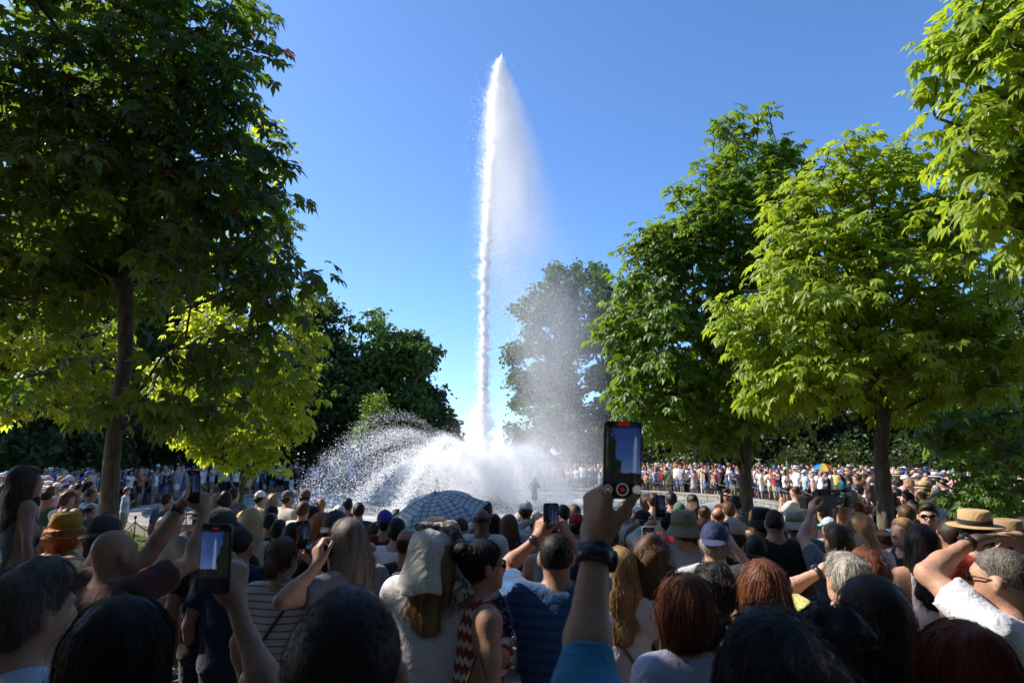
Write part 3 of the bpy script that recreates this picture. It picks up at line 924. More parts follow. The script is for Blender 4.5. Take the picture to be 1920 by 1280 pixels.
    # plume round the head of the jet, drifting right as it falls; local z is measured down from the top
    def d_plume(b, s):
        dz = b.math('MAXIMUM', b.math('MULTIPLY', s[2], -1.0), 0.02)
        cx = b.math('ADD', -0.02, b.math('MULTIPLY', dz, 0.115))
        sx = b.math('ADD', 0.15, b.math('MULTIPLY', dz, 0.092)); sy = b.math('ADD', 0.12, b.math('MULTIPLY', dz, 0.09))
        g = gexp(b, [(s[0], cx, sx), (s[1], 0.0, sy)])
        amp = b.math('MULTIPLY', b.math('MULTIPLY', 6.5, b.math('POWER', 2.71828, b.math('MULTIPLY', dz, -0.22))), b.math('MAXIMUM', b.math('SUBTRACT', 1.0, b.math('MULTIPLY', b.math('MULTIPLY', dz, dz), 0.0095)), 0.03))
        edge = b.math('MINIMUM', b.math('MULTIPLY', b.math('ADD', s[2], 11.5), 0.4), 1.0)
        amp = b.math('MULTIPLY', amp, b.math('MINIMUM', b.math('MULTIPLY', dz, 0.4), 1.0))
        return b.math('MULTIPLY', b.math('MULTIPLY', b.math('MULTIPLY', g, amp), edge), streak(b, s, 1.9, 0.15, 1.7, 0.22))
    hb = MB(); rings = []
    for dz, x0, rr in ((0.0, 0.0, 0.15), (-1.5, 0.15, 0.75), (-4, 0.42, 1.45), (-8, 0.84, 2.4), (-11.5, 1.2, 3.0)):
        rings.append((dz, x0, rr))
    V = []; q = []
    for dz, x0, rr in rings:
        for k in range(16): V.append((x0 + rr * math.cos(k * math.pi / 8), rr * math.sin(k * math.pi / 8), dz))
    for i in range(len(rings) - 1):
        for k in range(16): q.append([i * 16 + k, (i + 1) * 16 + k, (i + 1) * 16 + (k + 1) % 16, i * 16 + (k + 1) % 16])
    V += [(0, 0, 0.05), (1.2, 0, -11.5)]; m_ = len(rings) * 16
    t = [[m_, k, (k + 1) % 16] for k in range(16)] + [[m_ + 1, (len(rings) - 1) * 16 + (k + 1) % 16, (len(rings) - 1) * 16 + k] for k in range(16)]
    hb.add(V, q=q, t=t)
    mist("plume_mist", hb, (LX, 0, TOP + 0.4), d_plume)
    # mist at the foot
    def d_base(b, s):
        g = b.math('MULTIPLY', gexp(b, [(s[0], 0.3, 1.15), (s[1], 0.0, 1.2), (s[2], 0.95, 0.95)]), 0.7)
        g = b.math('ADD', g, b.math('MULTIPLY', gexp(b, [(s[0], 2.3, 1.7), (s[1], 0.0, 1.5), (s[2], 1.5, 1.35)]), 0.24))
        g = b.math('SUBTRACT', g, 0.006)
        return b.math('MULTIPLY', g, streak(b, s, 0.9, 0.35, 1.5, 0.8))
    mist("foot_mist", MB().lathe([(0.01, 0.05), (5.6, 0.05), (6.6, 1.2), (6.0, 3.4), (4.0, 5.2), (1.6, 6.2), (0.01, 6.4)], 24, None, (1.5, 0, 0), 1.0, 0.72), (0, 0, 0), d_base)
    # thin veil hanging in front of the oak
    def d_veil(b, s):
        g = b.math('MULTIPLY', gexp(b, [(s[0], 0.0, 1.15), (s[1], 0.0, 1.2), (s[2], 0.0, 3.0)]), 0.15)
        return b.math('MULTIPLY', b.math('SUBTRACT', g, 0.003), streak(b, s, 0.7, 0.3, 1.5, 0.25))
    mist("veil_mist", MB().lathe([(0.01, -6.2), (2.6, -5.0), (3.4, -2.0), (3.5, 1.0), (3.0, 4.5), (1.6, 7.0), (0.01, 8.0)], 20), (3.1, 0, 6.4), d_veil)
    # rockwork in the middle that carries the nozzle
    mb = MB()
    for k in range(26):
        a = rg.uniform(0, 6.28); rr = rg.uniform(0, 1.5)
        sc = rg.uniform(0.25, 0.5)
        V = rg.normal(size=(10, 3)); V /= np.linalg.norm(V, axis=1, keepdims=True)
        bm = bmesh.new()
        for v in V * sc * np.array([1, 1, 0.8]) + np.array([rr * math.cos(a), rr * math.sin(a), 0.1 + 0.35 * (1.5 - rr) / 1.5]): bm.verts.new(v)
        bmesh.ops.convex_hull(bm, input=bm.verts)
        bm.verts.ensure_lookup_table()
        for i, v in enumerate(bm.verts): v.index = i
        mb.add([v.co[:] for v in bm.verts], t=[[v.index for v in f.verts] for f in bm.faces if len(f.verts) == 3])
        bm.free()
    mb.build("rockwork", MATS["lead_statue"], root, smooth=False)
build_fountain()
# ------------------------------------------------------------------ modelling kit for people: blended solids meshed on a grid
def nrm(v):
    v = np.asarray(v, float)
    return v / (np.linalg.norm(v) + 1e-9)

def rot_xyz(rx=0, ry=0, rz=0):
    return np.array((Matrix.Rotation(rz, 3, 'Z') @ Matrix.Rotation(rx, 3, 'X') @ Matrix.Rotation(ry, 3, 'Y')))

class Prim:
    """tapered capsule (a,b,ra,rb) or ellipsoid (a==b, r=radii), optional frame M (rows = axes) and scale s"""
    __slots__ = ("a", "b", "ra", "rb", "M", "s", "k", "flat", "sub")
    def __init__(p, a, b, ra, rb=None, M=None, s=None, k=0.02, flat=False, sub=False):
        p.a = np.asarray(a, float); p.b = np.asarray(b, float)
        p.ra = ra; p.rb = ra if rb is None else rb
        p.M = M; p.s = None if s is None else np.asarray(s, float)
        p.k = k; p.flat = flat; p.sub = sub
    def bounds(p, pad):
        m = max(p.ra, p.rb) * (1 if p.s is None else max(p.s)) + pad
        return np.minimum(p.a, p.b) - m, np.maximum(p.a, p.b) + m
    def dist(p, Q, inf=0.0):
        q = Q - p.a
        ba = p.b - p.a
        ms = 1.0
        if p.M is not None:
            q = q @ p.M.T; ba = p.M @ ba
        if p.s is not None:
            q = q / p.s; ba = ba / p.s; ms = float(np.min(p.s))
        L = ba @ ba
        if L < 1e-12:
            return (np.linalg.norm(q, axis=-1) - p.ra) * ms - inf
        h = np.clip((q @ ba) / L, 0, 1)
        d = np.linalg.norm(q - h[..., None] * ba, axis=-1) - (p.ra + (p.rb - p.ra) * h)
        d = d * ms - inf
        if p.flat:
            d = np.maximum(d, ((q @ ba) / math.sqrt(L) - math.sqrt(L)) * ms)
        return d

def ell(c, r, M=None, k=0.02, sub=False):
    r = np.asarray(r, float); m = float(r.max())
    return Prim(c, c, m, m, np.eye(3) if M is None else M, r / m, k, sub=sub)

def smin(a, b, k):
    h = np.clip(0.5 + 0.5 * (b - a) / k, 0, 1)
    return b * (1 - h) + a * h - k * h * (1 - h)

def field(prims, Q, inf=0.0):
    d = None
    for p in prims:
        if p.sub: continue
        e = p.dist(Q, inf)
        d = e if d is None else smin(d, e, p.k)
    for p in prims:
        if p.sub:
            d = -smin(-d, p.dist(Q), p.k)
    return d

def surface_nets(F, o, h):
    S = F < 0
    nx, ny, nz = F.shape
    cnt = np.zeros((nx - 1, ny - 1, nz - 1), np.int8)
    for dx in (0, 1):
        for dy in (0, 1):
            for dz in (0, 1):
                cnt += S[dx:nx - 1 + dx, dy:ny - 1 + dy, dz:nz - 1 + dz]
    act = (cnt > 0) & (cnt < 8)
    I, J, K = np.nonzero(act)
    n = len(I)
    if n == 0: return np.zeros((0, 3)), np.zeros((0, 4), int)
    idx = -np.ones(act.shape, np.int64); idx[I, J, K] = np.arange(n)
    acc = np.zeros((n, 3)); num = np.zeros(n)
    base = np.stack([I, J, K], 1)
    corners = [(0, 0, 0), (1, 0, 0), (0, 1, 0), (1, 1, 0), (0, 0, 1), (1, 0, 1), (0, 1, 1), (1, 1, 1)]
    vals = [F[I + c[0], J + c[1], K + c[2]] for c in corners]
    for a in range(8):
        for b_ in range(a + 1, 8):
            ca, cb = np.array(corners[a]), np.array(corners[b_])
            if np.abs(ca - cb).sum() != 1: continue
            va, vb = vals[a], vals[b_]
            m = (va < 0) != (vb < 0)
            t = np.where(m, va / np.where(m, va - vb, 1), 0)
            acc += np.where(m[:, None], ca + t[:, None] * (cb - ca), 0)
            num += m
    V = (base + acc / num[:, None]) * h + o
    quads = []
    for ax in range(3):
        sl0 = [slice(None)] * 3; sl1 = [slice(None)] * 3
        sl0[ax] = slice(0, -1); sl1[ax] = slice(1, None)
        A, Bv = S[tuple(sl0)], S[tuple(sl1)]
        cr = np.nonzero(A != Bv)
        i = np.stack(cr, 1)
        o1, o2 = (ax + 1) % 3, (ax + 2) % 3
        ok = (i[:, o1] > 0) & (i[:, o2] > 0) & (i[:, o1] < F.shape[o1] - 1) & (i[:, o2] < F.shape[o2] - 1)
        i = i[ok]
        inside = A[tuple(i.T)]
        def cell(d1, d2):
            c = i.copy(); c[:, o1] -= d1; c[:, o2] -= d2
            return idx[c[:, 0], c[:, 1], c[:, 2]]
        q = np.stack([cell(1, 1), cell(0, 1), cell(0, 0), cell(1, 0)], 1)
        q[~inside] = q[~inside][:, ::-1]
        quads.append(q)
    return V, np.concatenate(quads)

def polygonise(prims, vox, inf=0.0, post=None, smooth=1):
    pos = [p for p in prims if not p.sub]
    pad = vox * 2.5 + inf
    los, his = zip(*[p.bounds(pad) for p in pos])
    lo = np.min(los, axis=0); hi = np.max(his, axis=0)
    n = np.ceil((hi - lo) / vox).astype(int) + 1
    ax = [lo[i] + np.arange(n[i]) * vox for i in range(3)]
    F = np.full(n, 0.25)
    for sub in (False, True):
        for p in prims:
            if p.sub != sub: continue
            a, b = p.bounds(pad + p.k)
            i0 = np.clip(np.floor((a - lo) / vox).astype(int), 0, n); i1 = np.clip(np.ceil((b - lo) / vox).astype(int) + 1, 0, n)
            if np.any(i1 <= i0): continue
            sl = tuple(slice(x, y) for x, y in zip(i0, i1))
            Q = np.stack(np.meshgrid(ax[0][sl[0]], ax[1][sl[1]], ax[2][sl[2]], indexing='ij'), -1)
            d = p.dist(Q, 0 if sub else inf)
            if sub: F[sl] = -smin(-F[sl], d, p.k)
            else: F[sl] = smin(F[sl], d, p.k)
    if post is not None:
        Q = np.stack(np.meshgrid(*ax, indexing='ij'), -1)
        near = np.abs(F) < vox * 4
        F = F.copy()
        F[near] = post(Q[near], F[near])
        # cells switched off far inside are kept consistent
        far_in = (~near) & (F < 0)
        if far_in.any(): F[far_in] = post(Q[far_in], F[far_in])
    F[0] = F[-1] = 0.2; F[:, 0] = F[:, -1] = 0.2; F[:, :, 0] = F[:, :, -1] = 0.2
    V, Q4 = surface_nets(F, lo, vox)
    for _ in range(smooth):
        if len(V) == 0: break
        A = np.zeros_like(V); c = np.zeros(len(V))
        for a, b in ((0, 1), (1, 2), (2, 3), (3, 0)):
            np.add.at(A, Q4[:, a], V[Q4[:, b]]); np.add.at(c, Q4[:, a], 1)
        V = 0.55 * V + 0.45 * A / np.maximum(c, 1)[:, None]
    return V, Q4

def wrinkle(seed, amp, f=30.0):
    rg = np.random.default_rng(seed)
    ks = rg.normal(size=(5, 3)) * np.array([1, 1, 0.7]); ks = ks / np.linalg.norm(ks, axis=1, keepdims=True) * rg.uniform(0.5, 1.3, (5, 1)) * f
    ph = rg.uniform(0, 6.28, 5)
    def fn(Q):
        w = 0
        for k, p in zip(ks, ph):
            w = w + np.sin(Q @ k + p + 0.8 * np.sin(Q @ k[::-1] * 0.6))
        return amp * w / 3
    return fn

# ------------------------------------------------------------------ skeleton and body
def two_bone(S, Wt, l1, l2, pole):
    S = np.asarray(S, float); Wt = np.asarray(Wt, float)
    v = Wt - S; d = np.linalg.norm(v)
    mx = (l1 + l2) * 0.995
    if d > mx:
        Wt = S + v / d * mx; d = mx; v = Wt - S
    u = v / d
    c = (l1 * l1 - l2 * l2 + d * d) / (2 * d)
    hgt = math.sqrt(max(0, l1 * l1 - c * c))
    p = np.asarray(pole, float); p = p - u * (p @ u); p = nrm(p)
    return S + u * c + p * hgt, Wt

def hand_prims(Wp, d, n, thumb_side, s=1.0, curl=(0.35, 0.5, 0.35), fan=0.06, thumb=(0.6, 0.5), k=0.006):
    """palm, four unequal fingers with three joints each, thumb leaving the side of the palm near its base.
    d: wrist to knuckles; n: the way the palm faces; thumb_side: towards the thumb"""
    d = nrm(d); n = nrm(np.asarray(n) - d * (np.asarray(n) @ d)); u = np.cross(d, n)
    if u @ np.asarray(thumb_side) < 0: u = -u
    P = []
    Wp = np.asarray(Wp, float)
    lens = [(0.043, 0.026, 0.021), (0.047, 0.030, 0.022), (0.043, 0.028, 0.021), (0.034, 0.021, 0.018)]
    offs = [0.031, 0.0105, -0.0105, -0.030]
    kl = [0.088, 0.092, 0.087, 0.078]
    for i in range(4):
        kn = Wp + (d * kl[i] + u * offs[i]) * s
        P.append(Prim(Wp + (d * 0.012 + u * offs[i] * 0.55) * s, kn, 0.0165 * s, 0.0125 * s, k=0.016 * s))
        dd = nrm(d + u * fan * (1.5 - i)); p0 = kn
        ang = 0
        rr = [0.0098, 0.0088, 0.0078, 0.0068]
        if i == 3: rr = [x * 0.88 for x in rr]
        for j in range(3):
            ang += curl[j] * (1 + 0.12 * i)
            v = dd * math.cos(ang) + n * math.sin(ang)
            p1 = p0 + v * lens[i][j] * s
            P.append(Prim(p0, p1, rr[j] * s, rr[j + 1] * s, k=k * s * (1.4 if j == 0 else 0.8)))
            p0 = p1
    # thumb
    b0 = Wp + (d * 0.022 + u * 0.024 + n * 0.008) * s
    t1 = nrm(d * 0.75 + u * thumb[0] + n * 0.35); m0 = b0 + t1 * 0.043 * s
    t2 = nrm(d * 0.95 + u * thumb[0] * 0.45 + n * thumb[1]); m1 = m0 + t2 * 0.034 * s
    t3 = nrm(d * 0.95 + u * thumb[0] * 0.15 + n * thumb[1] * 1.3); m2 = m1 + t3 * 0.026 * s
    P += [Prim(b0, m0, 0.0165 * s, 0.0125 * s, k=0.014 * s), Prim(m0, m1, 0.0115 * s, 0.0105 * s, k=0.006 * s), Prim(m1, m2, 0.0105 * s, 0.0082 * s, k=0.005 * s)]
    return P

class Rig:
    pass

def make_rig(sp):
    """joint positions of a standing person, facing +Y; sp: spec dict"""
    r = Rig(); r.ear = sp.get('ear', 0.0); r.coarse = sp.get('ear', 0.0) > 0
    H = sp.get('H', 1.7); s = H / 1.75
    r.s = s; f = sp.get('sex', 'm') == 'f'; r.f = f
    bd = sp.get('build', 1.0); r.bd = bd
    lean = R(sp.get('lean', 2)); tw = R(sp.get('twist', 0)); side = R(sp.get('tilt', 0))
    Rt = rot_xyz(-lean, side, tw); r.Rt = Rt
    pel = np.array([0, 0, 0.95]) * s
    sit = sp.get('sit', False)
    r.pel = pel
    def up(p): return pel + Rt @ (np.asarray(p, float) * s - pel)
    r.up = up
    sw = (0.163 if f else 0.188) * (0.6 + 0.4 * bd); r.sw = sw
    r.neck = up((0, -0.015, 1.46))
    hy, hp, hr = R(sp.get('hyaw', 0)), R(sp.get('hpitch', 4)), R(sp.get('hroll', 0))
    r.Rh = Rt @ rot_xyz(hp, hr, hy)       # positive pitch looks up
    r.hs = s * sp.get('head', 1.0)
    r.hc = up((0, 0.012, 1.638))
    r.sh = {}; r.el = {}; r.wr = {}; r.hd = {}; r.hn = {}; r.curl = {}
    for sd, nm in ((-1, 'L'), (1, 'R')):
        a = sp.get(nm)
        S = np.array([sd * sw, -0.01, 1.415])
        l1, l2 = 0.285 * s, 0.25 * s
        curl = (0.3, 0.4, 0.3); hd = None; hn = None
        if a is None or a == 'down':
            ph = sp.get('ph', 0.0)
            E = np.array([sd * (sw + 0.05 + 0.02 * bd), -0.03, 1.15]) + np.array([0, 0.02 * math.sin(ph + sd), 0]); Wt = np.array([sd * (sw + 0.045 + 0.02 * bd), 0.05, 0.905])
            S, E, Wt = up(S), up(E), up(Wt); hn = np.array([-sd, 0, 0.0])
        elif a == 'cross':
            S = up(S); E, Wt = two_bone(S, up((-sd * 0.09, 0.21, 1.13 + 0.02 * sd)), l1, l2, (sd * 1.0, -0.2, -0.8)); hn = np.array([0, -1.0, 0])
        elif a == 'hip':
            S = up(S); E, Wt = two_bone(S, up((sd * 0.165, 0.03, 1.03)), l1, l2, (sd * 1.0, -0.5, 0)); hd = np.array([-sd * 0.3, 0.6, -0.5]); hn = np.array([-sd, 0, 0])
        elif a == 'phone':
            S = up(S); E, Wt = two_bone(S, up((sd * 0.05, 0.32, 1.42)), l1, l2, (sd * 0.7, 0, -1)); hd = np.array([-sd * 0.15, 0.25, 1.0]); hn = np.array([-sd, 0.3, 0]); curl = (0.5, 0.7, 0.5)
        elif a == 'brow':
            S = up(S + np.array([0, 0, 0.03])); E, Wt = two_bone(S, up((sd * 0.14, 0.15, 1.66)), l1, l2, (sd * 1.0, 0.3, -0.3)); hd = np.array([-sd * 1.0, 0.15, 0.1]); hn = np.array([0, -0.1, -1.0]); curl = (0.08, 0.12, 0.1)
        elif a == 'wave':
            S = up(S + np.array([0, 0, 0.05])); E, Wt = two_bone(S, up((sd * 0.22, 0.12, 1.9)), l1, l2, (sd * 1.0, -0.2, -0.1)); hd = np.array([0, 0.1, 1.0]); hn = np.array([0, 1.0, 0]); curl = (0.15, 0.2, 0.15)
        elif a == 'bag':
            S = up(S); E, Wt = two_bone(S, up((sd * 0.1, 0.2, 1.28)), l1, l2, (sd * 0.8, -0.2, -1)); hn = np.array([0, -1.0, 0])
        else:
            # dict with target point in local coordinates
            lift = a.get('lift', 0.0)
            S = up(S + np.array([-sd * lift * 0.4, 0, lift])); E, Wt = two_bone(S, a['to'], l1 * a.get('len', 1), l2 * a.get('len', 1), a.get('pole', (sd * 0.6, -0.2, -1)))
            hd = a.get('hd'); hn = a.get('hn'); curl = a.get('curl', curl)
        r.sh[nm], r.el[nm], r.wr[nm] = S, E, Wt
        fd = nrm(Wt - E)
        r.hd[nm] = fd if hd is None else nrm(hd)
        if hn is None: hn = np.array([-sd, 0, 0.0])
        r.hn[nm] = np.asarray(hn, float); r.curl[nm] = curl
    # legs
    r.hip = {}; r.kn = {}; r.an = {}; r.toe = {}
    st = sp.get('stance', 0.0)
    for sd, nm in ((-1, 'L'), (1, 'R')):
        hx = (0.092 if not f else 0.098)
        r.hip[nm] = np.array([sd * hx, 0, 0.92]) * s
        if sit:
            r.kn[nm] = np.array([sd * 0.14, 0.38, 0.93]) * s; r.an[nm] = np.array([sd * 0.13, 0.36, 0.5]) * s; r.toe[nm] = np.array([sd * 0.13, 0.5, 0.42]) * s
        else:
            fw = sd * st
            r.kn[nm] = np.array([sd * 0.1, 0.015 + fw * 0.6, 0.5]) * s
            r.an[nm] = np.array([sd * 0.105, -0.025 + fw, 0.085]) * s
            r.toe[nm] = np.array([sd * 0.135, 0.13 + fw, 0.032]) * s
    return r

def head_prims(r, neck=True):
    s = r.hs; C = r.hc; M = r.Rh.T
    def h(x, y, z): return C + r.Rh @ (np.array([x, y, z]) * s)
    P = [ell(h(0, -0.014, 0.018), np.array([0.077, 0.095, 0.095]) * s, M, 0.03),
         ell(h(0, 0.03, -0.03), np.array([0.062, 0.066, 0.085]) * s, M, 0.03),
         ell(h(0, 0.04, -0.082), np.array([0.047, 0.045, 0.036]) * s, M, 0.03),
         Prim(h(0, 0.092, 0.008), h(0, 0.112, -0.034), 0.008 * s, 0.0135 * s, k=0.012),
         Prim(h(-0.016, 0.1, -0.038), h(0.016, 0.1, -0.038), 0.008 * s, k=0.008),
         Prim(h(-0.04, 0.08, 0.02), h(0.04, 0.08, 0.02), 0.013 * s, k=0.015),
         Prim(h(-0.02, 0.09, -0.066), h(0.02, 0.09, -0.066), 0.0085 * s, k=0.008),
         ell(h(0, 0.082, -0.102), np.array([0.02, 0.016, 0.016]) * s, M, 0.015),
         ell(h(-0.084, -0.008, -0.012), (np.array([0.0145, 0.023, 0.035]) + r.ear) * s, M @ rot_xyz(0, 0, 0.3), 0.008),
         ell(h(0.084, -0.008, -0.012), (np.array([0.0145, 0.023, 0.035]) + r.ear) * s, M @ rot_xyz(0, 0, -0.3), 0.008),
         Prim(h(-0.03, 0.102, 0.001), h(-0.031, 0.102, 0.001), 0.012 * s, k=0.014, sub=True),
         Prim(h(0.03, 0.102, 0.001), h(0.031, 0.102, 0.001), 0.012 * s, k=0.014, sub=True)]
    if neck:
        nr = (0.05 if r.f else 0.058) * s
        P.append(Prim(r.neck - np.array([0, 0, 0.02]), h(0, -0.028, -0.05), nr * 1.1, nr, k=0.03))
    return P

def torso_prims(r, infl=0.0, loose=0.0):
    s = r.s; b = r.bd; M = r.Rt.T; up = r.up; f = r.f
    w_w = (0.115 if f else 0.132) * b + loose * 0.5
    P = [Prim(up((-0.055, 0, 0.92)), up((0.055, 0, 0.92)), (0.118 if f else 0.108) * s * (0.5 + 0.5 * b), M=M, s=(1, 0.88, 1.0), k=0.05),
         Prim(up((0, 0, 0.99)), up((0, 0, 1.15)), w_w * s, (w_w + 0.008) * s, M, (1, 0.74, 1), 0.06),
         Prim(up((0, -0.005, 1.17)), up((0, -0.005, 1.31)), (0.135 if f else 0.152) * s * b, (0.145 if f else 0.165) * s * b, M, (1, 0.68, 1), 0.06),
         Prim(up((-r.sw * 0.72, -0.015, 1.385)), up((r.sw * 0.72, -0.015, 1.385)), 0.066 * s * (0.5 + 0.5 * b), M=M, s=(1, 0.85, 1), k=0.05)]
    if b > 1.08: P.append(ell(up((0, 0.06, 1.07)), np.array([0.14, 0.12, 0.13]) * s * b, M, 0.06))
    if f:
        for sd in (-1, 1): P.append(ell(up((sd * 0.07, 0.085, 1.245)), np.array([0.062, 0.055, 0.062]) * s * b, M, 0.035))
    for nm, sd in (('L', -1), ('R', 1)):
        P.append(Prim(up((sd * 0.03, -0.02, 1.455)), r.sh[nm] + np.array([0, 0, 0.012]) * s, 0.045 * s, 0.05 * s, k=0.04))
    return P

def arm_prims(r, nm, hand=True):
    s = r.s; b = 0.55 + 0.45 * r.bd; fm = 0.86 if r.f else 1.0
    S, E, Wt = r.sh[nm], r.el[nm], r.wr[nm]
    P = [Prim(S, E, 0.054 * s * b * fm, 0.041 * s * b * fm, k=0.04), Prim(S * 0.55 + E * 0.45, S * 0.4 + E * 0.6, 0.046 * s * b * fm, k=0.03),
         Prim(E, E * 0.68 + Wt * 0.32, 0.039 * s * b * fm, 0.042 * s * b * fm, k=0.025), Prim(E * 0.68 + Wt * 0.32, Wt, 0.042 * s * b * fm, 0.0255 * s * b * fm, k=0.025)]
    if hand:
        d = r.hd[nm]; n = r.hn[nm]; n = nrm(n - d * (n @ d)); u = np.cross(d, n)
        Mh = np.stack([u, d, n])
        P.append(ell(Wt + d * 0.055 * s, np.array([0.042, 0.062, 0.021]) * s, Mh, 0.02))
        P.append(Prim(Wt + d * 0.09 * s, Wt + d * 0.14 * s + n * 0.025 * s, 0.03 * s, 0.017 * s, Mh, (1, 1, 0.62), 0.015))
        su = 1 if u @ np.array([-1 if nm == 'R' else 1, 0.3, 0.2]) > 0 else -1
        P.append(Prim(Wt + d * 0.03 * s + u * su * 0.025 * s, Wt + d * 0.085 * s + u * su * 0.05 * s + n * 0.015 * s, 0.014 * s, 0.010 * s, k=0.012))
    return P

def leg_prims(r, nm, foot=True):
    s = r.s; b = 0.5 + 0.5 * r.bd; h, k, a = r.hip[nm], r.kn[nm], r.an[nm]
    fm = 1.04 if r.f else 1.0
    P = [Prim(h, k, 0.088 * s * b * fm, 0.054 * s * b, k=0.04), Prim(k, k * 0.66 + a * 0.34, 0.053 * s * b, 0.055 * s * b, k=0.03), Prim(k * 0.66 + a * 0.34 + np.array([0, -0.012, 0]), a, 0.055 * s * b, 0.034 * s * b, k=0.03)]
    if foot:
        P.append(Prim(a + np.array([0, -0.02, -0.03]) * s, r.toe[nm], 0.036 * s, 0.03 * s, k=0.03))
    return P

# ------------------------------------------------------------------ clothing and hair
def shirt_mesh(r, sp, vox, seed):
    s = r.s
    sl = sp.get('sleeve', 'short'); hem = sp.get('hem', 0.87) * s
    loose = sp.get('loose', 0.02)
    P = torso_prims(r, 0, loose)
    P.append(Prim(r.up((-0.06, 0, 0.9)), r.up((0.06, 0, 0.9)), 0.112 * s * (0.5 + 0.5 * r.bd), M=r.Rt.T, s=(1, 0.9, 1.0), k=0.06))
    b = 0.55 + 0.45 * r.bd; fm = 0.88 if r.f else 1.0
    for nm in ('L', 'R'):
        S, E, Wt = r.sh[nm], r.el[nm], r.wr[nm]
        if sl == 'short':
            f = sp.get('slen', 0.62)
            P.append(Prim(S, S * (1 - f) + E * f, 0.058 * s * b * fm, 0.060 * s * b * fm, k=0.035, flat=True))
        elif sl == 'long':
            P.append(Prim(S, E, 0.056 * s * b * fm, 0.047 * s * b * fm, k=0.03)); f = sp.get('cuff', 0.93)
            P.append(Prim(E, E * (1 - f) + Wt * f, 0.046 * s * b * fm, 0.036 * s * b * fm, k=0.02, flat=True))
    wf = wrinkle(seed, sp.get('wr', 0.0045) * s, 26.0)
    nk = Prim(r.up((0, 0.0, 1.455)), r.up((0, 0.03, 1.62)), (0.068 if not r.f else 0.066) * s, 0.09 * s)
    strap = sl == 'none'
    Mt = r.Rt
    def post(Q, d):
        d = d + wf(Q)
        z = (Q - r.pel) @ Mt[:, 2] + r.pel[2]
        d = np.maximum(d, hem + 0.006 * np.sin(Q[..., 0] * 22 + seed) - z)
        d = np.maximum(d, -nk.dist(Q))
        if strap:
            x = (Q - r.pel) @ Mt[:, 0]
            d = np.maximum(d, np.abs(x) - (0.118 * s if sp.get('tube') is None else 9))
        if sp.get('tube'):
            d = np.maximum(d, z - 1.30 * s)
        if sp.get('lowneck'):
            y = (Q - r.pel) @ Mt[:, 1]; x = (Q - r.pel) @ Mt[:, 0]
            d = np.maximum(d, -np.maximum(np.abs(x) - 0.085 * s, 1.37 * s - z))
        return d
    return polygonise(P, vox, sp.get('ease', 0.014) * s, post, 1)

def bottom_mesh(r, sp, vox, seed):
    s = r.s; kind = sp.get('bot', 'trousers'); b = 0.5 + 0.5 * r.bd
    P = [Prim(r.up((-0.055, 0, 0.93)), r.up((0.055, 0, 0.93)), (0.122 if r.f else 0.114) * s * b, M=r.Rt.T, s=(1, 0.9, 1), k=0.04)]
    wf = wrinkle(seed + 5, 0.004 * s, 22.0)
    if kind in ('trousers', 'shorts'):
        for nm in ('L', 'R'):
            h, k, a = r.hip[nm], r.kn[nm], r.an[nm]
            if kind == 'shorts':
                P.append(Prim(h, h * 0.18 + k * 0.82, 0.094 * s * b, 0.078 * s * b, k=0.03, flat=True))
            else:
                P.append(Prim(h, k, 0.092 * s * b, 0.066 * s * b, k=0.03)); P.append(Prim(k, a + np.array([0, 0, 0.01]), 0.066 * s * b, 0.052 * s * b, k=0.02, flat=True))
        top = 0.99 * s
        def post(Q, d): return np.maximum(d + wf(Q), Q[..., 2] - top)
    else:
        L = {'skirt': 0.52, 'miniskirt': 0.68, 'dress': 0.42}[kind] * s
        P.append(Prim((0, 0, 0.95 * s), (0, 0, L), 0.125 * s * b, (0.20 if kind != 'miniskirt' else 0.165) * s, np.eye(3), (1, 0.82, 1), 0.04, flat=True))
        top = 1.0 * s
        def post(Q, d):
            a = np.arctan2(Q[..., 1], Q[..., 0])
            return np.maximum(d + wf(Q) + 0.012 * np.sin(a * 9 + seed) * np.clip((0.9 * s - Q[..., 2]) / 0.4, 0, 1), Q[..., 2] - top)
    return polygonise(P, vox, 0.012 * s, post, 1)

def shoe_mesh(r, vox):
    s = r.s; P = []
    for nm in ('L', 'R'):
        a, t = r.an[nm], r.toe[nm]
        P.append(Prim(a + np.array([0, -0.03, -0.035]) * s, t + np.array([0, 0.01, 0]), 0.043 * s, 0.036 * s, k=0.02))
        P.append(Prim(a + np.array([0, -0.02, -0.02]) * s, a, 0.042 * s, k=0.02))
    z0 = min(r.toe['L'][2], r.toe['R'][2]) - 0.032 * s
    return polygonise(P, 0.03, 0.004, (lambda Q, d: np.maximum(d, z0 + 0.002 - Q[..., 2])) , 1)

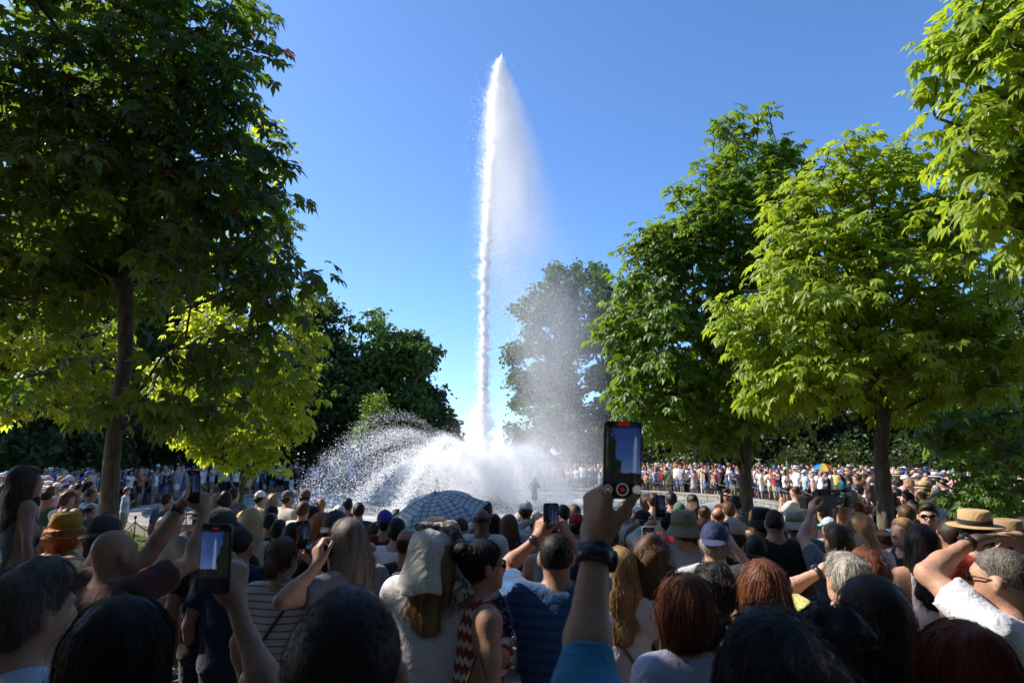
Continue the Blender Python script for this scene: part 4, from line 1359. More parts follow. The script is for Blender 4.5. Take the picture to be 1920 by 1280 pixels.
def hair_prims(r, style):
    s = r.hs; C = r.hc; M = r.Rh.T
    def h(x, y, z): return C + r.Rh @ (np.array([x, y, z]) * s)
    def w(x, y, z): return C + r.Rt @ (np.array([x, y, z]) * s)      # hangs with the body
    g = {'buzz': 0.004, 'short': 0.013, 'bald': 0.005, 'bob': 0.022, 'long': 0.02, 'straight': 0.019, 'curly': 0.035, 'longcurly': 0.03, 'bun': 0.013, 'pony': 0.012, 'wavy': 0.024, 'thick': 0.022}[style]
    P = [ell(h(0, -0.018, 0.02), np.array([0.079 + g * 0.85, 0.096 + g, 0.096 + g]) * s, M, 0.03)]
    if style in ('short', 'thick'):
        P.append(ell(h(0, -0.055, -0.02), np.array([0.07 + g * 0.5, 0.05 + g * 0.6, 0.075]) * s, M, 0.03))
        P.append(ell(h(0, 0.03, 0.085), np.array([0.055, 0.06, 0.035 + g * 0.4]) * s, M, 0.03))
    if style == 'bob':
        P.append(ell(h(0, -0.04, -0.05), np.array([0.1, 0.085, 0.11]) * s, M, 0.04))
        for sd in (-1, 1): P.append(ell(h(sd * 0.075, 0.0, -0.05), np.array([0.028, 0.06, 0.095]) * s, M, 0.03))
    if style in ('long', 'straight', 'wavy', 'longcurly'):
        wd = 1.0 if style in ('straight', 'long') else 1.2
        ln = {'long': 0.34, 'straight': 0.38, 'wavy': 0.33, 'longcurly': 0.36}[style]
        P.append(Prim(h(0, -0.05, 0.0), w(0, -0.085, -0.14), 0.085 * s * wd, 0.085 * s * wd, r.Rt.T, (1, 0.75, 1), 0.04))
        P.append(Prim(w(0, -0.085, -0.14), w(0, -0.115, -ln), 0.088 * s * wd, 0.062 * s * wd, r.Rt.T, (1.1, 0.5, 1), 0.04))
        for sd in (-1, 1):
            P.append(Prim(h(sd * 0.072, -0.015, 0.02), w(sd * 0.088, -0.03, -0.13), 0.03 * s * wd, 0.034 * s * wd, k=0.03))
            P.append(Prim(w(sd * 0.088, -0.03, -0.13), w(sd * 0.085, -0.09, -ln * 0.85), 0.034 * s * wd, 0.024 * s * wd, k=0.03))
    if style == 'curly':
        P.append(ell(h(0, -0.045, -0.04), np.array([0.12, 0.1, 0.12]) * s, M, 0.04))
    if style == 'bun':
        P.append(ell(h(0, -0.105, 0.075), np.array([0.045, 0.042, 0.045]) * s, M, 0.012))
    if style == 'pony':
        P.append(Prim(h(0, -0.1, 0.03), w(0, -0.15, -0.05), 0.028 * s, 0.034 * s, k=0.015)); P.append(Prim(w(0, -0.15, -0.05), w(0, -0.13, -0.26), 0.034 * s, 0.012 * s, k=0.02))
    return P

def hair_cut(r, style, rgs):
    s = r.hs
    fr = 1.0 if style in ('buzz', 'short', 'bald', 'pony', 'bun', 'thick') else 0.0
    amp = {'curly': 0.013, 'longcurly': 0.011, 'wavy': 0.008, 'bob': 0.006, 'short': 0.006, 'thick': 0.007}.get(style, 0.0035)
    if r.coarse: amp = max(amp, 0.009)
    wf = wrinkle(rgs, amp * s, 34.0 if r.coarse else 75.0 if style in ('curly', 'longcurly') else 50.0)
    def post(Q, d):
        q = (Q - r.hc) @ r.Rh / s
        x, y, z = q[..., 0], q[..., 1], q[..., 2]
        e = wf(Q)
        d = d + e
        # the face stays free
        if fr:
            line = -0.014 + 0.95 * y + 0.2 * e / s
            d = np.maximum(d, (line - z) * 0.72 * s)
            d = np.maximum(d, (-0.098 - z) * s)
        else:
            face = np.minimum(np.minimum(y - 0.038 + 0.25 * np.abs(x), 0.062 - z + 0.3 * e / s), 0.075 + 0.1 * np.maximum(0, -z) - np.abs(x))
            d = np.maximum(d, face * s * 0.8)
        if style == 'bald':
            d = np.maximum(d, (z - 0.045) * s)
        return d
    return post

def strands(r, prims, post, n, seed, seglen=0.014, steps=7, width=0.0011, curl=0.0, lift=0.004):
    """fine ribbons of hair that follow the hair body from the crown downwards"""
    rg = np.random.default_rng(seed)
    s = r.hs
    V, F = polygonise(prims, 0.016 * s, 0, post, 1)
    if len(V) == 0: return V, np.zeros((0, 4), int)
    p = V[rg.integers(0, len(V), n)] + rg.normal(size=(n, 3)) * 0.005 * s
    crown = r.hc + r.Rh @ (np.array([0.01, -0.045, 0.11]) * s)
    down = np.array([0, 0, -1.0])
    pts = []
    ph = rg.uniform(0, 6.28, n); tilt = rg.normal(size=(n, 3)) * 0.22
    fly = np.where(rg.uniform(size=n) < 0.07, rg.uniform(2, 5, n), 1.0)
    eps = 0.004
    def f(Q): return post(Q, field(prims, Q))
    for st in range(steps):
        d0 = f(p)
        g = np.stack([f(p + np.eye(3)[i] * eps) - d0 for i in range(3)], 1); g /= np.linalg.norm(g, axis=1, keepdims=True) + 1e-9
        off = lift * (0.4 + 1.0 * st / steps) * s * rg.uniform(0.3, 1.3, n) * fly
        p = p - g * np.clip(d0 - off, -0.02, 0.02)[:, None]
        pts.append(p.copy())
        out = p - crown
        flow = nrm_rows(out) * 0.5 + down * (0.25 + np.clip(np.linalg.norm(out, axis=1) / (0.16 * s), 0, 1))[:, None] + tilt
        if curl: flow = flow + curl * np.stack([np.cos(ph + st * 1.4), np.sin(ph + st * 1.4), np.zeros(n)], 1)
        flow -= g * np.sum(flow * g, axis=1, keepdims=True)
        p = p + nrm_rows(flow) * seglen * s
    pts = np.stack(pts, 1)                       # n, steps, 3
    T = np.gradient(pts, axis=1)
    view = nrm_rows((np.array([0, 0, 0]) + rg.normal(size=(n, 3))))
    side = np.cross(T, view[:, None, :]); side /= np.linalg.norm(side, axis=2, keepdims=True) + 1e-9
    wv = width * np.linspace(1.0, 0.35, steps)[None, :, None]
    A = pts - side * wv; Bq = pts + side * wv
    V = np.concatenate([A, Bq], axis=1).reshape(-1, 3)
    i = np.arange(steps - 1)
    q = np.stack([i, i + 1, steps + i + 1, steps + i], 1)
    F = (q[None] + (np.arange(n) * 2 * steps)[:, None, None]).reshape(-1, 4)
    return V, F

def nrm_rows(a): return a / (np.linalg.norm(a, axis=1, keepdims=True) + 1e-9)

def hat_mesh(r, style):
    s = r.hs; Mh = r.Rh
    mb = MB()
    C = r.hc + r.Rh @ (np.array([0, -0.014, 0.02]) * s)
    rx, ry, rz = 0.087 * s, 0.107 * s, 0.099 * s
    if style in ('cap', 'capback', 'capturn'):
        # six-panel dome with button
        prof = [(math.cos(t) * 1.0, math.sin(t)) for t in np.linspace(-0.02, math.pi / 2 - 0.03, 9)]
        V = [(a_ * 1.0, z_ * rz * 1.02) for a_, z_ in prof]
        V = [(0.965, -0.004)] + V + [(0.004, rz * 1.02)]
        mb.lathe(V, 28, Mh, C + Mh @ np.array([0, 0, 0.012 * s]), rx, ry)
        mb.lathe([(0.001, 0.008 * s), (0.007 * s, 0.006 * s), (0.009 * s, 0)], 10, Mh, C + Mh @ np.array([0, 0, 0.012 * s + rz * 1.015]))
        d = {'cap': 1, 'capback': -1, 'capturn': 1}[style]
        # visor: curved plate with thickness
        n = 15; Vv = []; Q = []
        for row, (ext, zz) in enumerate([(0.93, 0.004), (1.0, 0.003)]):
            pass
        for lay in (0, 1):
            for j in range(5):
                t = j / 4
                for i in range(n):
                    a = (i / (n - 1) - 0.5) * R(128)
                    prj = 0.075 * s * t * math.cos(a * 1.2) ** 0.6 if abs(a * 1.2) < 1.5 else 0
                    x = math.sin(a) * rx * (0.985 + 0.0 * t); y = math.cos(a) * ry * 0.985 + max(0, prj)
                    z = 0.014 * s - 0.35 * max(0, prj) - 0.012 * s * (abs(a) / R(64)) ** 2 * t - lay * 0.003 * s
                    Vv.append(C + Mh @ np.array([x, d * y, z]))
        for lay in (0, 1):
            for j in range(4):
                for i in range(n - 1):
                    b = lay * 5 * n + j * n + i
                    Q.append([b, b + 1, b + n + 1, b + n] if lay == 0 else [b, b + n, b + n + 1, b + 1])
        for i in range(n - 1):
            b = 4 * n + i; Q.append([b, b + 1, b + 1 + 5 * n, b + 5 * n])
        mb.add(Vv, q=Q)
    elif style == 'bucket':
        mb.lathe([(0.9, 0), (0.99, 0.0), (0.97, rz * 0.6), (0.9, rz * 0.93), (0.7, rz * 1.04), (0.01, rz * 1.05)], 28, Mh, C + Mh @ np.array([0, 0, 0.005]), rx * 1.03, ry * 1.0)
        n = 28
        mb.lathe([(1.0, 0.004), (1.3, -0.035 * s), (1.48, -0.062 * s), (1.48, -0.066 * s), (1.28, -0.041 * s), (0.97, -0.002)], n, Mh, C + Mh @ np.array([0, 0, 0.005]), rx, ry)
    elif style in ('straw', 'fedora', 'boater'):
        flat = style == 'boater'
        top = rz * (0.95 if flat else 1.12)
        pr = [(0.98, 0.0), (0.97, top * 0.5), (0.93, top * 0.93), (0.85, top), (0.3, top * (1.0 if flat else 0.9)), (0.01, top * (1.0 if flat else 0.86))]
        mb.lathe(pr, 30, Mh, C + Mh @ np.array([0, 0, 0.02 * s]), rx * 1.03, ry * 1.02)
        w = 1.75 if style != 'fedora' else 1.5
        mb.lathe([(1.0, 0.004), (1.3, 0.0), (w, -0.012 * s if not flat else 0.0), (w, -0.017 * s if not flat else -0.006), (1.2, -0.006), (0.95, -0.002)], 30, Mh, C + Mh @ np.array([0, 0, 0.02 * s]), rx, ry)
    return mb

def band_mesh(r):
    s = r.hs; mb = MB(); C = r.hc + r.Rh @ (np.array([0, -0.014, 0.02]) * s)
    rx, ry = 0.088 * s, 0.107 * s
    mb.lathe([(1.0, 0.008 * s), (1.035, 0.009 * s), (1.03, 0.036 * s), (1.0, 0.037 * s)], 30, r.Rh, C + r.Rh @ np.array([0, 0, 0.02 * s]), rx * 1.02, ry * 1.01)
    return mb

def glasses_mesh(r):
    s = r.hs; mb = MB()
    def h(x, y, z): return r.hc + r.Rh @ (np.array([x, y, z]) * s)
    for sd in (-1, 1):
        V = []
        for lay, yy in ((0, 0.108), (1, 0.104)):
            for k in range(12):
                a = k * math.pi / 6
                V.append(h(sd * (0.034 + 0.028 * math.copysign(abs(math.cos(a)) ** 0.7, math.cos(a))), yy - 0.012 * abs(0.034 + 0.028 * math.cos(a) * sd * sd) / 0.06, 0.002 + 0.021 * math.copysign(abs(math.sin(a)) ** 0.8, math.sin(a))))
        q = [[k, (k + 1) % 12, 12 + (k + 1) % 12, 12 + k] for k in range(12)]
        V += [h(sd * 0.034, 0.1005, 0.002), h(sd * 0.034, 0.0965, 0.002)]
        t = [[24, k, (k + 1) % 12] for k in range(12)] + [[25, 12 + (k + 1) % 12, 12 + k] for k in range(12)]
        mb.add(V, q=q, t=t)
        mb.tube([h(sd * 0.062, 0.092, 0.008), h(sd * 0.078, 0.05, 0.008), h(sd * 0.083, -0.005, 0.004), h(sd * 0.08, -0.03, -0.02)], 0.0028 * s, 6)
    mb.tube([h(-0.008, 0.109, 0.008), h(0, 0.115, 0.01), h(0.008, 0.109, 0.008)], 0.0025 * s, 6)
    return mb

def ring_on(a, b, t, rad, w, th=0.004, n=18):
    """band round a limb from a to b at fraction t"""
    a = np.asarray(a); b = np.asarray(b); d = nrm(b - a); c = a + (b - a) * t
    x = nrm(np.cross(d, [0.3, 0.2, 1])); y = np.cross(d, x)
    M = np.stack([x, y, d], 1)
    return MB().lathe([(rad, -w / 2), (rad + th, -w / 2), (rad + th, w / 2), (rad, w / 2)], n, M, c)

# ------------------------------------------------------------------ materials of people
def people_mats():
    b = NB("skin")
    col = b.n("ObjectInfo").outputs["Color"]
    co = b.coord()
    n = b.noise(14, 4, co); n2 = b.noise(220, 2, co)
    c = b.mix(b.math('MULTIPLY', n, 0.6), col, b.mix(1.0, col, (0.82, 0.5, 0.4, 1), 'MULTIPLY'))
    fr = b.ramp(b.noise(95, 3, co), [(0.55, (0, 0, 0, 1)), (0.72, (1, 1, 1, 1))])
    c = b.mix(b.math('MULTIPLY', fr, 0.45), c, b.mix(1.0, col, (0.55, 0.4, 0.34, 1), 'MULTIPLY'))
    p = b.principled(Base_Color=c, Roughness=0.5)
    p.inputs["Specular IOR Level"].default_value = 0.35
    p.inputs["Subsurface Weight"].default_value = 0.12
    p.inputs["Subsurface Radius"].default_value = (0.012, 0.005, 0.003)
    b.set(p.inputs["Normal"], b.bump(b.math('ADD', n2, b.math('MULTIPLY', b.noise(45, 4, co), 1.5)), 0.35, 0.004))
    b.done(p)
    def cloth(name, pat=None):
        b = NB(name)
        col = b.n("ObjectInfo").outputs["Color"]
        co = b.coord()
        n = b.noise(7, 4, co); weave = b.noise(420, 1, co)
        c = b.mix(b.math('MULTIPLY', n, 0.3), col, b.mix(1.0, col, (0.7, 0.7, 0.7, 1), 'MULTIPLY'))
        if pat: c = pat(b, co, c)
        p = b.principled(Base_Color=c, Roughness=0.88)
        p.inputs["Specular IOR Level"].default_value = 0.2
        p.inputs["Sheen Weight"].default_value = 0.15
        h = b.math('ADD', b.math('MULTIPLY', b.noise(16, 3, co, 0.5, 1.5), 1.0), b.math('MULTIPLY', weave, 0.06))
        b.set(p.inputs["Normal"], b.bump(h, 0.5, 0.02))
        return b.done(p)
    cloth("cloth")
    def stripes(scale, dark, duty=0.5, wob=0.0):
        def f(b, co, c):
            s = b.sep(co)
            z = s[2]
            if wob: z = b.math('ADD', z, b.math('MULTIPLY', b.math('PINGPONG', b.math('ADD', s[0], b.math('MULTIPLY', s[1], 0.6)), 0.02), wob))
            w = b.math('FRACT', b.math('MULTIPLY', z, scale))
            m = b.math('LESS_THAN', w, duty)
            return b.mix(m, c, dark)
        return f
    cloth("cloth_thin_stripe", stripes(28, (0.12, 0.13, 0.16, 1), 0.22))
    cloth("cloth_tonal_stripe", stripes(22, (0.03, 0.07, 0.16, 1), 0.45))
    cloth("cloth_bw_stripe", stripes(24, (0.02, 0.02, 0.025, 1), 0.45))
    cloth("cloth_zigzag", stripes(16, (0.62, 0.5, 0.44, 1), 0.4, 0.9))
    def floral(b, co, c):
        v = b.n("TexVoronoi"); v.inputs["Scale"].default_value = 26; b.set(v.inputs["Vector"], co)
        m = b.math('LESS_THAN', v.outputs["Distance"], 0.33)
        return b.mix(m, c, (0.55, 0.5, 0.42, 1))
    cloth("cloth_floral", floral)
    def leopard(b, co, c):
        v = b.noise(38, 3, co, 0.6, 0.5)
        m = b.ramp(v, [(0.47, (0, 0, 0, 1)), (0.53, (1, 1, 1, 1))])
        return b.mix(m, c, (0.08, 0.07, 0.065, 1))
    cloth("cloth_leopard", leopard)
    def straw(b, co, c):
        s = b.sep(co)
        w = b.n("TexWave"); w.inputs["Scale"].default_value = 60; w.inputs["Distortion"].default_value = 2.0; w.bands_direction = 'Z'
        b.set(w.inputs["Vector"], co)
        return b.mix(b.math('MULTIPLY', w.outputs["Fac"], 0.4), c, (0.2, 0.13, 0.06, 1))
    cloth("straw_weave", straw)
    # hair: streaks run downwards round the head
    b = NB("hair")
    col = b.n("ObjectInfo").outputs["Color"]
    co = b.coord()
    s = b.sep(co)
    v = b.comb(b.math('MULTIPLY', s[0], 1.0), b.math('MULTIPLY', s[1], 1.0), b.math('MULTIPLY', s[2], 0.10))
    n = b.noise(210, 4, v, 0.6); n2 = b.noise(26, 3, v)
    lite = b.mix(1.0, col, (1.7, 1.6, 1.5, 1), 'MULTIPLY'); dark = b.mix(1.0, col, (0.45, 0.42, 0.4, 1), 'MULTIPLY')
    f = b.ramp(b.math('ADD', b.math('MULTIPLY', n, 0.6), b.math('MULTIPLY', n2, 0.4)), [(0.35, (0, 0, 0, 1)), (0.65, (1, 1, 1, 1))])
    c = b.mix(f, dark, lite)
    p = b.principled(Base_Color=c, Roughness=0.45)
    p.inputs["Specular IOR Level"].default_value = 0.22
    b.set(p.inputs["Normal"], b.bump(n, 0.5, 0.006))
    b.done(p)
    def plain(name, rough, metal=0.0, spec=0.5):
        b = NB(name)
        col = b.n("ObjectInfo").outputs["Color"]
        n = b.noise(30, 3, b.coord())
        c = b.mix(b.math('MULTIPLY', n, 0.25), col, b.mix(1.0, col, (0.7, 0.7, 0.7, 1), 'MULTIPLY'))
        p = b.principled(Base_Color=c, Roughness=rough, Metallic=metal)
        p.inputs["Specular IOR Level"].default_value = spec
        return b.done(p)
    plain("plastic", 0.35); plain("leather", 0.55); plain("metal", 0.3, 0.9); plain("gloss_black", 0.08); plain("eye_white", 0.2)
people_mats()
# ------------------------------------------------------------------ putting people together
SKIN = {'light': (0.56, 0.37, 0.28), 'mid': (0.47, 0.29, 0.20), 'tan': (0.36, 0.21, 0.14), 'brown': (0.2, 0.115, 0.075)}
HAIRC = {'black': (0.012, 0.010, 0.009), 'dark': (0.028, 0.019, 0.013), 'brown': (0.075, 0.042, 0.022), 'auburn': (0.12, 0.042, 0.018), 'red': (0.17, 0.035, 0.014), 'ginger': (0.3, 0.09, 0.025),
         'blond': (0.46, 0.32, 0.15), 'dblond': (0.27, 0.17, 0.08), 'grey': (0.27, 0.26, 0.24), 'white': (0.55, 0.53, 0.5), 'salt': (0.11, 0.10, 0.09)}

def person_parts(sp, vox, seed, nstr=0, fine=()):
    """list of (part name, V, F, material name, colour)"""
    if vox > 0.025: sp = dict(sp, ear=0.006)
    r = make_rig(sp)
    out = []
    P = head_prims(r) + torso_prims(r)
    for nm in ('L', 'R'): P += arm_prims(r, nm, hand=nm not in fine)
    for nm in ('L', 'R'): P += leg_prims(r, nm)
    cut = 0.80 * r.s
    if vox < 0.05 and not sp.get('sit'):
        V, F = polygonise(P, vox, 0, lambda Q, d: np.maximum(d, cut - Q[..., 2]), 1)
        v2, f2 = polygonise(P, max(vox * 1.9, 0.028), 0, lambda Q, d: np.maximum(d, Q[..., 2] - cut - 0.05), 1)
        F = np.concatenate([F, f2 + len(V)]); V = np.concatenate([V, v2])
    else:
        V, F = polygonise(P, vox, 0, None, 1)
    for nm in fine:
        sd = -1 if nm == 'L' else 1
        hp = hand_prims(r.wr[nm], r.hd[nm], r.hn[nm], sp.get('thumb' + nm, (-sd * 0.8, -0.6, 0.2)), r.s * 1.02, r.curl[nm])
        fw = nrm(r.wr[nm] - r.el[nm])
        hp.append(Prim(r.wr[nm] - fw * 0.06, r.wr[nm] + r.hd[nm] * 0.02, 0.027 * r.s * (0.86 if r.f else 1.0), 0.026 * r.s, k=0.012))
        v2, f2 = polygonise(hp, max(0.0045, vox * 0.38), 0, None, 1)
        F = np.concatenate([F, f2 + len(V)]); V = np.concatenate([V, v2])
    skin = SKIN[sp.get('skin', 'mid')]
    out.append(("person", V, F, "skin", skin))
    if sp.get('bot', 'trousers'):
        V, F = bottom_mesh(r, sp, max(vox * 1.1, 0.03), seed)
        out.append((sp.get('bot', 'trousers') if sp.get('bot') != 'miniskirt' else 'skirt', V, F, sp.get('botmat', 'cloth'), sp.get('botcol', (0.03, 0.035, 0.05))))
    if sp.get('top', 'shirt'):
        V, F = shirt_mesh(r, sp, vox * 1.15, seed)
        out.append((sp.get('top', 'shirt'), V, F, sp.get('topmat', 'cloth'), sp.get('col', (0.5, 0.5, 0.5))))
    if sp.get('shoes', True) and not sp.get('sit'):
        V, F = shoe_mesh(r, vox)
        out.append(("shoes", V, F, "leather", sp.get('shoecol', (0.06, 0.05, 0.045))))
    st = sp.get('hair', 'short')
    if st:
        hp = hair_prims(r, st); base = hair_cut(r, st, seed)
        hat = sp.get('hat')
        if hat:
            def post(Q, d):
                d = base(Q, d); q = (Q - r.hc) @ r.Rh / r.hs
                return np.maximum(d, (q[..., 2] - 0.02) * r.hs)
        else:
            post = base
        V, F = polygonise(hp, (vox * 0.85 if vox < 0.02 else vox * 0.92), 0, post, 1)
        F = [F]
        if nstr and len(V):
            cu = {'curly': 0.9, 'longcurly': 0.8, 'wavy': 0.4, 'bob': 0.15}.get(st, 0.06)
            stp, sg = {'buzz': (3, 0.0035), 'bald': (3, 0.004), 'short': (5, 0.009), 'thick': (6, 0.011)}.get(st, (8, 0.02))
            v2, f2 = strands(r, hp, post, nstr, seed, sg, stp, 0.00055 + 0.0005 * (vox > 0.013) + 0.0003 * (vox > 0.018), cu, {'buzz': 0.0012, 'bald': 0.0012, 'short': 0.006, 'thick': 0.008, 'curly': 0.012, 'longcurly': 0.012}.get(st, 0.006))
            F = [np.concatenate([F[0], f2 + len(V)])]; V = np.concatenate([V, v2])
        out.append(("hair", V, F, "hair", HAIRC[sp.get('hairc', 'dark')]))
    if sp.get('hat'):
        mb = hat_mesh(r, sp['hat'])
        strawy = sp['hat'] in ('straw', 'boater', 'fedora')
        out.append((("cap" if sp['hat'].startswith('cap') else "hat"), mb, None, 'straw_weave' if strawy and sp.get('hatcol', (0,))[0] > 0.2 else sp.get('hatmat', 'cloth'), sp.get('hatcol', (0.1, 0.1, 0.1))))
        if strawy: out.append(("hat_band", band_mesh(r), None, 'cloth', (0.015, 0.015, 0.02)))
    if sp.get('glasses'):
        out.append(("sunglasses", glasses_mesh(r), None, 'gloss_black', (0.012, 0.011, 0.01)))
    for nm in ('L', 'R'):
        w = sp.get('watch' + nm)
        if w:
            rad = 0.028 * r.s * (0.86 if r.f else 1)
            mb = ring_on(r.el[nm], r.wr[nm], 0.93, rad, 0.022 * r.s, 0.004)
            out.append(("watch", mb, None, 'plastic', w))
            c = r.el[nm] + (r.wr[nm] - r.el[nm]) * 0.93; d = nrm(r.wr[nm] - r.el[nm])
            nn = nrm(-np.asarray(r.hn[nm]) + d * (np.asarray(r.hn[nm]) @ d)); x = np.cross(d, nn)
            mb2 = MB().lathe([(0.0005, 0.010), (0.017, 0.010), (0.0195, 0.007), (0.0195, -0.004)], 20, np.stack([x, d, nn], 1), c + nn * rad)
            out.append(("watch_face", mb2, None, 'gloss_black', (0.03, 0.03, 0.035)))
    if sp.get('strap'):
        sd, colr = sp['strap']
        up = r.up; b = r.bd
        pts = [up((sd * 0.1, 0.09, 1.38)), up((sd * 0.115, 0.0, 1.475)), up((sd * 0.1, -0.1, 1.38)), up((0, -0.135 * b, 1.22)), up((-sd * 0.12, -0.11 * b, 1.05)), up((-sd * 0.17 * b, 0.0, 0.95))]
        tt = np.linspace(0, 5, 26); pts = np.array(pts)
        fine_p = np.stack([np.interp(tt, np.arange(6), pts[:, i]) for i in range(3)], 1)
        for _ in range(3): fine_p[1:-1] = 0.5 * fine_p[1:-1] + 0.25 * (fine_p[:-2] + fine_p[2:])
        out.append(("strap", MB().tube(fine_p, 0.009, 6), None, 'leather', colr))
    if sp.get('pack'):
        up = r.up; M = r.Rt.T
        pr = [Prim(up((-0.08, -0.2, 1.08)), up((0.08, -0.2, 1.08)), 0.09, M=M, s=(1, 0.9, 1.0), k=0.05), Prim(up((-0.08, -0.19, 1.32)), up((0.08, -0.19, 1.32)), 0.075, M=M, s=(1, 0.85, 1), k=0.06), ell(up((0, -0.19, 1.2)), (0.15, 0.085, 0.2), M, 0.05), Prim(up((-0.07, -0.27, 1.08)), up((0.07, -0.27, 1.08)), 0.045, k=0.02)]
        V, F = polygonise(pr, max(vox, 0.014), 0, (lambda Q, d, w=wrinkle(seed, 0.004): d + w(Q)), 1)
        out.append(("backpack", V, F, 'cloth', sp['pack']))
        mb = MB()
        for sd in (-1, 1):
            pts = np.array([up((sd * 0.1, -0.14, 1.4)), up((sd * 0.115, -0.05, 1.475)), up((sd * 0.115, 0.03, 1.46)), up((sd * 0.12, 0.115, 1.33)), up((sd * 0.15, 0.06, 1.12)), up((sd * 0.14, -0.12, 1.04))])
            tt = np.linspace(0, 5, 21); fp = np.stack([np.interp(tt, np.arange(6), pts[:, i]) for i in range(3)], 1)
            for _ in range(2): fp[1:-1] = 0.5 * fp[1:-1] + 0.25 * (fp[:-2] + fp[2:])
            mb.tube(fp, 0.017, 8)
        out.append(("shoulder_straps", mb, None, 'cloth', sp['pack']))
    return out, r

def part_mesh(name, V, F):
    if isinstance(V, MB): return V.mesh(name, True)
    return mesh_np(name, V, F, True)

PEOPLE = []
def place(parts, loc, yaw, label, group=None, scale=1.0, recolor=None, meshes=None, cat='person'):
    root = None; ms = []
    for i, (nm, V, F, mat, col) in enumerate(parts):
        me = meshes[i] if meshes else part_mesh(nm, V, F)
        if not me.materials: me.materials.append(MATS[mat])
        ms.append(me)
        o = bpy.data.objects.new(nm, me)
        COL.objects.link(o)
        c = (recolor or {}).get(nm, col)
        o.color = (*c, 1.0)
        if root is None:
            root = o
            o.location = loc; o.rotation_euler = (0, 0, yaw); o.scale = (scale,) * 3
        else:
            o.parent = root
    tag(root, label, cat, group)
    PEOPLE.append(root)
    return root, ms

def vox_for(Y):
    return 0.0125 if Y < 2.3 else 0.016 if Y < 3.5 else 0.019 if Y < 5 else 0.023 if Y < 7.5 else 0.03

SEED = [100]
FOOT = []
def hero(label, px, top, Y, yaw=0, group='people in the near crowd', z0=None, **sp):
    SEED[0] += 1
    P = at(px, top, Y)
    gz = ground_z(Y)
    extra = 0.012 + (0.02 if sp.get('hat') else 0.008)
    H = (P.z - gz - extra) / (1.0 - 0.0 * Y)
    if 'H' in sp: H = sp['H']
    if not 1.38 < H < 1.98: print('HEIGHT', label, round(H, 2))
    sp['H'] = H
    ya = R(yaw)
    loc = np.array([P.x, Y, gz if z0 is None else z0])
    Rz = np.array(Matrix.Rotation(ya, 3, 'Z'))
    for nm in ('L', 'R'):
        a = sp.get(nm)
        if isinstance(a, tuple) and a[0] == 'px':
            o = dict(a[4]) if len(a) > 4 else {}
            o['to'] = Rz.T @ (np.array(at(a[1], a[2], a[3])) - loc)
            for kk in ('hd', 'hn', 'pole'):
                if kk in o: o[kk] = Rz.T @ np.asarray(o[kk], float)
            sp[nm] = o
        t = sp.get('thumb' + nm)
        if t is not None: sp['thumb' + nm] = Rz.T @ np.asarray(t, float)
    v = sp.pop('vox', vox_for(Y))
    parts, r = person_parts(sp, v, SEED[0], sp.get('nstr', 2600 if Y < 1.9 else 1100 if Y < 3.3 else 320 if Y < 5 else 0), sp.get('fine', ()))
    root, _ = place(parts, loc, ya, label, group)
    FOOT.append((P.x, Y))
    root_w = lambda p: Rz @ np.asarray(p, float) + loc
    return root, r, root_w

def child(root, name, mb_or_V, mat, col, F=None):
    me = part_mesh(name, mb_or_V, F)
    me.materials.append(MATS[mat])
    o = bpy.data.objects.new(name, me); COL.objects.link(o); o.parent = root; o.color = (*col, 1)
    return o

# ------------------------------------------------------------------ phones and other things in hands
def screen_mat(name, treeside=-1, jet=0.22, bright=0.9, W_=0.07, H_=0.145):
    b = NB(name)
    s = b.sep(b.coord())
    x = b.math('MULTIPLY', s[0], 1 / W_); z = b.math('MULTIPLY', s[2], 1 / H_)     # -0.5..0.5
    skyc = b.ramp(b.math('ADD', z, 0.5), [(0.25, (0.16, 0.26, 0.5, 1)), (0.55, (0.05, 0.11, 0.38, 1)), (0.95, (0.02, 0.045, 0.2, 1))])
    n = b.noise(45, 5, b.coord(), 0.6)
    edge = b.math('ADD', b.math('MULTIPLY', x, treeside * 0.9), b.math('SUBTRACT', b.math('MULTIPLY', n, 0.5), b.math('MULTIPLY', b.math('ADD', z, 0.1), 0.5)))
    c = b.mix(b.math('GREATER_THAN', edge, 0.3), skyc, (0.012, 0.02, 0.012, 1))
    jd = b.math('ABSOLUTE', b.math('SUBTRACT', x, b.math('ADD', jet, b.math('MULTIPLY', z, 0.05))))
    jm = b.math('MULTIPLY', b.math('MAXIMUM', b.math('SUBTRACT', 1.0, b.math('DIVIDE', jd, b.math('ADD', 0.03, b.math('MULTIPLY', n, 0.07)))), 0.0), b.math('LESS_THAN', b.math('ADD', z, b.math('MULTIPLY', jd, 2.0)), 0.33))
    c = b.mix(b.math('MULTIPLY', jm, 0.6), c, (0.62, 0.68, 0.8, 1))
    low = b.math('LESS_THAN', z, b.math('ADD', -0.2, b.math('MULTIPLY', n, 0.08)))
    c = b.mix(low, c, (0.014, 0.014, 0.018, 1))
    bar = b.math('LESS_THAN', z, -0.3)
    c = b.mix(bar, c, (0.003, 0.003, 0.004, 1))
    bar2 = b.math('GREATER_THAN', z, 0.42)
    c = b.mix(bar2, c, (0.003, 0.003, 0.004, 1))
    p = b.principled(Base_Color=(0.004, 0.004, 0.005, 1), Roughness=0.12)
    b.set(p.inputs["Emission Color"], c); p.inputs["Emission Strength"].default_value = bright
    return b.done(p)

def rrect(w, h, r, n=5):
    P = []
    for cx, cz, a0 in ((w / 2 - r, h / 2 - r, 0), (-w / 2 + r, h / 2 - r, 90), (-w / 2 + r, -h / 2 + r, 180), (w / 2 - r, -h / 2 + r, 270)):
        for k in range(n):
            a = R(a0 + 90 * k / (n - 1)); P.append((cx + r * math.cos(a), cz + r * math.sin(a)))
    return P

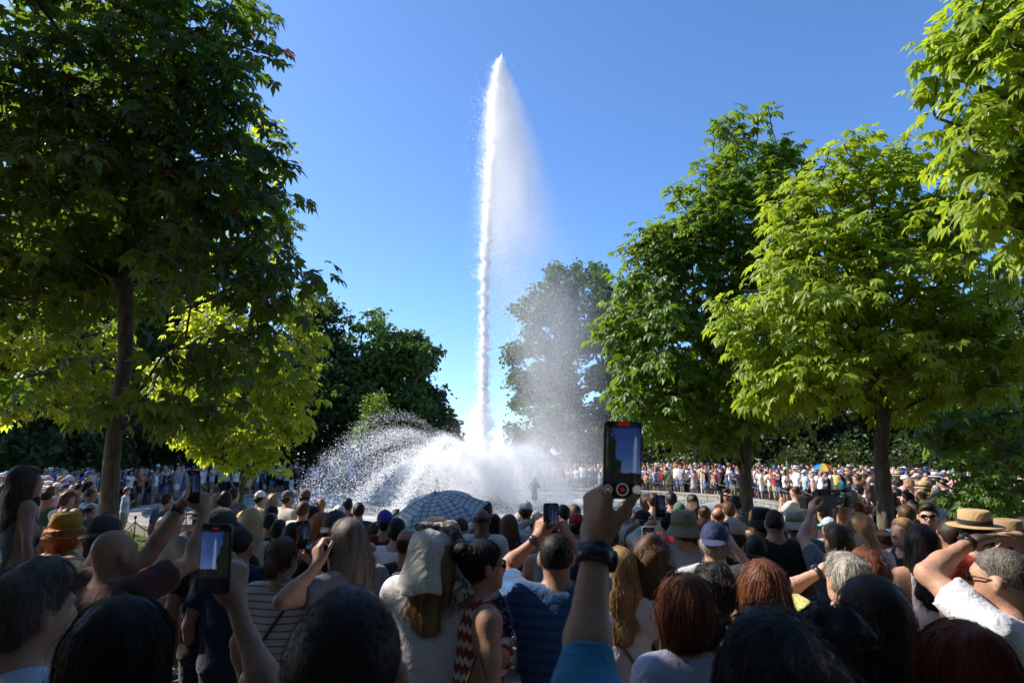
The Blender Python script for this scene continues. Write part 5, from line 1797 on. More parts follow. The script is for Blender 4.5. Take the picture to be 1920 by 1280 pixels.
def slab(w, h, r, layers, yc=0.0):
    """rounded plate; layers: (inset, y)"""
    mb = MB(); V = []; m = None
    for ins, y in layers:
        pr = rrect(w - 2 * ins, h - 2 * ins, max(0.0008, r - ins))
        m = len(pr)
        V += [(x, y, z) for x, z in pr]
    L = len(layers); q = []; t = []
    for i in range(L - 1):
        for k in range(m): q.append([i * m + k, (i + 1) * m + k, (i + 1) * m + (k + 1) % m, i * m + (k + 1) % m])
    V += [(0, layers[0][1], 0), (0, layers[-1][1], 0)]
    for k in range(m):
        t.append([L * m, k, (k + 1) % m]); t.append([L * m + 1, (L - 1) * m + (k + 1) % m, (L - 1) * m + k])
    return mb.add(V, q=q, t=t)

def phone(label, px, py, Y, rot=(0, 0, 0), w=0.077, h=0.16, col=(0.012, 0.013, 0.016), screen="screen", hud=False, group='phones held up to film the jet'):
    P = at(px, py, Y)
    b = slab(w, h, 0.011, [(0.0025, -0.0042), (0.0004, -0.0035), (0, -0.002), (0, 0.002), (0.0006, 0.0038), (0.003, 0.0045)])
    root = empty("phone", P); root.rotation_euler = tuple(R(a) for a in rot)
    tag(root, label, 'phone', group)
    bo = b.build("case", MATS["plastic"], root); bo.color = (*col, 1)
    sc = slab(w - 0.007, h - 0.008, 0.009, [(0, -0.0049), (0, -0.0043)]).build("screen", MATS[screen], root)
    cm = MB(); cm.box((-w * 0.22, 0.0058, h * 0.33), (w * 0.42, 0.0024, w * 0.44)); o = cm.build("camera_bump", MATS["plastic"], root); o.color = (*col, 1)
    mb = MB(); mb.box((w / 2 + 0.0006, 0, h * 0.2), (0.0012, 0.003, 0.02)); o = mb.build("side_button", MATS["plastic"], root); o.color = (*col, 1)
    if hud:
        for nm, x, z, rad, colr, emi in (("pause_button", -0.028, -0.055, 0.0085, (0.5, 0.5, 0.52), 0), ("record_button", 0.0, -0.055, 0.0115, (0.6, 0.6, 0.62), 0), ("shutter_button", 0.028, -0.055, 0.0085, (0.55, 0.55, 0.57), 1)):
            V = [(x + math.cos(a) * rr, -0.0051, z + math.sin(a) * rr) for rr in ((rad * 0.88, rad) if not emi else (0.0002, rad)) for a in np.linspace(0, 2 * np.pi, 24, endpoint=False)]
            q = [[k, (k + 1) % 24, 24 + (k + 1) % 24, 24 + k] for k in range(24)]
            obj(nm, mesh_np(nm, V, np.array(q), False), MATS["hud_white"], root)
        V = [(math.cos(a) * rr, -0.0052, -0.055 + math.sin(a) * rr) for rr in (0.0002, 0.0048) for a in np.linspace(0, 2 * np.pi, 20, endpoint=False)]
        obj("record_dot", mesh_np("record_dot", V, np.array([[k, (k + 1) % 20, 20 + (k + 1) % 20, 20 + k] for k in range(20)]), False), MATS["hud_red"], root)
        for dx in (-0.0022, 0.0022):
            V = [(-0.028 + dx - 0.0011, -0.0052, -0.0585), (-0.028 + dx + 0.0011, -0.0052, -0.0585), (-0.028 + dx + 0.0011, -0.0052, -0.0515), (-0.028 + dx - 0.0011, -0.0052, -0.0515)]
            obj("pause_mark", mesh_np("pause_mark", V, np.array([[0, 1, 2, 3]]), False), MATS["hud_white"], root)
        V = [(x, -0.0052, z) for x, z in rrect(0.023, 0.0075, 0.002)]
        n = len(V); V.append((0, -0.0052, 0)); V = [(x, y, z + 0.0685) for x, y, z in V]
        obj("recording_badge", mesh_np("recording_badge", V, np.array([[n, k, (k + 1) % n] for k in range(n)]), False), MATS["hud_red"], root)
        V = [(-0.016, -0.0052, -0.0735), (0.016, -0.0052, -0.0735), (0.016, -0.0052, -0.0725), (-0.016, -0.0052, -0.0725)]
        obj("home_bar", mesh_np("home_bar", V, np.array([[0, 1, 2, 3]]), False), MATS["hud_white"], root)
    else:
        V = [(x, -0.0052, z + h * 0.435) for x, z in [(-0.008, -0.002), (0.008, -0.002), (0.008, 0.002), (-0.008, 0.002)]]
        obj("recording_badge", mesh_np("recording_badge", V, np.array([[0, 1, 2, 3]]), False), MATS["hud_red"], root)
    return root

def em(name, col, st):
    b = NB(name)
    p = b.principled(Base_Color=(0.02, 0.02, 0.02, 1), Roughness=0.2)
    p.inputs["Emission Color"].default_value = c4(col); p.inputs["Emission Strength"].default_value = st
    b.done(p)
screen_mat("screen", -1, 0.33, 0.2); screen_mat("screen_centre", 1, 0.0, 0.24); screen_mat("screen_dim", -1, 0.1, 0.06)
em("hud_white", (0.7, 0.7, 0.72), 0.13); em("hud_red", (0.8, 0.04, 0.02), 0.075)
# ------------------------------------------------------------------ the near crowd, person by person
UPHAND = dict(hd=(0, 0.15, 1.0), curl=(0.5, 0.7, 0.5))
WHITE = (0.78, 0.77, 0.75); BLACK = (0.012, 0.012, 0.014); NAVY = (0.016, 0.022, 0.05); OLIVE = (0.17, 0.18, 0.13)

def near_crowd():
    # --- the large heads along the bottom edge
    hero('man with close-cropped dark hair, very large head at the bottom left of centre', 640, 1092, 1.02, hair='buzz', hairc='black', skin='tan', col=BLACK, hpitch=2, head=1.02, yaw=-8)
    hero('person with glossy straight black hair at bottom left, holding a phone out to the right', 222, 1117, 1.42, sex='f', hair='straight', hairc='black', skin='mid', col=BLACK, bot='trousers', yaw=-8,
         R=('px', 438, 1130, 1.72, dict(hd=(-0.1, 0.1, 1), hn=(-0.8, 0.6, 0), pole=(0.6, -0.1, -1), curl=(0.6, 0.8, 0.6), lift=0.03, len=1.12)),
         fine=('R',), thumbR=(0, -1, 0.2), thumbL=(0, -1, 0.2), sleeve='short')
    phone('black phone filming the jet above the glossy black hair, bottom left', 404, 1046, 1.67, rot=(4, 1, -6), screen="screen_centre")
    r0, rg_, tw = hero('grey-haired man in a pale blue polo shirt at the bottom left corner', 44, 1052, 1.8, yaw=-30, hair='short', hairc='salt', skin='mid', col=(0.52, 0.58, 0.68), hpitch=3, build=1.1)
    C = rg_.up((0, 0.0, 1.468))
    child(r0, "collar", MB().lathe([(0.071, -0.025), (0.080, -0.022), (0.072, 0.016), (0.066, 0.02), (0.064, 0.0)], 26, rg_.Rt, C, 1.0, 1.1), 'cloth', (0.52, 0.58, 0.68))
    child(r0, "collar_line", MB().lathe([(0.0805, -0.017), (0.0815, -0.015), (0.0795, -0.010), (0.079, -0.011)], 26, rg_.Rt, C, 1.0, 1.1), 'cloth', (0.02, 0.025, 0.05))
    # the man whose left arm holds the big phone up
    r0, rg_, tw = hero('dark curly-haired man in bright blue shirt at bottom, left arm holding up a phone', 1478, 1166, 0.98, yaw=6, hair='thick', hairc='black', skin='mid', col=(0.045, 0.24, 0.40), sleeve='long', cuff=0.30, wr=0.008, ease=0.017,
                        L=('px', 1118, 1012, 1.36, dict(hd=(0.06, 0.0, 1), hn=(0.86, 0.5, 0), pole=(-0.42, 0.0, -0.9), curl=(0.75, 0.75, 0.5), lift=0.05, len=1.14)), fine=('L',), thumbL=(0.5, -0.85, 0.2), vox=0.011)
    a, b_ = rg_.el['L'], rg_.wr['L']
    child(r0, "watch_band", ring_on(a, b_, 0.88, 0.029, 0.034, 0.006, 24), 'plastic', (0.012, 0.03, 0.045))
    d = nrm(b_ - a); c_ = a + (b_ - a) * 0.88
    n_ = nrm(np.array([0.9, 0.3, 0.1]) - d * (np.array([0.9, 0.3, 0.1]) @ d)); x_ = np.cross(d, n_)
    child(r0, "watch_face", MB().lathe([(0.0005, 0.0125), (0.018, 0.0125), (0.0215, 0.009), (0.0215, -0.004)], 24, np.stack([x_, d, n_], 1), c_ + n_ * 0.029), 'gloss_black', (0.012, 0.012, 0.014))
    phone('large black phone held high right of centre, showing the filmed jet', 1167, 862, 1.325, rot=(5, 1.5, 2), w=0.074, h=0.148, screen="screen", hud=True)
    hero('woman with short tousled auburn hair in a pale lavender blouse', 1292, 1076, 2.35, sex='f', hair='bob', hairc='auburn', skin='light', col=(0.50, 0.50, 0.66), bot='skirt', botcol=(0.2, 0.2, 0.25), yaw=10, sleeve='short')
    hero('person with long straight dark hair, large head right of centre near the bottom', 1640, 1077, 2.0, sex='f', hair='straight', hairc='dark', skin='mid', col=(0.32, 0.30, 0.31), yaw=8)
    hero('person with red-brown short hair at the bottom right corner', 1812, 1162, 1.7, sex='f', hair='bob', hairc='red', skin='light', col=(0.05, 0.03, 0.03), yaw=5)
    r0, rg_, tw = hero('man in a white T-shirt at the right edge shading his eyes with both hands', 1888, 1018, 2.45, yaw=38, hair='buzz', hairc='salt', skin='mid', col=(0.72, 0.73, 0.77), hyaw=6, glasses=True, watchL=(0.02, 0.02, 0.025), sleeve='short', slen=0.7,
         L=('px', 1822, 1014, 2.62, dict(hd=(1, 0.15, 0.12), hn=(0.1, -0.4, -1), pole=(-1, -0.1, -0.35), curl=(0.1, 0.12, 0.1), lift=0.05, len=1.06)),
         R=('px', 1915, 1008, 2.75, dict(hd=(-1, 0.1, 0.05), hn=(0, -0.4, -1), pole=(0.6, 0.6, -0.6), curl=(0.1, 0.12, 0.1), lift=0.05)), fine=('L', 'R'), thumbL=(0, 0.3, -0.7), thumbR=(0, 0.3, -0.7), wr=0.006, strap=(1, (0.03, 0.03, 0.035)))
    hero('woman with long straight red-brown hair in front of the black-clad group', 1432, 1047, 2.75, sex='f', hair='straight', hairc='auburn', skin='light', col=(0.1, 0.09, 0.1), yaw=4)
    hero('person with round black hair just behind the auburn-haired woman', 1338, 1056, 2.9, sex='m', hair='thick', hairc='black', skin='tan', col=BLACK)
    hero('person in a black cap worn low, between the black hair and the red-brown hair', 1392, 1052, 3.1, hat='cap', hatcol=(0.02, 0.021, 0.023), hair='short', hairc='black', col=(0.05, 0.05, 0.055), yaw=20)
    hero('dark-haired person low in shade behind the very large dark head', 1560, 1112, 1.75, hair='curly', hairc='black', sex='f', col=BLACK, skin='tan', H=1.52)
    # --- left group
    r0, rg_, tw = hero('bald tanned man in a dark maroon shirt reaching up with both arms to a phone', 208, 984, 3.1, yaw=-24, hair=None, skin='tan', col=(0.07, 0.025, 0.02), build=1.12, hpitch=10, hyaw=-8,
         L=('px', 338, 950, 3.5, dict(hd=(0.35, 0.1, 0.9), hn=(0.8, 0.6, 0), pole=(-0.3, -0.2, -1), lift=0.06, len=1.12, curl=(0.5, 0.7, 0.5))), R=('px', 384, 960, 3.45, dict(hd=(-0.3, 0.1, 0.95), hn=(-0.8, 0.6, 0), pole=(0.5, -0.2, -1), lift=0.06, len=1.12, curl=(0.5, 0.7, 0.5))), fine=('L', 'R'), thumbL=(0, -1, 0.2), thumbR=(0, -1, 0.2), watchL=(0.03, 0.03, 0.03))
    phone('dark phone held in the bald man\'s raised hands, left', 362, 912, 3.42, rot=(6, 0, -12), screen="screen_dim")
    hero('man in a dark cap with pale front panel and grey-green shirt beside the bald man', 194, 958, 4.1, yaw=-10, hat='capback', hatcol=(0.05, 0.05, 0.05), hair='short', hairc='dark', col=(0.2, 0.23, 0.19), bot='shorts', botcol=(0.3, 0.27, 0.2), strap=(-1, (0.03, 0.025, 0.02)))
    hero('woman in a mustard yellow bucket hat with curly ginger hair', 122, 955, 4.8, sex='f', yaw=-22, hat='bucket', hatcol=(0.42, 0.25, 0.02), hair='curly', hairc='ginger', skin='light', topmat='cloth_bw_stripe', col=(0.12, 0.24, 0.16), sleeve='none', bot='skirt', botcol=(0.55, 0.5, 0.38), botmat='cloth_floral', L='hip')
    # child on shoulders and the carrier
    hero('dark-clothed man carrying a girl on his shoulders at the left edge', 38, 998, 4.5, yaw=-30, hair='short', hairc='dark', col=(0.02, 0.02, 0.022), skin='tan')
    hero('girl with long wavy brown hair sitting on a man\'s shoulders at the left edge', 46, 872, 4.42, yaw=-35, sex='f', hair='wavy', hairc='brown', skin='mid', col=(0.13, 0.17, 0.18), bot='dress', botcol=(0.13, 0.17, 0.18), sit=True, H=1.28, z0=at(46, 872, 4.42).z - 1.30, head=1.08, sleeve='none', shoes=False)
    hero('man in a dark grey cap with a dark shirt left of the blond woman', 415, 947, 4.3, yaw=-4, hat='cap', hatcol=(0.065, 0.062, 0.06), hair='short', hairc='dark', col=(0.014, 0.014, 0.016), hyaw=-25)
    hero('man with cropped grey-brown hair in a navy T-shirt', 448, 980, 4.2, yaw=-6, hair='buzz', hairc='dark', skin='tan', col=NAVY, build=1.08)
    hero('woman with long straight blond hair in a cream top', 470, 951, 5.9, sex='f', hair='straight', hairc='blond', col=(0.55, 0.48, 0.36), skin='mid', strap=(-1, (0.2, 0.04, 0.015)))
    r0, rg_, tw = hero('woman in a finely striped pale T-shirt raising a red phone', 528, 1002, 3.85, sex='f', yaw=-8, hair='pony', hairc='brown', skin='mid', topmat='cloth_thin_stripe', col=(0.52, 0.52, 0.5), bot='trousers', botcol=(0.42, 0.37, 0.33), strap=(1, (0.05, 0.025, 0.02)), hyaw=-15,
         R=('px', 582, 1052, 4.1, dict(hd=(-0.2, 0.1, 1), hn=(-0.8, 0.5, 0), pole=(0.8, -0.2, -1), curl=(0.5, 0.7, 0.5), lift=0.03)), fine=('R',), thumbR=(0.3, -1, 0.2))
    phone('phone in a dark red case above the striped T-shirt', 569, 1002, 4.05, rot=(4, -5, 5), col=(0.16, 0.012, 0.012), screen="screen_dim")
    r0, rg_, tw = hero('man with long grey hair in profile holding a camera to his face', 682, 968, 3.7, yaw=58, hair='straight', hairc='salt', skin='mid', col=(0.11, 0.125, 0.15), lean=10, hpitch=0, head=1.02,
         L=('px', 598, 1060, 3.5, dict(hd=(-0.2, 0.2, 1), hn=(0.2, 0.4, 0.4), pole=(-0.6, -0.5, -1), curl=(0.6, 0.8, 0.5))), R=('px', 625, 1050, 3.85, dict(hd=(-0.4, 0.1, 0.9), hn=(-0.5, -0.2, 0), pole=(0.6, -0.2, -1), curl=(0.6, 0.8, 0.5))), fine=('L', 'R'), thumbL=(0.5, 0, 0.5), thumbR=(-0.5, 0, 0.5))
    # compact camera he holds
    cp = at(604, 1030, 3.72); cr = empty("camera", cp, R(58)); tag(cr, 'small dark camera held to the face of the grey long-haired man', 'camera')
    o = slab(0.125, 0.08, 0.012, [(0.004, -0.028), (0, -0.022), (0, 0.022), (0.004, 0.028)]).build("camera_body", MATS["plastic"], cr); o.color = (0.02, 0.02, 0.022, 1)
    o = MB().lathe([(0.0, 0.075), (0.028, 0.075), (0.032, 0.07), (0.031, 0.03), (0.034, 0.025), (0.034, 0.0)], 22, rot_xyz(R(-90)), (0, 0.02, 0)).build("lens", MATS["plastic"], cr); o.color = (0.015, 0.015, 0.016, 1)
    o = MB().box((0, 0, 0.048), (0.04, 0.04, 0.022), taper=0.75).build("viewfinder", MATS["plastic"], cr); o.color = (0.02, 0.02, 0.022, 1)
    hero('man in a pale-fronted dark cap and black T-shirt left of the grey-haired man', 628, 952, 4.6, hat='capback', hatcol=(0.05, 0.05, 0.052), hair='short', hairc='dark', skin='mid', col=BLACK, yaw=-4)
    hero('woman with long curly ginger-red hair behind the red phone', 600, 962, 5.3, sex='f', hair='longcurly', hairc='ginger', col=(0.1, 0.1, 0.1), yaw=12)
    # --- centre
    r0, rg_, tw = hero('woman in white with a pale cloth draped over her head, centre foreground', 815, 962, 3.15, sex='f', yaw=-4, hair='wavy', hairc='dblond', hat='cap', hatcol=(0.012, 0.012, 0.013), skin='mid', col=(0.68, 0.64, 0.66), sleeve='long', hem=0.55, ease=0.024, loose=0.05, bot='trousers', botcol=(0.6, 0.55, 0.5), wr=0.009, build=1.05, hpitch=0,
         R='bag', L='bag')
    # cloth over the head: front layer pale, border leopard
    h = lambda x, y, z: rg_.hc + rg_.Rh @ (np.array([x, y, z]) * rg_.hs)
    cl = [ell(h(0, -0.03, -0.005), (0.098, 0.112, 0.098), rg_.Rh.T, 0.04), Prim(h(-0.01, -0.07, 0.02), h(-0.03, -0.125, -0.2), 0.088, 0.108, rg_.Rt.T, (1, 0.58, 1), 0.04), Prim(h(-0.06, -0.03, 0.0), h(-0.105, -0.09, -0.2), 0.035, 0.032, k=0.04), Prim(h(0.06, -0.03, 0.02), h(0.085, -0.08, -0.15), 0.035, 0.035, k=0.04)]
    wf = wrinkle(5, 0.012, 24); wg = wrinkle(8, 0.006, 55)
    def post(Q, d):
        q = (Q - rg_.hc) @ rg_.Rh
        d = d + wf(Q * np.array([1, 1, 0.5])) + wg(Q * np.array([1, 1, 0.35]))
        d = np.maximum(d, q[..., 1] - 0.03 + 0.1 * q[..., 2])
        d = np.maximum(d, -0.205 - 0.3 * q[..., 0] + 0.028 * np.sin(q[..., 0] * 21 + 1.0) + 0.9 * np.maximum(0, np.abs(q[..., 0] + 0.02) - 0.09) - q[..., 2])
        return d
    V, F = polygonise(cl, 0.013, 0, post, 1)
    child(r0, "head_cloth", V, 'cloth', (0.74, 0.72, 0.64), F)
    bd = [Prim(h(-0.06, -0.09, 0.085), h(0.085, -0.06, 0.075), 0.02, 0.026, k=0.03), Prim(h(0.085, -0.06, 0.075), h(0.135, -0.08, -0.02), 0.03, 0.036, k=0.03), Prim(h(0.135, -0.08, -0.02), h(0.145, -0.11, -0.19), 0.038, 0.042, k=0.03), Prim(h(0.145, -0.11, -0.19), h(0.12, -0.13, -0.25), 0.042, 0.02, k=0.03)]
    w2 = wrinkle(9, 0.008, 34)
    V, F = polygonise(bd, 0.011, 0, lambda Q, d: d + w2(Q), 1)
    child(r0, "patterned_border", V, 'cloth_leopard', (0.42, 0.38, 0.35), F)
    hero('person with a dark round hat under the patterned umbrella', 808, 955, 3.9, hat='bucket', hatcol=(0.012, 0.012, 0.013), hair='short', hairc='black', col=(0.04, 0.04, 0.05), H=1.62)
    hero('bald man in a navy shirt under the patterned umbrella', 764, 984, 4.6, hair='bald', hairc='dark', skin='tan', col=NAVY, sex='m', build=1.1, R=('px', 790, 1010, 5.0, dict(hd=(0, 0.1, 1), curl=(0.8, 0.9, 0.6))), fine=())
    r0, rg_, tw = hero('woman in sunglasses and a red and white zigzag dress, in profile', 893, 1006, 3.1, sex='f', yaw=-66, hair='bun', hairc='black', skin='mid', topmat='cloth_zigzag', col=(0.26, 0.035, 0.03), sleeve='none', bot='dress', botmat='cloth_zigzag', botcol=(0.26, 0.035, 0.03), glasses=True, vox=0.0125, ease=0.009, lowneck=False)
    # her tan shoulder bag
    bp = tw(rg_.up((0.19, -0.06, 0.84)))
    br = empty("handbag", bp, R(-50)); tag(br, 'brown leather handbag hanging beside the zigzag dress', 'bag')
    V, F = polygonise([Prim((-0.09, 0, -0.07), (0.09, 0, -0.07), 0.06, s=(1, 0.7, 1), M=np.eye(3), k=0.04), ell((0, 0, 0.03), (0.125, 0.04, 0.12), None, 0.05)], 0.012, 0, lambda Q, d: d + wrinkle(3, 0.004, 30)(Q), 1)
    o = obj("bag_body", mesh_np("bag_body", V, F), MATS["leather"], br); o.color = (0.16, 0.10, 0.055, 1)
    o = MB().tube([(-0.1, 0, 0.1), (-0.07, 0.0, 0.28), (0, 0.0, 0.42), (0.07, 0, 0.28), (0.1, 0, 0.1)], 0.008, 8).build("bag_strap", MATS["leather"], br); o.color = (0.13, 0.08, 0.045, 1)
    r0, rg_, tw = hero('man in a blue tonal striped T-shirt filming with both arms raised, centre', 1043, 992, 3.2, yaw=2, hair='buzz', hairc='black', skin='tan', topmat='cloth_tonal_stripe', col=(0.035, 0.105, 0.25), hpitch=8, watchL=(0.03, 0.035, 0.04), wr=0.006,
         L=('px', 1008, 1010, 3.42, dict(hd=(0.25, 0.1, 1), hn=(0.8, 0.6, 0), pole=(-0.8, -0.1, -0.8), lift=0.04, curl=(0.5, 0.8, 0.6))), R=('px', 1062, 1012, 3.48, dict(hd=(-0.2, 0.1, 1), hn=(-0.8, 0.6, 0), pole=(0.8, -0.1, -0.8), lift=0.04, curl=(0.5, 0.8, 0.6))), fine=('L', 'R'), thumbL=(0, -1, 0.2), thumbR=(0, -1, 0.2))
    phone('black phone above the man in the blue striped T-shirt', 1033, 972, 3.4, rot=(6, 0, 2), w=0.075, h=0.15, screen="screen_dim")
    # --- right of centre
    r0, rg_, tw = hero('woman with long fair hair in a white top with a crossbody strap', 1163, 1022, 3.7, sex='f', hair='straight', hairc='dblond', skin='light', col=(0.66, 0.63, 0.66), bot='skirt', botcol=(0.35, 0.4, 0.45), strap=(-1, (0.2, 0.15, 0.09)), yaw=-6)
    bp = tw(rg_.up((0.17, -0.1, 0.86)))
    br = empty("crossbody_bag", bp, R(-10)); tag(br, 'small beige crossbody bag with a yellow charm beside the white shorts', 'bag')
    o = slab(0.16, 0.19, 0.03, [(0.02, -0.035), (0, -0.02), (0, 0.02), (0.02, 0.035)]).build("bag_body", MATS["leather"], br); o.color = (0.45, 0.36, 0.25, 1)
    o = slab(0.15, 0.09, 0.03, [(0.01, -0.041), (0.0, -0.037)]).build("flap", MATS["leather"], br, loc=(0, 0, 0.045)); o.color = (0.42, 0.33, 0.22, 1)
    o = MB().lathe([(0.0005, 0.02), (0.02, 0.012), (0.024, 0), (0.018, -0.016), (0.0005, -0.02)], 12, None, (-0.03, -0.05, 0.09)).build("charm", MATS["plastic"], br); o.color = (0.7, 0.55, 0.05, 1)
    hero('woman with long curly brown hair in a maroon strapless top and white shorts', 1222, 1006, 3.75, sex='f', hair='longcurly', hairc='brown', skin='mid', col=(0.13, 0.02, 0.02), sleeve='none', tube=True, bot='shorts', botcol=(0.7, 0.68, 0.67), hem=0.98, yaw=-4,
         R=('px', 1222, 1040, 4.1, dict(hd=(0, 0, 1))), ease=0.006)
    phone('pale lilac phone above the curly brown hair', 1216, 1012, 4.2, rot=(6, 0, 0), col=(0.45, 0.42, 0.5), screen="screen_dim")
    r0, rg_, tw = hero('man in olive bucket hat and light grey shirt raising a phone', 1283, 952, 4.9, yaw=8, hat='bucket', hatcol=(0.17, 0.175, 0.12), hair='short', hairc='dark', col=(0.34, 0.36, 0.33), sleeve='long', cuff=0.55, build=1.15, wr=0.008,
         L=('px', 1228, 974, 5.2, dict(hd=(0.2, 0.1, 1), hn=(0.8, 0.3, 0), pole=(-1, -0.1, -0.6), lift=0.05, curl=(0.5, 0.8, 0.5))), fine=('L',), thumbL=(0, -1, 0.2), watchL=(0.4, 0.4, 0.4))
    phone('small dark phone raised by the man in the olive bucket hat', 1238, 948, 5.15, rot=(5, 0, 0), screen="screen_dim")
    r0, rg_, tw = hero('man in a navy cap worn backwards and a white shirt filming with a phone', 1338, 972, 4.1, yaw=-14, hat='capback', hatcol=(0.03, 0.045, 0.11), hair='short', hairc='grey', skin='light', col=(0.74, 0.73, 0.73), sleeve='long', cuff=0.3, wr=0.008,
         L=('px', 1330, 1032, 4.3, dict(hd=(0.3, 0.1, 1), hn=(0.8, 0.6, 0), pole=(-0.7, -0.3, -1), curl=(0.5, 0.8, 0.6))), R=('px', 1378, 1030, 4.35, dict(hd=(-0.4, 0.1, 0.9), hn=(-0.8, 0.6, 0), pole=(0.8, -0.1, -0.9), curl=(0.5, 0.8, 0.6))), fine=('L', 'R'), thumbL=(0, -1, 0.2), thumbR=(0, -1, 0.2), watchL=(0.2, 0.02, 0.03))
    phone('black phone with a blue picture in front of the white-shirted man', 1355, 1004, 4.26, rot=(5, 0, -4), screen="screen")
    hero('man in a pale grey cap and black T-shirt right of the navy cap', 1377, 967, 4.9, hat='cap', hatcol=(0.33, 0.33, 0.3), hair='short', hairc='dark', col=BLACK, hyaw=-30, skin='mid')
    hero('tall man with shaved head all in black beside the tree trunk', 1452, 951, 5.9, hair='buzz', hairc='dark', skin='tan', col=BLACK, build=1.15, yaw=-12, R='hip')
    hero('person in a black knitted cap and black jacket by the pointed chestnut', 1428, 948, 6.4, hat='bucket', hatcol=(0.015, 0.015, 0.016), hair='short', hairc='black', skin='brown', col=(0.03, 0.028, 0.028), sleeve='long')
    hero('child in a dark grey jacket beside the tree trunk', 1416, 972, 5.6, hair='short', hairc='black', skin='brown', col=(0.06, 0.055, 0.052), sleeve='long', H=1.5)
    hero('person in a beige sun hat and teal shirt', 1492, 952, 6.4, hat='bucket', hatcol=(0.42, 0.38, 0.3), hair='short', hairc='dark', col=(0.02, 0.17, 0.19), bot='shorts', botcol=(0.2, 0.19, 0.13))
    r0, rg_, tw = hero('camera operator with short dark hair in a charcoal T-shirt, left arm raised', 1572, 980, 4.7, yaw=10, hair='short', hairc='dark', skin='mid', col=(0.075, 0.088, 0.11), wr=0.008, hpitch=6,
         L=('px', 1522, 962, 5.0, dict(hd=(0.25, 0.3, 0.9), hn=(0.9, 0.2, -0.2), pole=(-1, -0.1, -0.5), lift=0.05, curl=(0.5, 0.8, 0.5))), R=('px', 1600, 985, 5.1, dict(hd=(0, 0.3, 0.9), pole=(0.8, 0, -0.8))), fine=('L',), thumbL=(0.3, -1, 0.2))
    hero('grey-haired older man in a yellow T-shirt shading his eyes with his left hand', 1590, 1032, 2.95, yaw=6, hair='short', hairc='grey', skin='light', col=(0.55, 0.5, 0.16), watchL=(0.02, 0.02, 0.022), hyaw=8,
         L=('px', 1540, 1070, 3.15, dict(hd=(0.8, 0.3, 0.55), hn=(0.3, -0.5, -0.8), pole=(-1, 0, -0.6), curl=(0.15, 0.2, 0.15), lift=0.03)), fine=('L',), thumbL=(0.3, 0, -0.7))
    hero('woman with curly red-brown hair behind the older grey-haired man', 1622, 1024, 3.7, sex='f', hair='curly', hairc='auburn', col=(0.5, 0.4, 0.4), H=1.5)
    hero('woman with a chin-length blond bob in a pale pink shirt', 1612, 960, 5.1, sex='f', hair='long', hairc='dblond', skin='light', col=(0.62, 0.5, 0.5), sleeve='long', strap=(-1, (0.25, 0.1, 0.06)))
    hero('woman with very long black hair in a pale pink sleeveless top and black skirt', 1728, 980, 4.4, sex='f', hair='straight', hairc='black', skin='mid', col=(0.62, 0.52, 0.53), sleeve='none', bot='miniskirt', botcol=(0.012, 0.012, 0.014), yaw=-14)
    hero('man in a boater straw hat and coral red T-shirt', 1828, 952, 4.3, yaw=-5, hat='boater', hatcol=(0.5, 0.33, 0.15), hair='short', hairc='dark', col=(0.42, 0.045, 0.03), skin='mid')
    hero('person in a brown straw hat in shade at the right edge', 1892, 974, 4.9, hat='straw', hatcol=(0.3, 0.2, 0.1), hair='short', hairc='dark', col=(0.05, 0.045, 0.04))
    hero('woman with tied-up dark hair in a black and white striped T-shirt', 1782, 972, 5.2, sex='f', hair='bun', hairc='dark', topmat='cloth_bw_stripe', col=(0.6, 0.6, 0.58), yaw=10, strap=(1, (0.03, 0.03, 0.035)))
    hero('man in sunglasses and a white T-shirt facing this way, right side', 1738, 940, 6.6, yaw=150, hair='short', hairc='dark', skin='mid', glasses=True, col=WHITE, strap=(1, (0.05, 0.05, 0.06)), vox=0.019)
    hero('smiling woman in a black vest facing left beside the mottled trunk', 1694, 966, 5.7, sex='f', yaw=112, hair='pony', hairc='dblond', skin='light', col=(0.02, 0.02, 0.025), sleeve='none', vox=0.018)
    hero('man with cropped hair in a blue shirt behind the smiling woman', 1698, 942, 7.2, yaw=-30, hair='buzz', hairc='brown', skin='mid', col=(0.04, 0.09, 0.3))
    hero('woman with a tousled dark ponytail behind the mottled trunk', 1712, 938, 8.0, sex='f', yaw=-40, hair='wavy', hairc='dark', col=(0.06, 0.08, 0.2))
near_crowd()

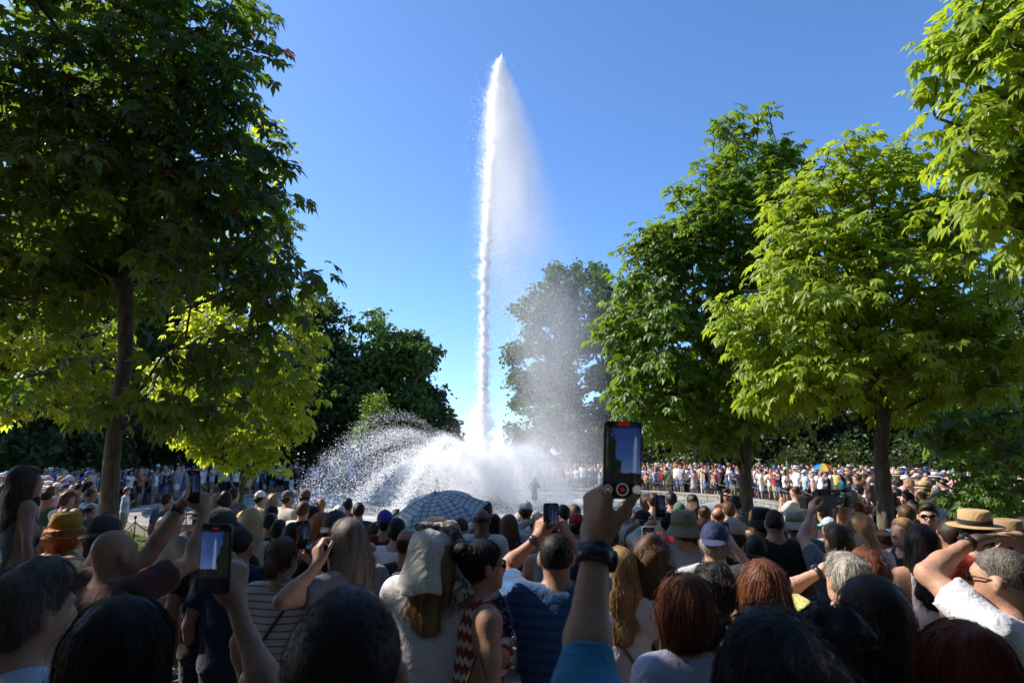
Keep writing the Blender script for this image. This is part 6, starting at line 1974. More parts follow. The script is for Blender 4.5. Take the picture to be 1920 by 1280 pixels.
# --- shoulder video camera of the operator
def video_camera():
    P = at(1543, 940, 5.2)
    root = empty("video_camera", P, R(-58)); root.scale = (0.62,) * 3; tag(root, 'black shoulder video camera with round lens hood pointed at the jet', 'camera')
    def part(nm, mb, col=(0.018, 0.018, 0.02), smooth=False):
        o = mb.build(nm, MATS["leather"], root, smooth=smooth); o.color = (*[c * 0.55 for c in col], 1); return o
    part("camera_body", MB().box((0, 0, 0), (0.12, 0.34, 0.15)).box((0, -0.23, 0.0), (0.10, 0.12, 0.12)))
    part("side_panel", MB().box((-0.0625, -0.02, 0.0), (0.006, 0.22, 0.1)), (0.05, 0.05, 0.055))
    part("battery", MB().box((0, -0.34, 0.0), (0.09, 0.09, 0.13)), (0.03, 0.03, 0.033))
    part("top_handle", MB().box((0, 0.02, 0.135), (0.03, 0.28, 0.03)).box((0, 0.14, 0.1), (0.03, 0.03, 0.06)).box((0, -0.1, 0.1), (0.03, 0.03, 0.06)))
    part("lens", MB().lathe([(0.0005, 0.2), (0.045, 0.2), (0.05, 0.15), (0.048, 0.1), (0.056, 0.09), (0.056, 0.0)], 24, rot_xyz(R(-90)), (0, 0.17, 0)), smooth=True)
    part("lens_hood", MB().lathe([(0.05, 0.0), (0.058, 0.0), (0.082, 0.09), (0.078, 0.09), (0.05, 0.01)], 24, rot_xyz(R(-90)), (0, 0.36, 0)), smooth=True)
    part("microphone", MB().tube([(0.08, -0.05, 0.12), (0.08, 0.3, 0.13)], 0.014, 10), smooth=True)
    part("microphone_foam", MB().tube([(0.08, 0.28, 0.13), (0.08, 0.3, 0.13), (0.08, 0.42, 0.132), (0.08, 0.45, 0.132)], [0.018, 0.032, 0.03, 0.012], 12), smooth=True)
    part("viewfinder", MB().box((-0.1, 0.1, 0.09), (0.09, 0.09, 0.06)).box((-0.1, 0.02, 0.09), (0.05, 0.08, 0.045)))
    part("shoulder_pad", MB().box((0, -0.08, -0.09), (0.1, 0.2, 0.035)), (0.03, 0.03, 0.03))
video_camera()

# --- umbrellas
def umbrella_mat():
    b = NB("umbrella_pattern")
    uv = b.n("UVMap").outputs[0]
    s = b.sep(uv)
    u = b.math('FRACT', b.math('MULTIPLY', s[0], 48.0)); v = b.math('FRACT', b.math('ADD', b.math('MULTIPLY', s[1], 9.0), 0.1))
    du = b.math('SUBTRACT', u, 0.5); dv = b.math('SUBTRACT', v, 0.5)
    du = b.math('MULTIPLY', du, 1.0)
    d = b.math('SQRT', b.math('ADD', b.math('MULTIPLY', du, du), b.math('MULTIPLY', dv, dv)))
    ring = b.math('MULTIPLY', b.math('LESS_THAN', d, 0.36), b.math('GREATER_THAN', d, 0.15))
    n = b.noise(30, 3, b.coord())
    c = b.mix(ring, (0.22, 0.36, 0.44, 1), (0.85, 0.88, 0.88, 1))
    c = b.mix(b.math('MULTIPLY', n, 0.2), c, (0.12, 0.2, 0.26, 1))
    p = b.principled(Base_Color=c, Roughness=0.6)
    t = b.n("BsdfTranslucent"); b.set(t.inputs[0], c)
    mx = b.n("MixShader"); mx.inputs[0].default_value = 0.3
    b.t.links.new(p.outputs[0], mx.inputs[1]); b.t.links.new(t.outputs[0], mx.inputs[2])
    b.done(mx)
    b = NB("umbrella_panel")
    col = b.n("ObjectInfo").outputs["Color"]
    p = b.principled(Base_Color=col, Roughness=0.6)
    t = b.n("BsdfTranslucent"); b.set(t.inputs[0], col)
    mx = b.n("MixShader"); mx.inputs[0].default_value = 0.35
    b.t.links.new(p.outputs[0], mx.inputs[1]); b.t.links.new(t.outputs[0], mx.inputs[2])
    b.done(mx)
umbrella_mat()

def umbrella(label, px, py, Y, rad, rise, tilt, np_=8, mat="umbrella_pattern", cols=None, hand=0.75, spin=0.0):
    P = at(px, py, Y)
    root = empty("umbrella", P); root.rotation_euler = tuple(R(t) for t in tilt)
    tag(root, label, 'umbrella')
    for k in range(np_):
        V = []; UV = []
        nr, na = 8, 6
        a0 = 2 * math.pi * k / np_ + spin; a1 = a0 + 2 * math.pi / np_
        for i in range(nr + 1):
            t = i / nr
            z = -rise * (t ** 1.7)
            for j in range(na + 1):
                f = j / na; bow = 1 - 0.075 * math.sin(f * math.pi) * t
                p0 = np.array([math.cos(a0), math.sin(a0)]); p1 = np.array([math.cos(a1), math.sin(a1)])
                q = (p0 * (1 - f) + p1 * f) * rad * t * bow
                V.append((q[0], q[1], z + 0.03 * rad * math.sin(f * math.pi) * (t * (1 - t)) * -2)); UV.append(((k + 0.5 + (f - 0.5) * t) / np_, t))
        q = [[i * (na + 1) + j, (i + 1) * (na + 1) + j, (i + 1) * (na + 1) + j + 1, i * (na + 1) + j + 1] for i in range(nr) for j in range(na)]
        me = mesh_np("panel", V, np.array(q), True)
        uvl = me.uv_layers.new(name="UVMap")
        li = np.zeros(len(me.loops), np.int32); me.loops.foreach_get("vertex_index", li)
        uvl.data.foreach_set("uv", np.array(UV, np.float32)[li].ravel())
        o = obj("panel", me, MATS[mat], root)
        if cols: o.color = (*cols[k % len(cols)], 1)
        pts = [(math.cos(a0) * rad * t * 0.985, math.sin(a0) * rad * t * 0.985, -rise * t ** 1.7 - 0.005) for t in np.linspace(0, 1, 7)]
        MB().tube(pts, 0.0025, 5).build("rib", MATS["iron"], root)
    MB().tube([(0, 0, 0.03), (0, 0, -hand)], 0.007, 8).build("shaft", MATS["iron"], root)
    MB().lathe([(0.0005, 0.05), (0.007, 0.045), (0.01, 0.0), (0.022, -0.004)], 12).build("tip", MATS["iron"], root)
    o = MB().tube([(0, 0, -hand), (0, 0, -hand - 0.1)], 0.014, 10).build("handle", MATS["plastic"], root); o.color = (0.03, 0.03, 0.03, 1)
    return root
umbrella('open blue and white ring-patterned umbrella over the centre of the crowd', 816, 925, 8.6, 0.64, 0.25, (17, -8, 0), hand=0.6, spin=0.15)
umbrella('rainbow-coloured umbrella above the right-hand crowd', 1543, 868, 25.0, 0.42, 0.2, (4, 0, 0), mat="umbrella_panel", cols=[(0.5, 0.03, 0.3), (0.2, 0.04, 0.4), (0.03, 0.08, 0.55), (0.02, 0.25, 0.6), (0.02, 0.25, 0.6), (0.75, 0.6, 0.02), (0.75, 0.16, 0.02), (0.65, 0.03, 0.03)])
# ------------------------------------------------------------------ the middle and far crowd
VAR = {}
def variant(key_spec, vox):
    key = (tuple(sorted((k, v) for k, v in key_spec.items())), vox)
    if key not in VAR:
        sp = dict(key_spec); sp['H'] = 1.7
        parts, r = person_parts(sp, vox, 500 + len(VAR), 0)
        VAR[key] = [parts, None]
    return VAR[key]

def put(key_spec, vox, loc, yaw, H, label, cols, group):
    v = variant(key_spec, vox)
    root, ms = place(v[0], loc, yaw, label, group, scale=H / 1.7, recolor=cols, meshes=v[1])
    v[1] = ms
    FOOT.append((loc[0], loc[1]))
    return root

def depth_for(px, top, H):
    lo, hi = 3.0, 45.0
    for _ in range(50):
        m = (lo + hi) / 2
        if at(px, top, m).z - ground_z(m) > H: lo = m
        else: hi = m
    return lo

def colours(sp, col=None, bcol=None, hairc='dark', hatcol=None, skin='mid', shoes=(0.1, 0.09, 0.08)):
    c = {"person": SKIN[skin], "hair": HAIRC[hairc], "shoes": shoes}
    if col is not None: c["shirt"] = col
    if bcol is not None:
        for k in ("trousers", "shorts", "skirt", "dress"): c[k] = bcol
    if hatcol is not None: c["cap"] = c["hat"] = hatcol
    return c

def mid(label, px, top, H=1.66, yaw=0, col=WHITE, bcol=(0.04, 0.05, 0.08), hairc='dark', hatcol=(0.1, 0.1, 0.1), skin='mid', **sp):
    Y = depth_for(px, top, H + (0.03 if sp.get('hat') else 0.015))
    Y = max(Y, 6.2 if top < 965 else 5.4)
    P = at(px, top, Y)
    H = max(1.42, min(H, P.z - ground_z(Y) - (0.03 if sp.get('hat') else 0.015)))
    return put(sp, 0.033, (P.x, Y, ground_z(Y)), R(yaw), H, label, colours(sp, col, bcol, hairc, hatcol, skin), 'people along the front of the crowd')

def mid_crowd():
    m = dict
    mid('man in a white cap and pale yellow T-shirt at the front row, left', 487, 918, 1.68, -25, (0.6, 0.5, 0.24), hat='cap', hatcol=(0.75, 0.75, 0.76), hair='short')
    mid('fair curly-headed person between the white cap and the grey cap', 511, 926, 1.6, -15, (0.4, 0.35, 0.3), hair='curly', hairc='dblond', sex='f')
    mid('man in a grey cap and beige T-shirt at the front row', 538, 917, 1.74, -35, (0.5, 0.45, 0.37), hat='cap', hatcol=(0.12, 0.12, 0.12), hair='short', build=1.1)
    mid('man in a brown cap and black T-shirt with a green print', 572, 915, 1.74, -8, (0.015, 0.016, 0.018), hat='cap', hatcol=(0.13, 0.085, 0.06), hair='short')
    mid('man with tousled brown hair in a white T-shirt left of the red phone', 567, 939, 1.68, -12, (0.66, 0.66, 0.65), hair='thick', hairc='brown')
    mid('dark-haired person in a maroon top behind the blond woman', 508, 946, 1.66, 0, (0.1, 0.015, 0.02), hair='thick', hairc='black')
    mid('black-haired person in a dark maroon shirt, nearer', 506, 960, 1.62, 0, (0.06, 0.015, 0.015), hair='short', hairc='black', skin='tan')
    mid('fair-haired woman raising a phone at the front row', 602, 932, 1.6, 0, (0.55, 0.5, 0.5), hair='pony', hairc='dblond', sex='f', R='phone')
    mid('person with short black hair in a red patterned top by the water', 652, 932, 1.64, 0, (0.25, 0.04, 0.05), hair='short', hairc='black')
    mid('person with a round black head of hair by the water', 672, 942, 1.62, 0, (0.06, 0.05, 0.06), hair='thick', hairc='black')
    mid('person in a white cap seen just behind the dark cap', 636, 944, 1.66, 5, (0.6, 0.6, 0.6), hat='cap', hatcol=(0.74, 0.74, 0.74), hair='short')
    mid('man in a bright blue cap and dark red T-shirt left of the patterned umbrella', 722, 953, 1.68, 8, (0.2, 0.012, 0.016), hat='cap', hatcol=(0.05, 0.06, 0.36), hair='short')
    mid('woman with brown hair half hidden beside the blue cap', 703, 978, 1.5, 0, (0.1, 0.1, 0.1), hair='bob', hairc='brown', sex='f')
    mid('grey-haired person peeping over the patterned umbrella', 868, 934, 1.72, 0, (0.3, 0.3, 0.3), hair='short', hairc='grey')
    mid('brown-skinned bald man in a cream shirt right of the umbrella', 904, 950, 1.72, -4, (0.62, 0.6, 0.53), hair='bald', hairc='dark', skin='brown', sleeve='long')
    mid('man with short dark hair in a navy shirt by the mist', 912, 938, 1.7, -10, (0.03, 0.04, 0.09), hair='short', hairc='dark', skin='tan')
    mid('woman with dark hair left of the small phone', 925, 962, 1.6, 0, (0.08, 0.07, 0.09), hair='long', hairc='black', sex='f')
    mid('woman with long brown hair in a dark floral dress', 954, 964, 1.62, 6, (0.04, 0.05, 0.10), hair='long', hairc='auburn', sex='f', topmat='cloth_floral', bot='dress', bcol=(0.04, 0.05, 0.1), botmat='cloth_floral')
    mid('man in a white cap and white shirt in front of the mist', 986, 936, 1.72, 0, (0.7, 0.68, 0.68), hat='cap', hatcol=(0.7, 0.7, 0.72), hair='short', hairc='brown')
    mid('person in a khaki cap and beige shirt, arms raised to the face', 1008, 958, 1.64, -20, (0.52, 0.47, 0.37), hat='cap', hatcol=(0.38, 0.34, 0.22), hair='short', L='brow', R='brow', sleeve='long')
    mid('person with dark tufty hair left of the red cap', 1056, 946, 1.66, 0, (0.55, 0.53, 0.48), hair='thick', hairc='black')
    mid('person with brown tufty hair behind the red cap', 1077, 945, 1.62, 0, (0.4, 0.38, 0.35), hair='thick', hairc='brown')
    mid('man in a red cap and black T-shirt left of the raised phone', 1081, 958, 1.66, 0, (0.02, 0.02, 0.022), hat='cap', hatcol=(0.42, 0.03, 0.04), hair='short', hairc='dark')
    mid('person with dark hair in a mint green T-shirt right of the raised hand', 1172, 938, 1.74, 0, (0.38, 0.52, 0.50), hair='short', hairc='dark', build=1.08)
    mid('man with dark hair in a sea green T-shirt by the basin', 1226, 923, 1.74, -6, (0.3, 0.48, 0.44), hair='short', hairc='dark')
    mid('curly brown-haired person next to the sea green T-shirt', 1211, 927, 1.6, 0, (0.35, 0.45, 0.45), hair='curly', hairc='brown', sex='f')
    mid('black-haired man in a white T-shirt by the basin rim', 1258, 922, 1.72, -10, (0.72, 0.72, 0.74), hair='thick', hairc='black')
    mid('man with brown hair and orange shirt by the basin rim', 1299, 925, 1.72, 6, (0.5, 0.22, 0.09), hair='short', hairc='dark')
    mid('person in a small green cap behind the olive bucket hat', 1274, 939, 1.66, 0, (0.2, 0.25, 0.2), hat='cap', hatcol=(0.07, 0.14, 0.09), hair='short')
    mid('man in a black cap turned left beside the raised grey sleeve', 1208, 952, 1.68, 40, (0.05, 0.05, 0.05), hat='cap', hatcol=(0.016, 0.016, 0.018), hair='short', skin='light')
    mid('dark-haired man looking right with a touch of red shirt', 1250, 960, 1.62, -60, (0.45, 0.03, 0.04), hair='short', hairc='black', skin='tan')
    mid('woman with a brown ponytail below the raised hand', 1151, 979, 1.56, 0, (0.5, 0.47, 0.45), hair='pony', hairc='brown', sex='f')
    mid('woman with light brown hair in a dark grey top below the black cap', 1192, 982, 1.58, 8, (0.06, 0.06, 0.075), hair='bob', hairc='brown', sex='f')
    mid('curly brown-haired woman right of the olive hat', 1300, 942, 1.62, 0, (0.1, 0.07, 0.06), hair='curly', hairc='brown', sex='f')
    mid('woman with her dark hair in a high bun', 1321, 948, 1.64, 0, (0.2, 0.14, 0.12), hair='bun', hairc='dark', sex='f', sleeve='none')
    mid('bald man by the dark ponytails, right of the bun', 1346, 948, 1.66, -20, (0.4, 0.36, 0.33), hair='bald', hairc='brown', skin='mid')
    mid('long straight chestnut-haired woman below the bun', 1318, 972, 1.58, 0, (0.3, 0.2, 0.18), hair='straight', hairc='auburn', sex='f')
    mid('woman in sunglasses facing this way, shading her eyes by the trunk', 1362, 915, 1.7, 165, (0.25, 0.06, 0.07), hair='long', hairc='dark', sex='f', glasses=True, L='brow')
    mid('dark-haired man left of the pointed chestnut trunk', 1380, 928, 1.7, -10, (0.1, 0.09, 0.09), hair='short', hairc='black')
    mid('brown-haired person next to the pointed chestnut trunk', 1366, 940, 1.66, 10, (0.3, 0.26, 0.22), hair='thick', hairc='brown')
    # left of the small trunk
    mid('dark-haired man in a navy shirt at the lawn edge', 312, 922, 1.7, -20, (0.04, 0.05, 0.09), hair='short', hairc='dark')
    mid('man in a cream cap behind the raised forearm', 322, 953, 1.68, -25, (0.2, 0.2, 0.17), hat='capback', hatcol=(0.58, 0.52, 0.38), hair='short')
    mid('person in a white straw fedora with black band', 376, 951, 1.66, -10, (0.1, 0.1, 0.11), hat='fedora', hatcol=(0.62, 0.57, 0.46), hair='short', skin='mid')
    mid('light brown-haired woman in a white top by the small trunk', 406, 924, 1.64, -20, (0.62, 0.58, 0.54), hair='straight', hairc='dblond', sex='f')
    mid('blond child-sized head by the small trunk', 423, 934, 1.52, -20, (0.5, 0.3, 0.2), hair='bob', hairc='blond', sex='f')
    mid('dark-haired man in a grey shirt left of the small trunk', 438, 912, 1.76, -10, (0.12, 0.14, 0.17), hair='short', hairc='dark')
    mid('curly black-haired person behind the blond child', 422, 921, 1.7, 0, (0.2, 0.1, 0.1), hair='curly', hairc='black')
    mid('boy in a pale blue T-shirt standing at the lawn corner right of the thick trunk', 237, 914, 1.40, -75, (0.36, 0.46, 0.6), hair='thick', hairc='brown', R='bag', bot='shorts', bcol=(0.25, 0.22, 0.18))
    # left crowd, distinct ones
    mid('boy in a blue cap and sage green T-shirt in the left crowd', 122, 905, 1.62, -70, (0.28, 0.42, 0.34), hat='cap', hatcol=(0.03, 0.05, 0.2), hair='short', L='cross', R='cross')
    mid('person in a white cap and white shirt beside the blue cap', 106, 903, 1.64, -80, (0.7, 0.68, 0.68), hat='cap', hatcol=(0.72, 0.72, 0.74), hair='short')
    mid('boy in sunglasses and navy shirt left of the thick trunk', 168, 910, 1.62, -85, (0.03, 0.05, 0.1), hair='short', hairc='brown', glasses=True)
    mid('bald man low in front of the thick trunk', 168, 942, 1.52, -20, (0.1, 0.08, 0.09), hair='bald', hairc='dark', skin='tan')
    mid('dark-haired person with a grey backpack strap at the left edge', 26, 918, 1.64, -30, (0.35, 0.34, 0.33), hair='short', hairc='dark')
mid_crowd()

COLS = [('white', (0.76, 0.75, 0.73), 24), ('black', (0.014, 0.014, 0.016), 12), ('navy', (0.02, 0.03, 0.075), 9), ('grey', (0.26, 0.26, 0.27), 7), ('light blue', (0.34, 0.46, 0.6), 7), ('red', (0.42, 0.025, 0.03), 6), ('pink', (0.6, 0.3, 0.33), 6),
        ('beige', (0.52, 0.44, 0.33), 8), ('green', (0.07, 0.16, 0.08), 2), ('teal', (0.02, 0.24, 0.26), 3), ('yellow', (0.6, 0.46, 0.1), 2), ('orange', (0.5, 0.19, 0.06), 1.5), ('purple', (0.2, 0.1, 0.26), 1.5), ('blue', (0.03, 0.09, 0.35), 6)]
BCOLS = [('navy', (0.025, 0.03, 0.06), 5), ('black', (0.015, 0.015, 0.017), 5), ('beige', (0.42, 0.36, 0.27), 4), ('denim blue', (0.08, 0.13, 0.24), 5), ('white', (0.7, 0.69, 0.67), 2), ('khaki', (0.2, 0.18, 0.11), 2)]
HCOLN = [('black', 'black', 4), ('dark', 'dark', 6), ('brown', 'brown', 4), ('blond', 'dblond', 2), ('grey', 'grey', 1.5), ('auburn', 'auburn', 1)]
BASES = [m_ for m_ in [
    dict(hair='short', sleeve='short', bot='shorts'), dict(hair='short', sleeve='short', bot='trousers', L='cross', R='cross'), dict(hair='buzz', sleeve='short', bot='shorts', R='phone', L='phone'),
    dict(hair='thick', sleeve='short', bot='trousers', R='brow'), dict(sex='f', hair='long', sleeve='none', bot='shorts'), dict(sex='f', hair='pony', sleeve='short', bot='trousers', R='bag', L='bag'),
    dict(sex='f', hair='long', sleeve='short', bot='skirt', R='phone'), dict(sex='f', hair='bob', sleeve='short', bot='trousers', L='cross', R='cross'), dict(sex='f', hair='bun', sleeve='none', bot='skirt', R='brow'),
    dict(hair='short', hat='cap', sleeve='short', bot='shorts', R='bag'), dict(hair='short', hat='straw', hatcol=(0.5, 0.38, 0.2), sleeve='short', bot='trousers'), dict(sex='f', hair='long', hat='cap', sleeve='short', bot='shorts', L='hip'),
    dict(hair='bald', sleeve='long', bot='trousers', build=1.12), dict(sex='f', hair='curly', sleeve='short', bot='trousers', L='phone', R='phone')]]
HWORD = {'short': 'short {} hair', 'buzz': 'cropped {} hair', 'thick': 'thick {} hair', 'long': 'long {} hair', 'pony': '{} ponytail', 'bob': 'bobbed {} hair', 'bun': '{} bun', 'bald': 'bald {} crown', 'curly': 'curly {} hair'}
POSE = {('cross', 'cross'): 'arms crossed', ('phone', 'phone'): 'filming', ('brow', None): 'shading eyes', (None, 'brow'): 'shading eyes', (None, 'phone'): 'filming'}
rgc = np.random.default_rng(2024)
def pick(tab):
    w = np.array([t[-1] for t in tab], float); return tab[int(rgc.choice(len(tab), p=w / w.sum()))]
USED = set()
def auto_person(x, y, yaw, place_word, group, vox, H=None, tries=60):
    for t in range(tries):
        sp = BASES[int(rgc.integers(len(BASES)))]
        c = pick(COLS); bc = pick(BCOLS); hc = pick(HCOLN); hatc = pick(COLS)
        f = sp.get('sex') == 'f'
        head = ('straw hat' if sp.get('hat') == 'straw' else hatc[0] + ' cap') if sp.get('hat') else HWORD[sp['hair']].format(hc[0])
        top = 'T-shirt' if sp.get('sleeve') == 'short' else ('vest' if sp['sleeve'] == 'none' else 'shirt')
        lab = f"person in {c[0]} {top} and {bc[0]} {sp['bot']}, {head}, {place_word}"
        if lab not in USED and len(lab.split()) <= 16: break
    USED.add(lab)
    H = H or (rgc.uniform(1.56, 1.68) if f else rgc.uniform(1.64, 1.8))
    if rgc.uniform() < 0.07: H *= 0.82
    skin = ['light', 'mid', 'mid', 'tan'][int(rgc.integers(4))]
    jit = rgc.uniform(0.8, 1.12)
    cols = colours(sp, tuple(v * jit for v in c[1]), bc[1], hc[1], hatc[1] if sp.get('hat') == 'cap' else (0.5, 0.38, 0.2), skin)
    return put(sp, vox, (x, y, ground_z(y)), yaw, H, lab, cols, group)

def px_of(x, y, z):
    dy = y * math.cos(PITCH) + (z - CAM_Z) * math.sin(PITCH)
    return 960 + FPX * x / dy
TRUNKS = [(at(206, 900, 8.0).x, 8.0), (at(453, 900, 15).x, 15.0), (at(-60, 900, 13).x, 13.0), (at(1398, 900, 11.4).x, 11.4), (at(1655, 900, 8.8).x, 8.8), (at(1818, 900, 11.5).x, 11.5), (at(1880, 900, 7.6).x, 7.6)]
def free(x, y, d):
    for a, b in FOOT:
        if (a - x) ** 2 + (b - y) ** 2 < d * d: return False
    for a, b in TRUNKS:
        if (a - x) ** 2 + (b - y) ** 2 < 0.36: return False
    return True
def toward_pool(x, y, j=14):
    return math.atan2(POOL[1] - y, POOL[0] - x) - math.pi / 2 + R(rgc.normal() * j)
def inner_r(deg):
    return float(np.interp(deg % 360, [0, 45, 90, 140, 185, 200, 218, 245, 270, 300, 315, 335, 360], [13.9, 13.6, 14.6, 14.6, 14.8, 17.4, 17.6, 19.6, 19.6, 17.5, 15.2, 14.4, 13.9]))

def fill_crowd():
    N = 300 - len(PEOPLE)
    # near side, behind the described people
    n = 0
    for k in range(3000):
        if n >= 52: break
        y = rgc.uniform(5.0, 9.9); x = rgc.uniform(-5.2, 7.6)
        p = px_of(x, y, 1.4)
        if p < 250 or p > 1940 or 215 < p < 310 or math.hypot(x - POOL[0], y - POOL[1]) < 19.4: continue
        if y < 6.5 and (p < 420 or 700 < p < 1000): continue
        if not free(x, y, 0.5): continue
        side = 'before the lawn' if p < 480 else 'before the jet' if p < 1100 else 'before the right basin rim' if p < 1420 else 'between the two right trunks' if p < 1640 else 'right of the mottled trunk'
        auto_person(x, y, toward_pool(x, y, 12), side, 'people in the middle of the crowd', 0.032, H=rgc.uniform(1.5, 1.66)); n += 1
    # ring positions
    cand = []
    for k in range(6000):
        p = rgc.uniform(-40, 186); y = rgc.uniform(9.2, 22) ; x = (p - 960) / FPX * y
        if math.hypot(x - POOL[0], y - POOL[1]) < 14.0: continue
        cand.append((x, y, 230.0, p))
    for k in range(60000):
        deg = rgc.choice([rgc.uniform(-68, 84), rgc.uniform(84, 188)], p=[0.72, 0.28])
        depth = 9.5 if deg < 60 else 5.0 if deg < 84 else 3.4 if deg < 190 else 8.0
        u = rgc.uniform()
        r_ = inner_r(deg) + depth * u ** 0.9
        x, y = POOL[0] + r_ * math.cos(R(deg)), POOL[1] + r_ * math.sin(R(deg))
        if y < 6.0: continue
        p = px_of(x, y, 1.4)
        if p < -40 or p > 1960: continue
        if 222 < p < 305 and y < 30: continue
        cand.append((x, y, deg, p))
    got = []
    sep = 0.46
    grid = {}
    def ok(x, y):
        gx, gy = int(x / sep), int(y / sep)
        for i in (-1, 0, 1):
            for j in (-1, 0, 1):
                for (a, b) in grid.get((gx + i, gy + j), ()):
                    if (a - x) ** 2 + (b - y) ** 2 < sep * sep: return False
        return True
    for x, y, deg, p in cand:
        if ok(x, y) and free(x, y, 0.45):
            grid.setdefault((int(x / sep), int(y / sep)), []).append((x, y)); got.append((x, y, deg, p))
    # those that show largest first
    got.sort(key=lambda g: math.hypot(g[0], g[1]))
    left = [g for g in got if 200 < g[2]]
    right = [g for g in got if g[2] < 60]
    far = [g for g in got if 60 <= g[2] <= 200]
    # rows hidden far behind others are thinned
    nl = min(len(left), 48)
    indiv = left[:nl]
    front = [g for g in right if math.hypot(g[0] - POOL[0], g[1] - POOL[1]) < inner_r(g[2]) + 1.1]
    rest = [g for g in right if g not in set(front)]
    room = N - n - nl
    front = front[:min(len(front), 48)]
    indiv2 = front + rest[:max(0, room - len(front))]
    chosen = set(indiv2)
    for x, y, deg, p in indiv:
        auto_person(x, y, toward_pool(x, y, 18), 'left crowd', 'people in the left-hand crowd', 0.032)
    for x, y, deg, p in indiv2:
        w = 'right bank' if y > 24 else 'right crowd'
        auto_person(x, y, toward_pool(x, y, 20), w, 'people in the right-hand crowd', 0.032)
    mass = [g for g in right if g not in chosen] + far + left[nl:]
    print('crowd', len(left), len(right), len(far), 'mass', len(mass), 'people', len(PEOPLE))
    mass.sort(key=lambda g_: math.hypot(g_[0] - POOL[0], g_[1] - POOL[1]) - inner_r(g_[2]))
    # the rest reads as one mass: one object that instances fourteen low-detail figures on points
    rest = [g for g in mass]
    mass_crowd(rest[:1150])

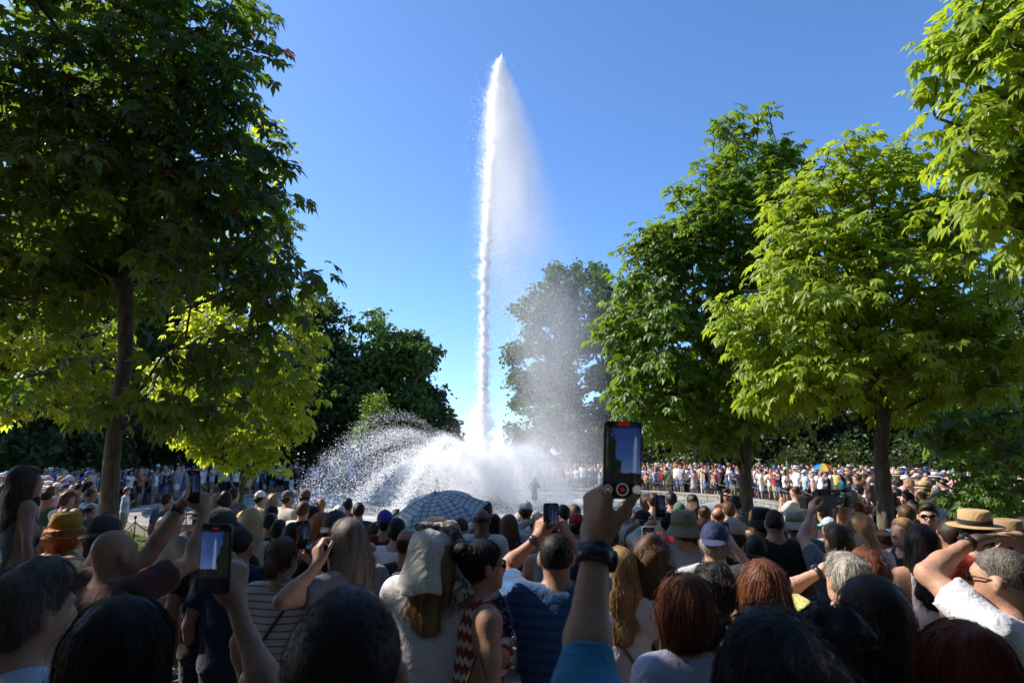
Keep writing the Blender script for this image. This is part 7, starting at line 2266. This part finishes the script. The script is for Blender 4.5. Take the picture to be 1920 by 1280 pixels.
def mass_crowd(mass):
    b = NB("crowd_cloth")
    pid = b.n("Attribute", attribute_name="part").outputs["Fac"]
    def inst(nm): return b.n("Attribute", attribute_name=nm, attribute_type='INSTANCER').outputs["Color"]
    c = inst("skin_col")
    for k, nm in ((0.5, "shirt_col"), (1.5, "bottom_col"), (2.5, "hair_col"), (3.5, "hat_col")):
        c = b.mix(b.math('GREATER_THAN', pid, k), c, inst(nm))
    p_ = b.principled(Base_Color=c, Roughness=0.8); p_.inputs["Specular IOR Level"].default_value = 0.2
    b.done(p_)
    ids = {'person': 0, 'shirt': 1, 'hair': 3, 'cap': 4, 'hat': 4, 'hat_band': 3}
    low = []
    for i, b_ in enumerate(BASES):
        sp = dict(b_); sp['H'] = 1.7; sp['shoes'] = False
        parts, r = person_parts(sp, 0.055, 900 + i, 0)
        Vs, Fs, Ps, off = [], [], [], 0
        for nm, V, F, mat, col in parts:
            if isinstance(V, MB): V, F = np.concatenate(V.v), np.concatenate(V.q)
            F = F[0] if isinstance(F, list) else F
            Vs.append(np.asarray(V)); Fs.append(np.asarray(F) + off); off += len(V); Ps.append(np.full(len(V), ids.get(nm, 2), np.float32))
        me = mesh_np("crowd_figure", np.concatenate(Vs), np.concatenate(Fs), True)
        me.attributes.new("part", 'FLOAT', 'POINT').data.foreach_set("value", np.concatenate(Ps))
        me.materials.append(MATS["crowd_cloth"])
        low.append(bpy.data.objects.new("crowd_figure", me))
    n = len(mass)
    me = bpy.data.meshes.new("crowd"); me.vertices.add(n)
    me.vertices.foreach_set("co", np.array([[x, y, ground_z(y)] for x, y, d, p in mass], np.float32).ravel())
    kind = rgc.integers(0, len(BASES), n)
    def at_(nm, ty, data, key): me.attributes.new(nm, ty, 'POINT').data.foreach_set(key, np.asarray(data).ravel())
    at_("kind_id", 'INT', kind.astype(np.int32), "value")
    at_("turn", 'FLOAT', np.array([toward_pool(x, y, 22) for x, y, d, p in mass], np.float32), "value")
    at_("size", 'FLOAT', (np.where([BASES[k].get('sex') == 'f' for k in kind], rgc.uniform(0.9, 0.99, n), rgc.uniform(0.95, 1.07, n)) * np.where(rgc.uniform(size=n) < 0.08, 0.8, 1.0)).astype(np.float32), "value")
    def colr(f): return np.array([[*f(), 1.0] for _ in range(n)], np.float32)
    at_("skin_col", 'FLOAT_COLOR', colr(lambda: SKIN[['light', 'mid', 'mid', 'tan'][int(rgc.integers(4))]]), "color")
    at_("shirt_col", 'FLOAT_COLOR', colr(lambda: pick(COLS)[1]), "color"); at_("bottom_col", 'FLOAT_COLOR', colr(lambda: pick(BCOLS)[1]), "color")
    at_("hair_col", 'FLOAT_COLOR', colr(lambda: HAIRC[pick(HCOLN)[1]]), "color"); at_("hat_col", 'FLOAT_COLOR', colr(lambda: pick(COLS)[1]), "color")
    me.materials.append(MATS["crowd_cloth"])
    o = obj("crowd", me, None)
    g = bpy.data.node_groups.new("crowd_instances", 'GeometryNodeTree')
    g.interface.new_socket("Geometry", in_out='INPUT', socket_type='NodeSocketGeometry'); g.interface.new_socket("Geometry", in_out='OUTPUT', socket_type='NodeSocketGeometry')
    N = g.nodes.new; L = g.links.new
    gi, go = N("NodeGroupInput"), N("NodeGroupOutput")
    j = N("GeometryNodeGeometryToInstance")
    for ob in reversed(low):
        oi = N("GeometryNodeObjectInfo"); oi.inputs[0].default_value = ob; oi.transform_space = 'ORIGINAL'
        L(oi.outputs["Geometry"], j.inputs[0])
    m2p = N("GeometryNodeMeshToPoints"); L(gi.outputs[0], m2p.inputs[0])
    ip = N("GeometryNodeInstanceOnPoints"); L(m2p.outputs[0], ip.inputs["Points"]); L(j.outputs[0], ip.inputs["Instance"]); ip.inputs["Pick Instance"].default_value = True
    def na(nm, ty):
        a = N("GeometryNodeInputNamedAttribute"); a.data_type = ty; a.inputs[0].default_value = nm; return a.outputs[0]
    L(na("kind_id", 'INT'), ip.inputs["Instance Index"])
    cx = N("ShaderNodeCombineXYZ"); L(na("turn", 'FLOAT'), cx.inputs[2]); L(cx.outputs[0], ip.inputs["Rotation"])
    L(na("size", 'FLOAT'), ip.inputs["Scale"])
    L(ip.outputs[0], go.inputs[0])
    o.modifiers.new("crowd", 'NODES').node_group = g
    tag(o, 'dense far crowd of people packed along the opposite and right banks', 'crowd', kind='stuff')
fill_crowd()

# ------------------------------------------------------------------ barriers, statues
def barriers():
    def post_(x, y, lab, grp, h=0.95):
        root = empty("barrier_post", (x, y, ground_z(y))); tag(root, lab, 'post', grp)
        MB().tube([(0, 0, -0.05), (0, 0, h)], [0.018, 0.013], 10).build("pole", MATS["iron"], root)
        MB().lathe([(0.0005, 0.045), (0.02, 0.035), (0.03, 0.0), (0.02, -0.03), (0.012, -0.035)], 12, None, (0, 0, h + 0.02)).build("knob", MATS["iron"], root)
        MB().lathe([(0.05, 0.03), (0.055, 0.0), (0.02, 0.05)], 12, None, (0, 0, 0)).build("foot", MATS["iron"], root)
    def sag(a, b, lab, grp, nm, mat, rad, h=0.88, dip=0.3):
        pts = []
        for t in np.linspace(0, 1, 17):
            pts.append((a[0] + (b[0] - a[0]) * t, a[1] + (b[1] - a[1]) * t, ground_z(a[1]) + h - dip * 4 * t * (1 - t)))
        tag(MB().tube(pts, rad, 6).build(nm, MATS[mat], None), lab, nm, grp)
    lp = [(at(x, 935, Y).x, Y) for x, Y in ((160, 14.5), (257, 15.2), (352, 16.2))]
    names = ['iron chain post on the lawn hidden by the thick trunk', 'iron chain post on the sunny lawn right of the thick trunk', 'iron chain post at the lawn end behind raised arms']
    for (x, y), l in zip(lp, names): post_(x, y, l, 'chain posts on the left lawn')
    sag(lp[0], lp[1], 'sagging iron chain left of the lawn post', 'chains on the left lawn', 'chain', 'iron', 0.012)
    sag(lp[1], lp[2], 'sagging iron chain right of the lawn post', 'chains on the left lawn', 'chain', 'iron', 0.012)
    prev = None
    words = ['first', 'second', 'third', 'fourth', 'fifth', 'sixth', 'seventh', 'eighth', 'ninth']
    for k, deg in enumerate(range(-34, 47, 10)):
        r_ = inner_r(deg) - 0.45
        p = (POOL[0] + r_ * math.cos(R(deg)), POOL[1] + r_ * math.sin(R(deg)))
        post_(p[0], p[1], f'{words[k]} rope post from the right end along the right bank', 'rope posts on the right bank')
        if prev: sag(prev, p, f'rope between the {words[k - 1]} and {words[k]} post of the right bank', 'ropes on the right bank', 'rope', 'rope', 0.009, dip=0.15)
        prev = p
    for k, (px, top, Y, yaw, lab, L, R_) in enumerate([(893, 902, 29.0, 40, 'lead statue with raised arm in the mist left of the jet foot', 'brow', 'hip'), (1002, 908, 29.4, -30, 'lead statue leaning in the mist right of the jet foot', 'hip', 'bag'), (822, 906, 29.6, 80, 'small lead statue behind the patterned umbrella', 'cross', 'bag')]):
        P = at(px, top, Y)
        sp = dict(H=1.3, hair='short', top=None, bot='skirt', shoes=False, L=L, R=R_, lean=8)
        parts, r = person_parts(sp, 0.04, 1200 + k, 0)
        root = None
        z = ZG + 0.05
        for nm, V, F, mat, col in parts:
            me = mesh_np(nm, V, F); me.materials.append(MATS["lead_statue"])
            o = bpy.data.objects.new("statue" if root is None else {"skirt": "drapery"}.get(nm, nm), me); COL.objects.link(o)
            if root is None:
                root = o; o.location = (P.x, Y, z); o.rotation_euler = (0, 0, R(yaw)); tag(o, lab, 'statue', 'lead figures in the basin')
            else: o.parent = root
        mb = MB(); mb.lathe([(0.5, -0.4), (0.46, 0.0), (0.3, 0.03), (0.001, 0.03)], 12); mb.build("plinth", MATS["stone"], root)
barriers()
import sys as _s
print('TRIS', sum(len(m.loops) - 2 * len(m.polygons) for m in bpy.data.meshes), 'OBJ', len(bpy.data.objects))
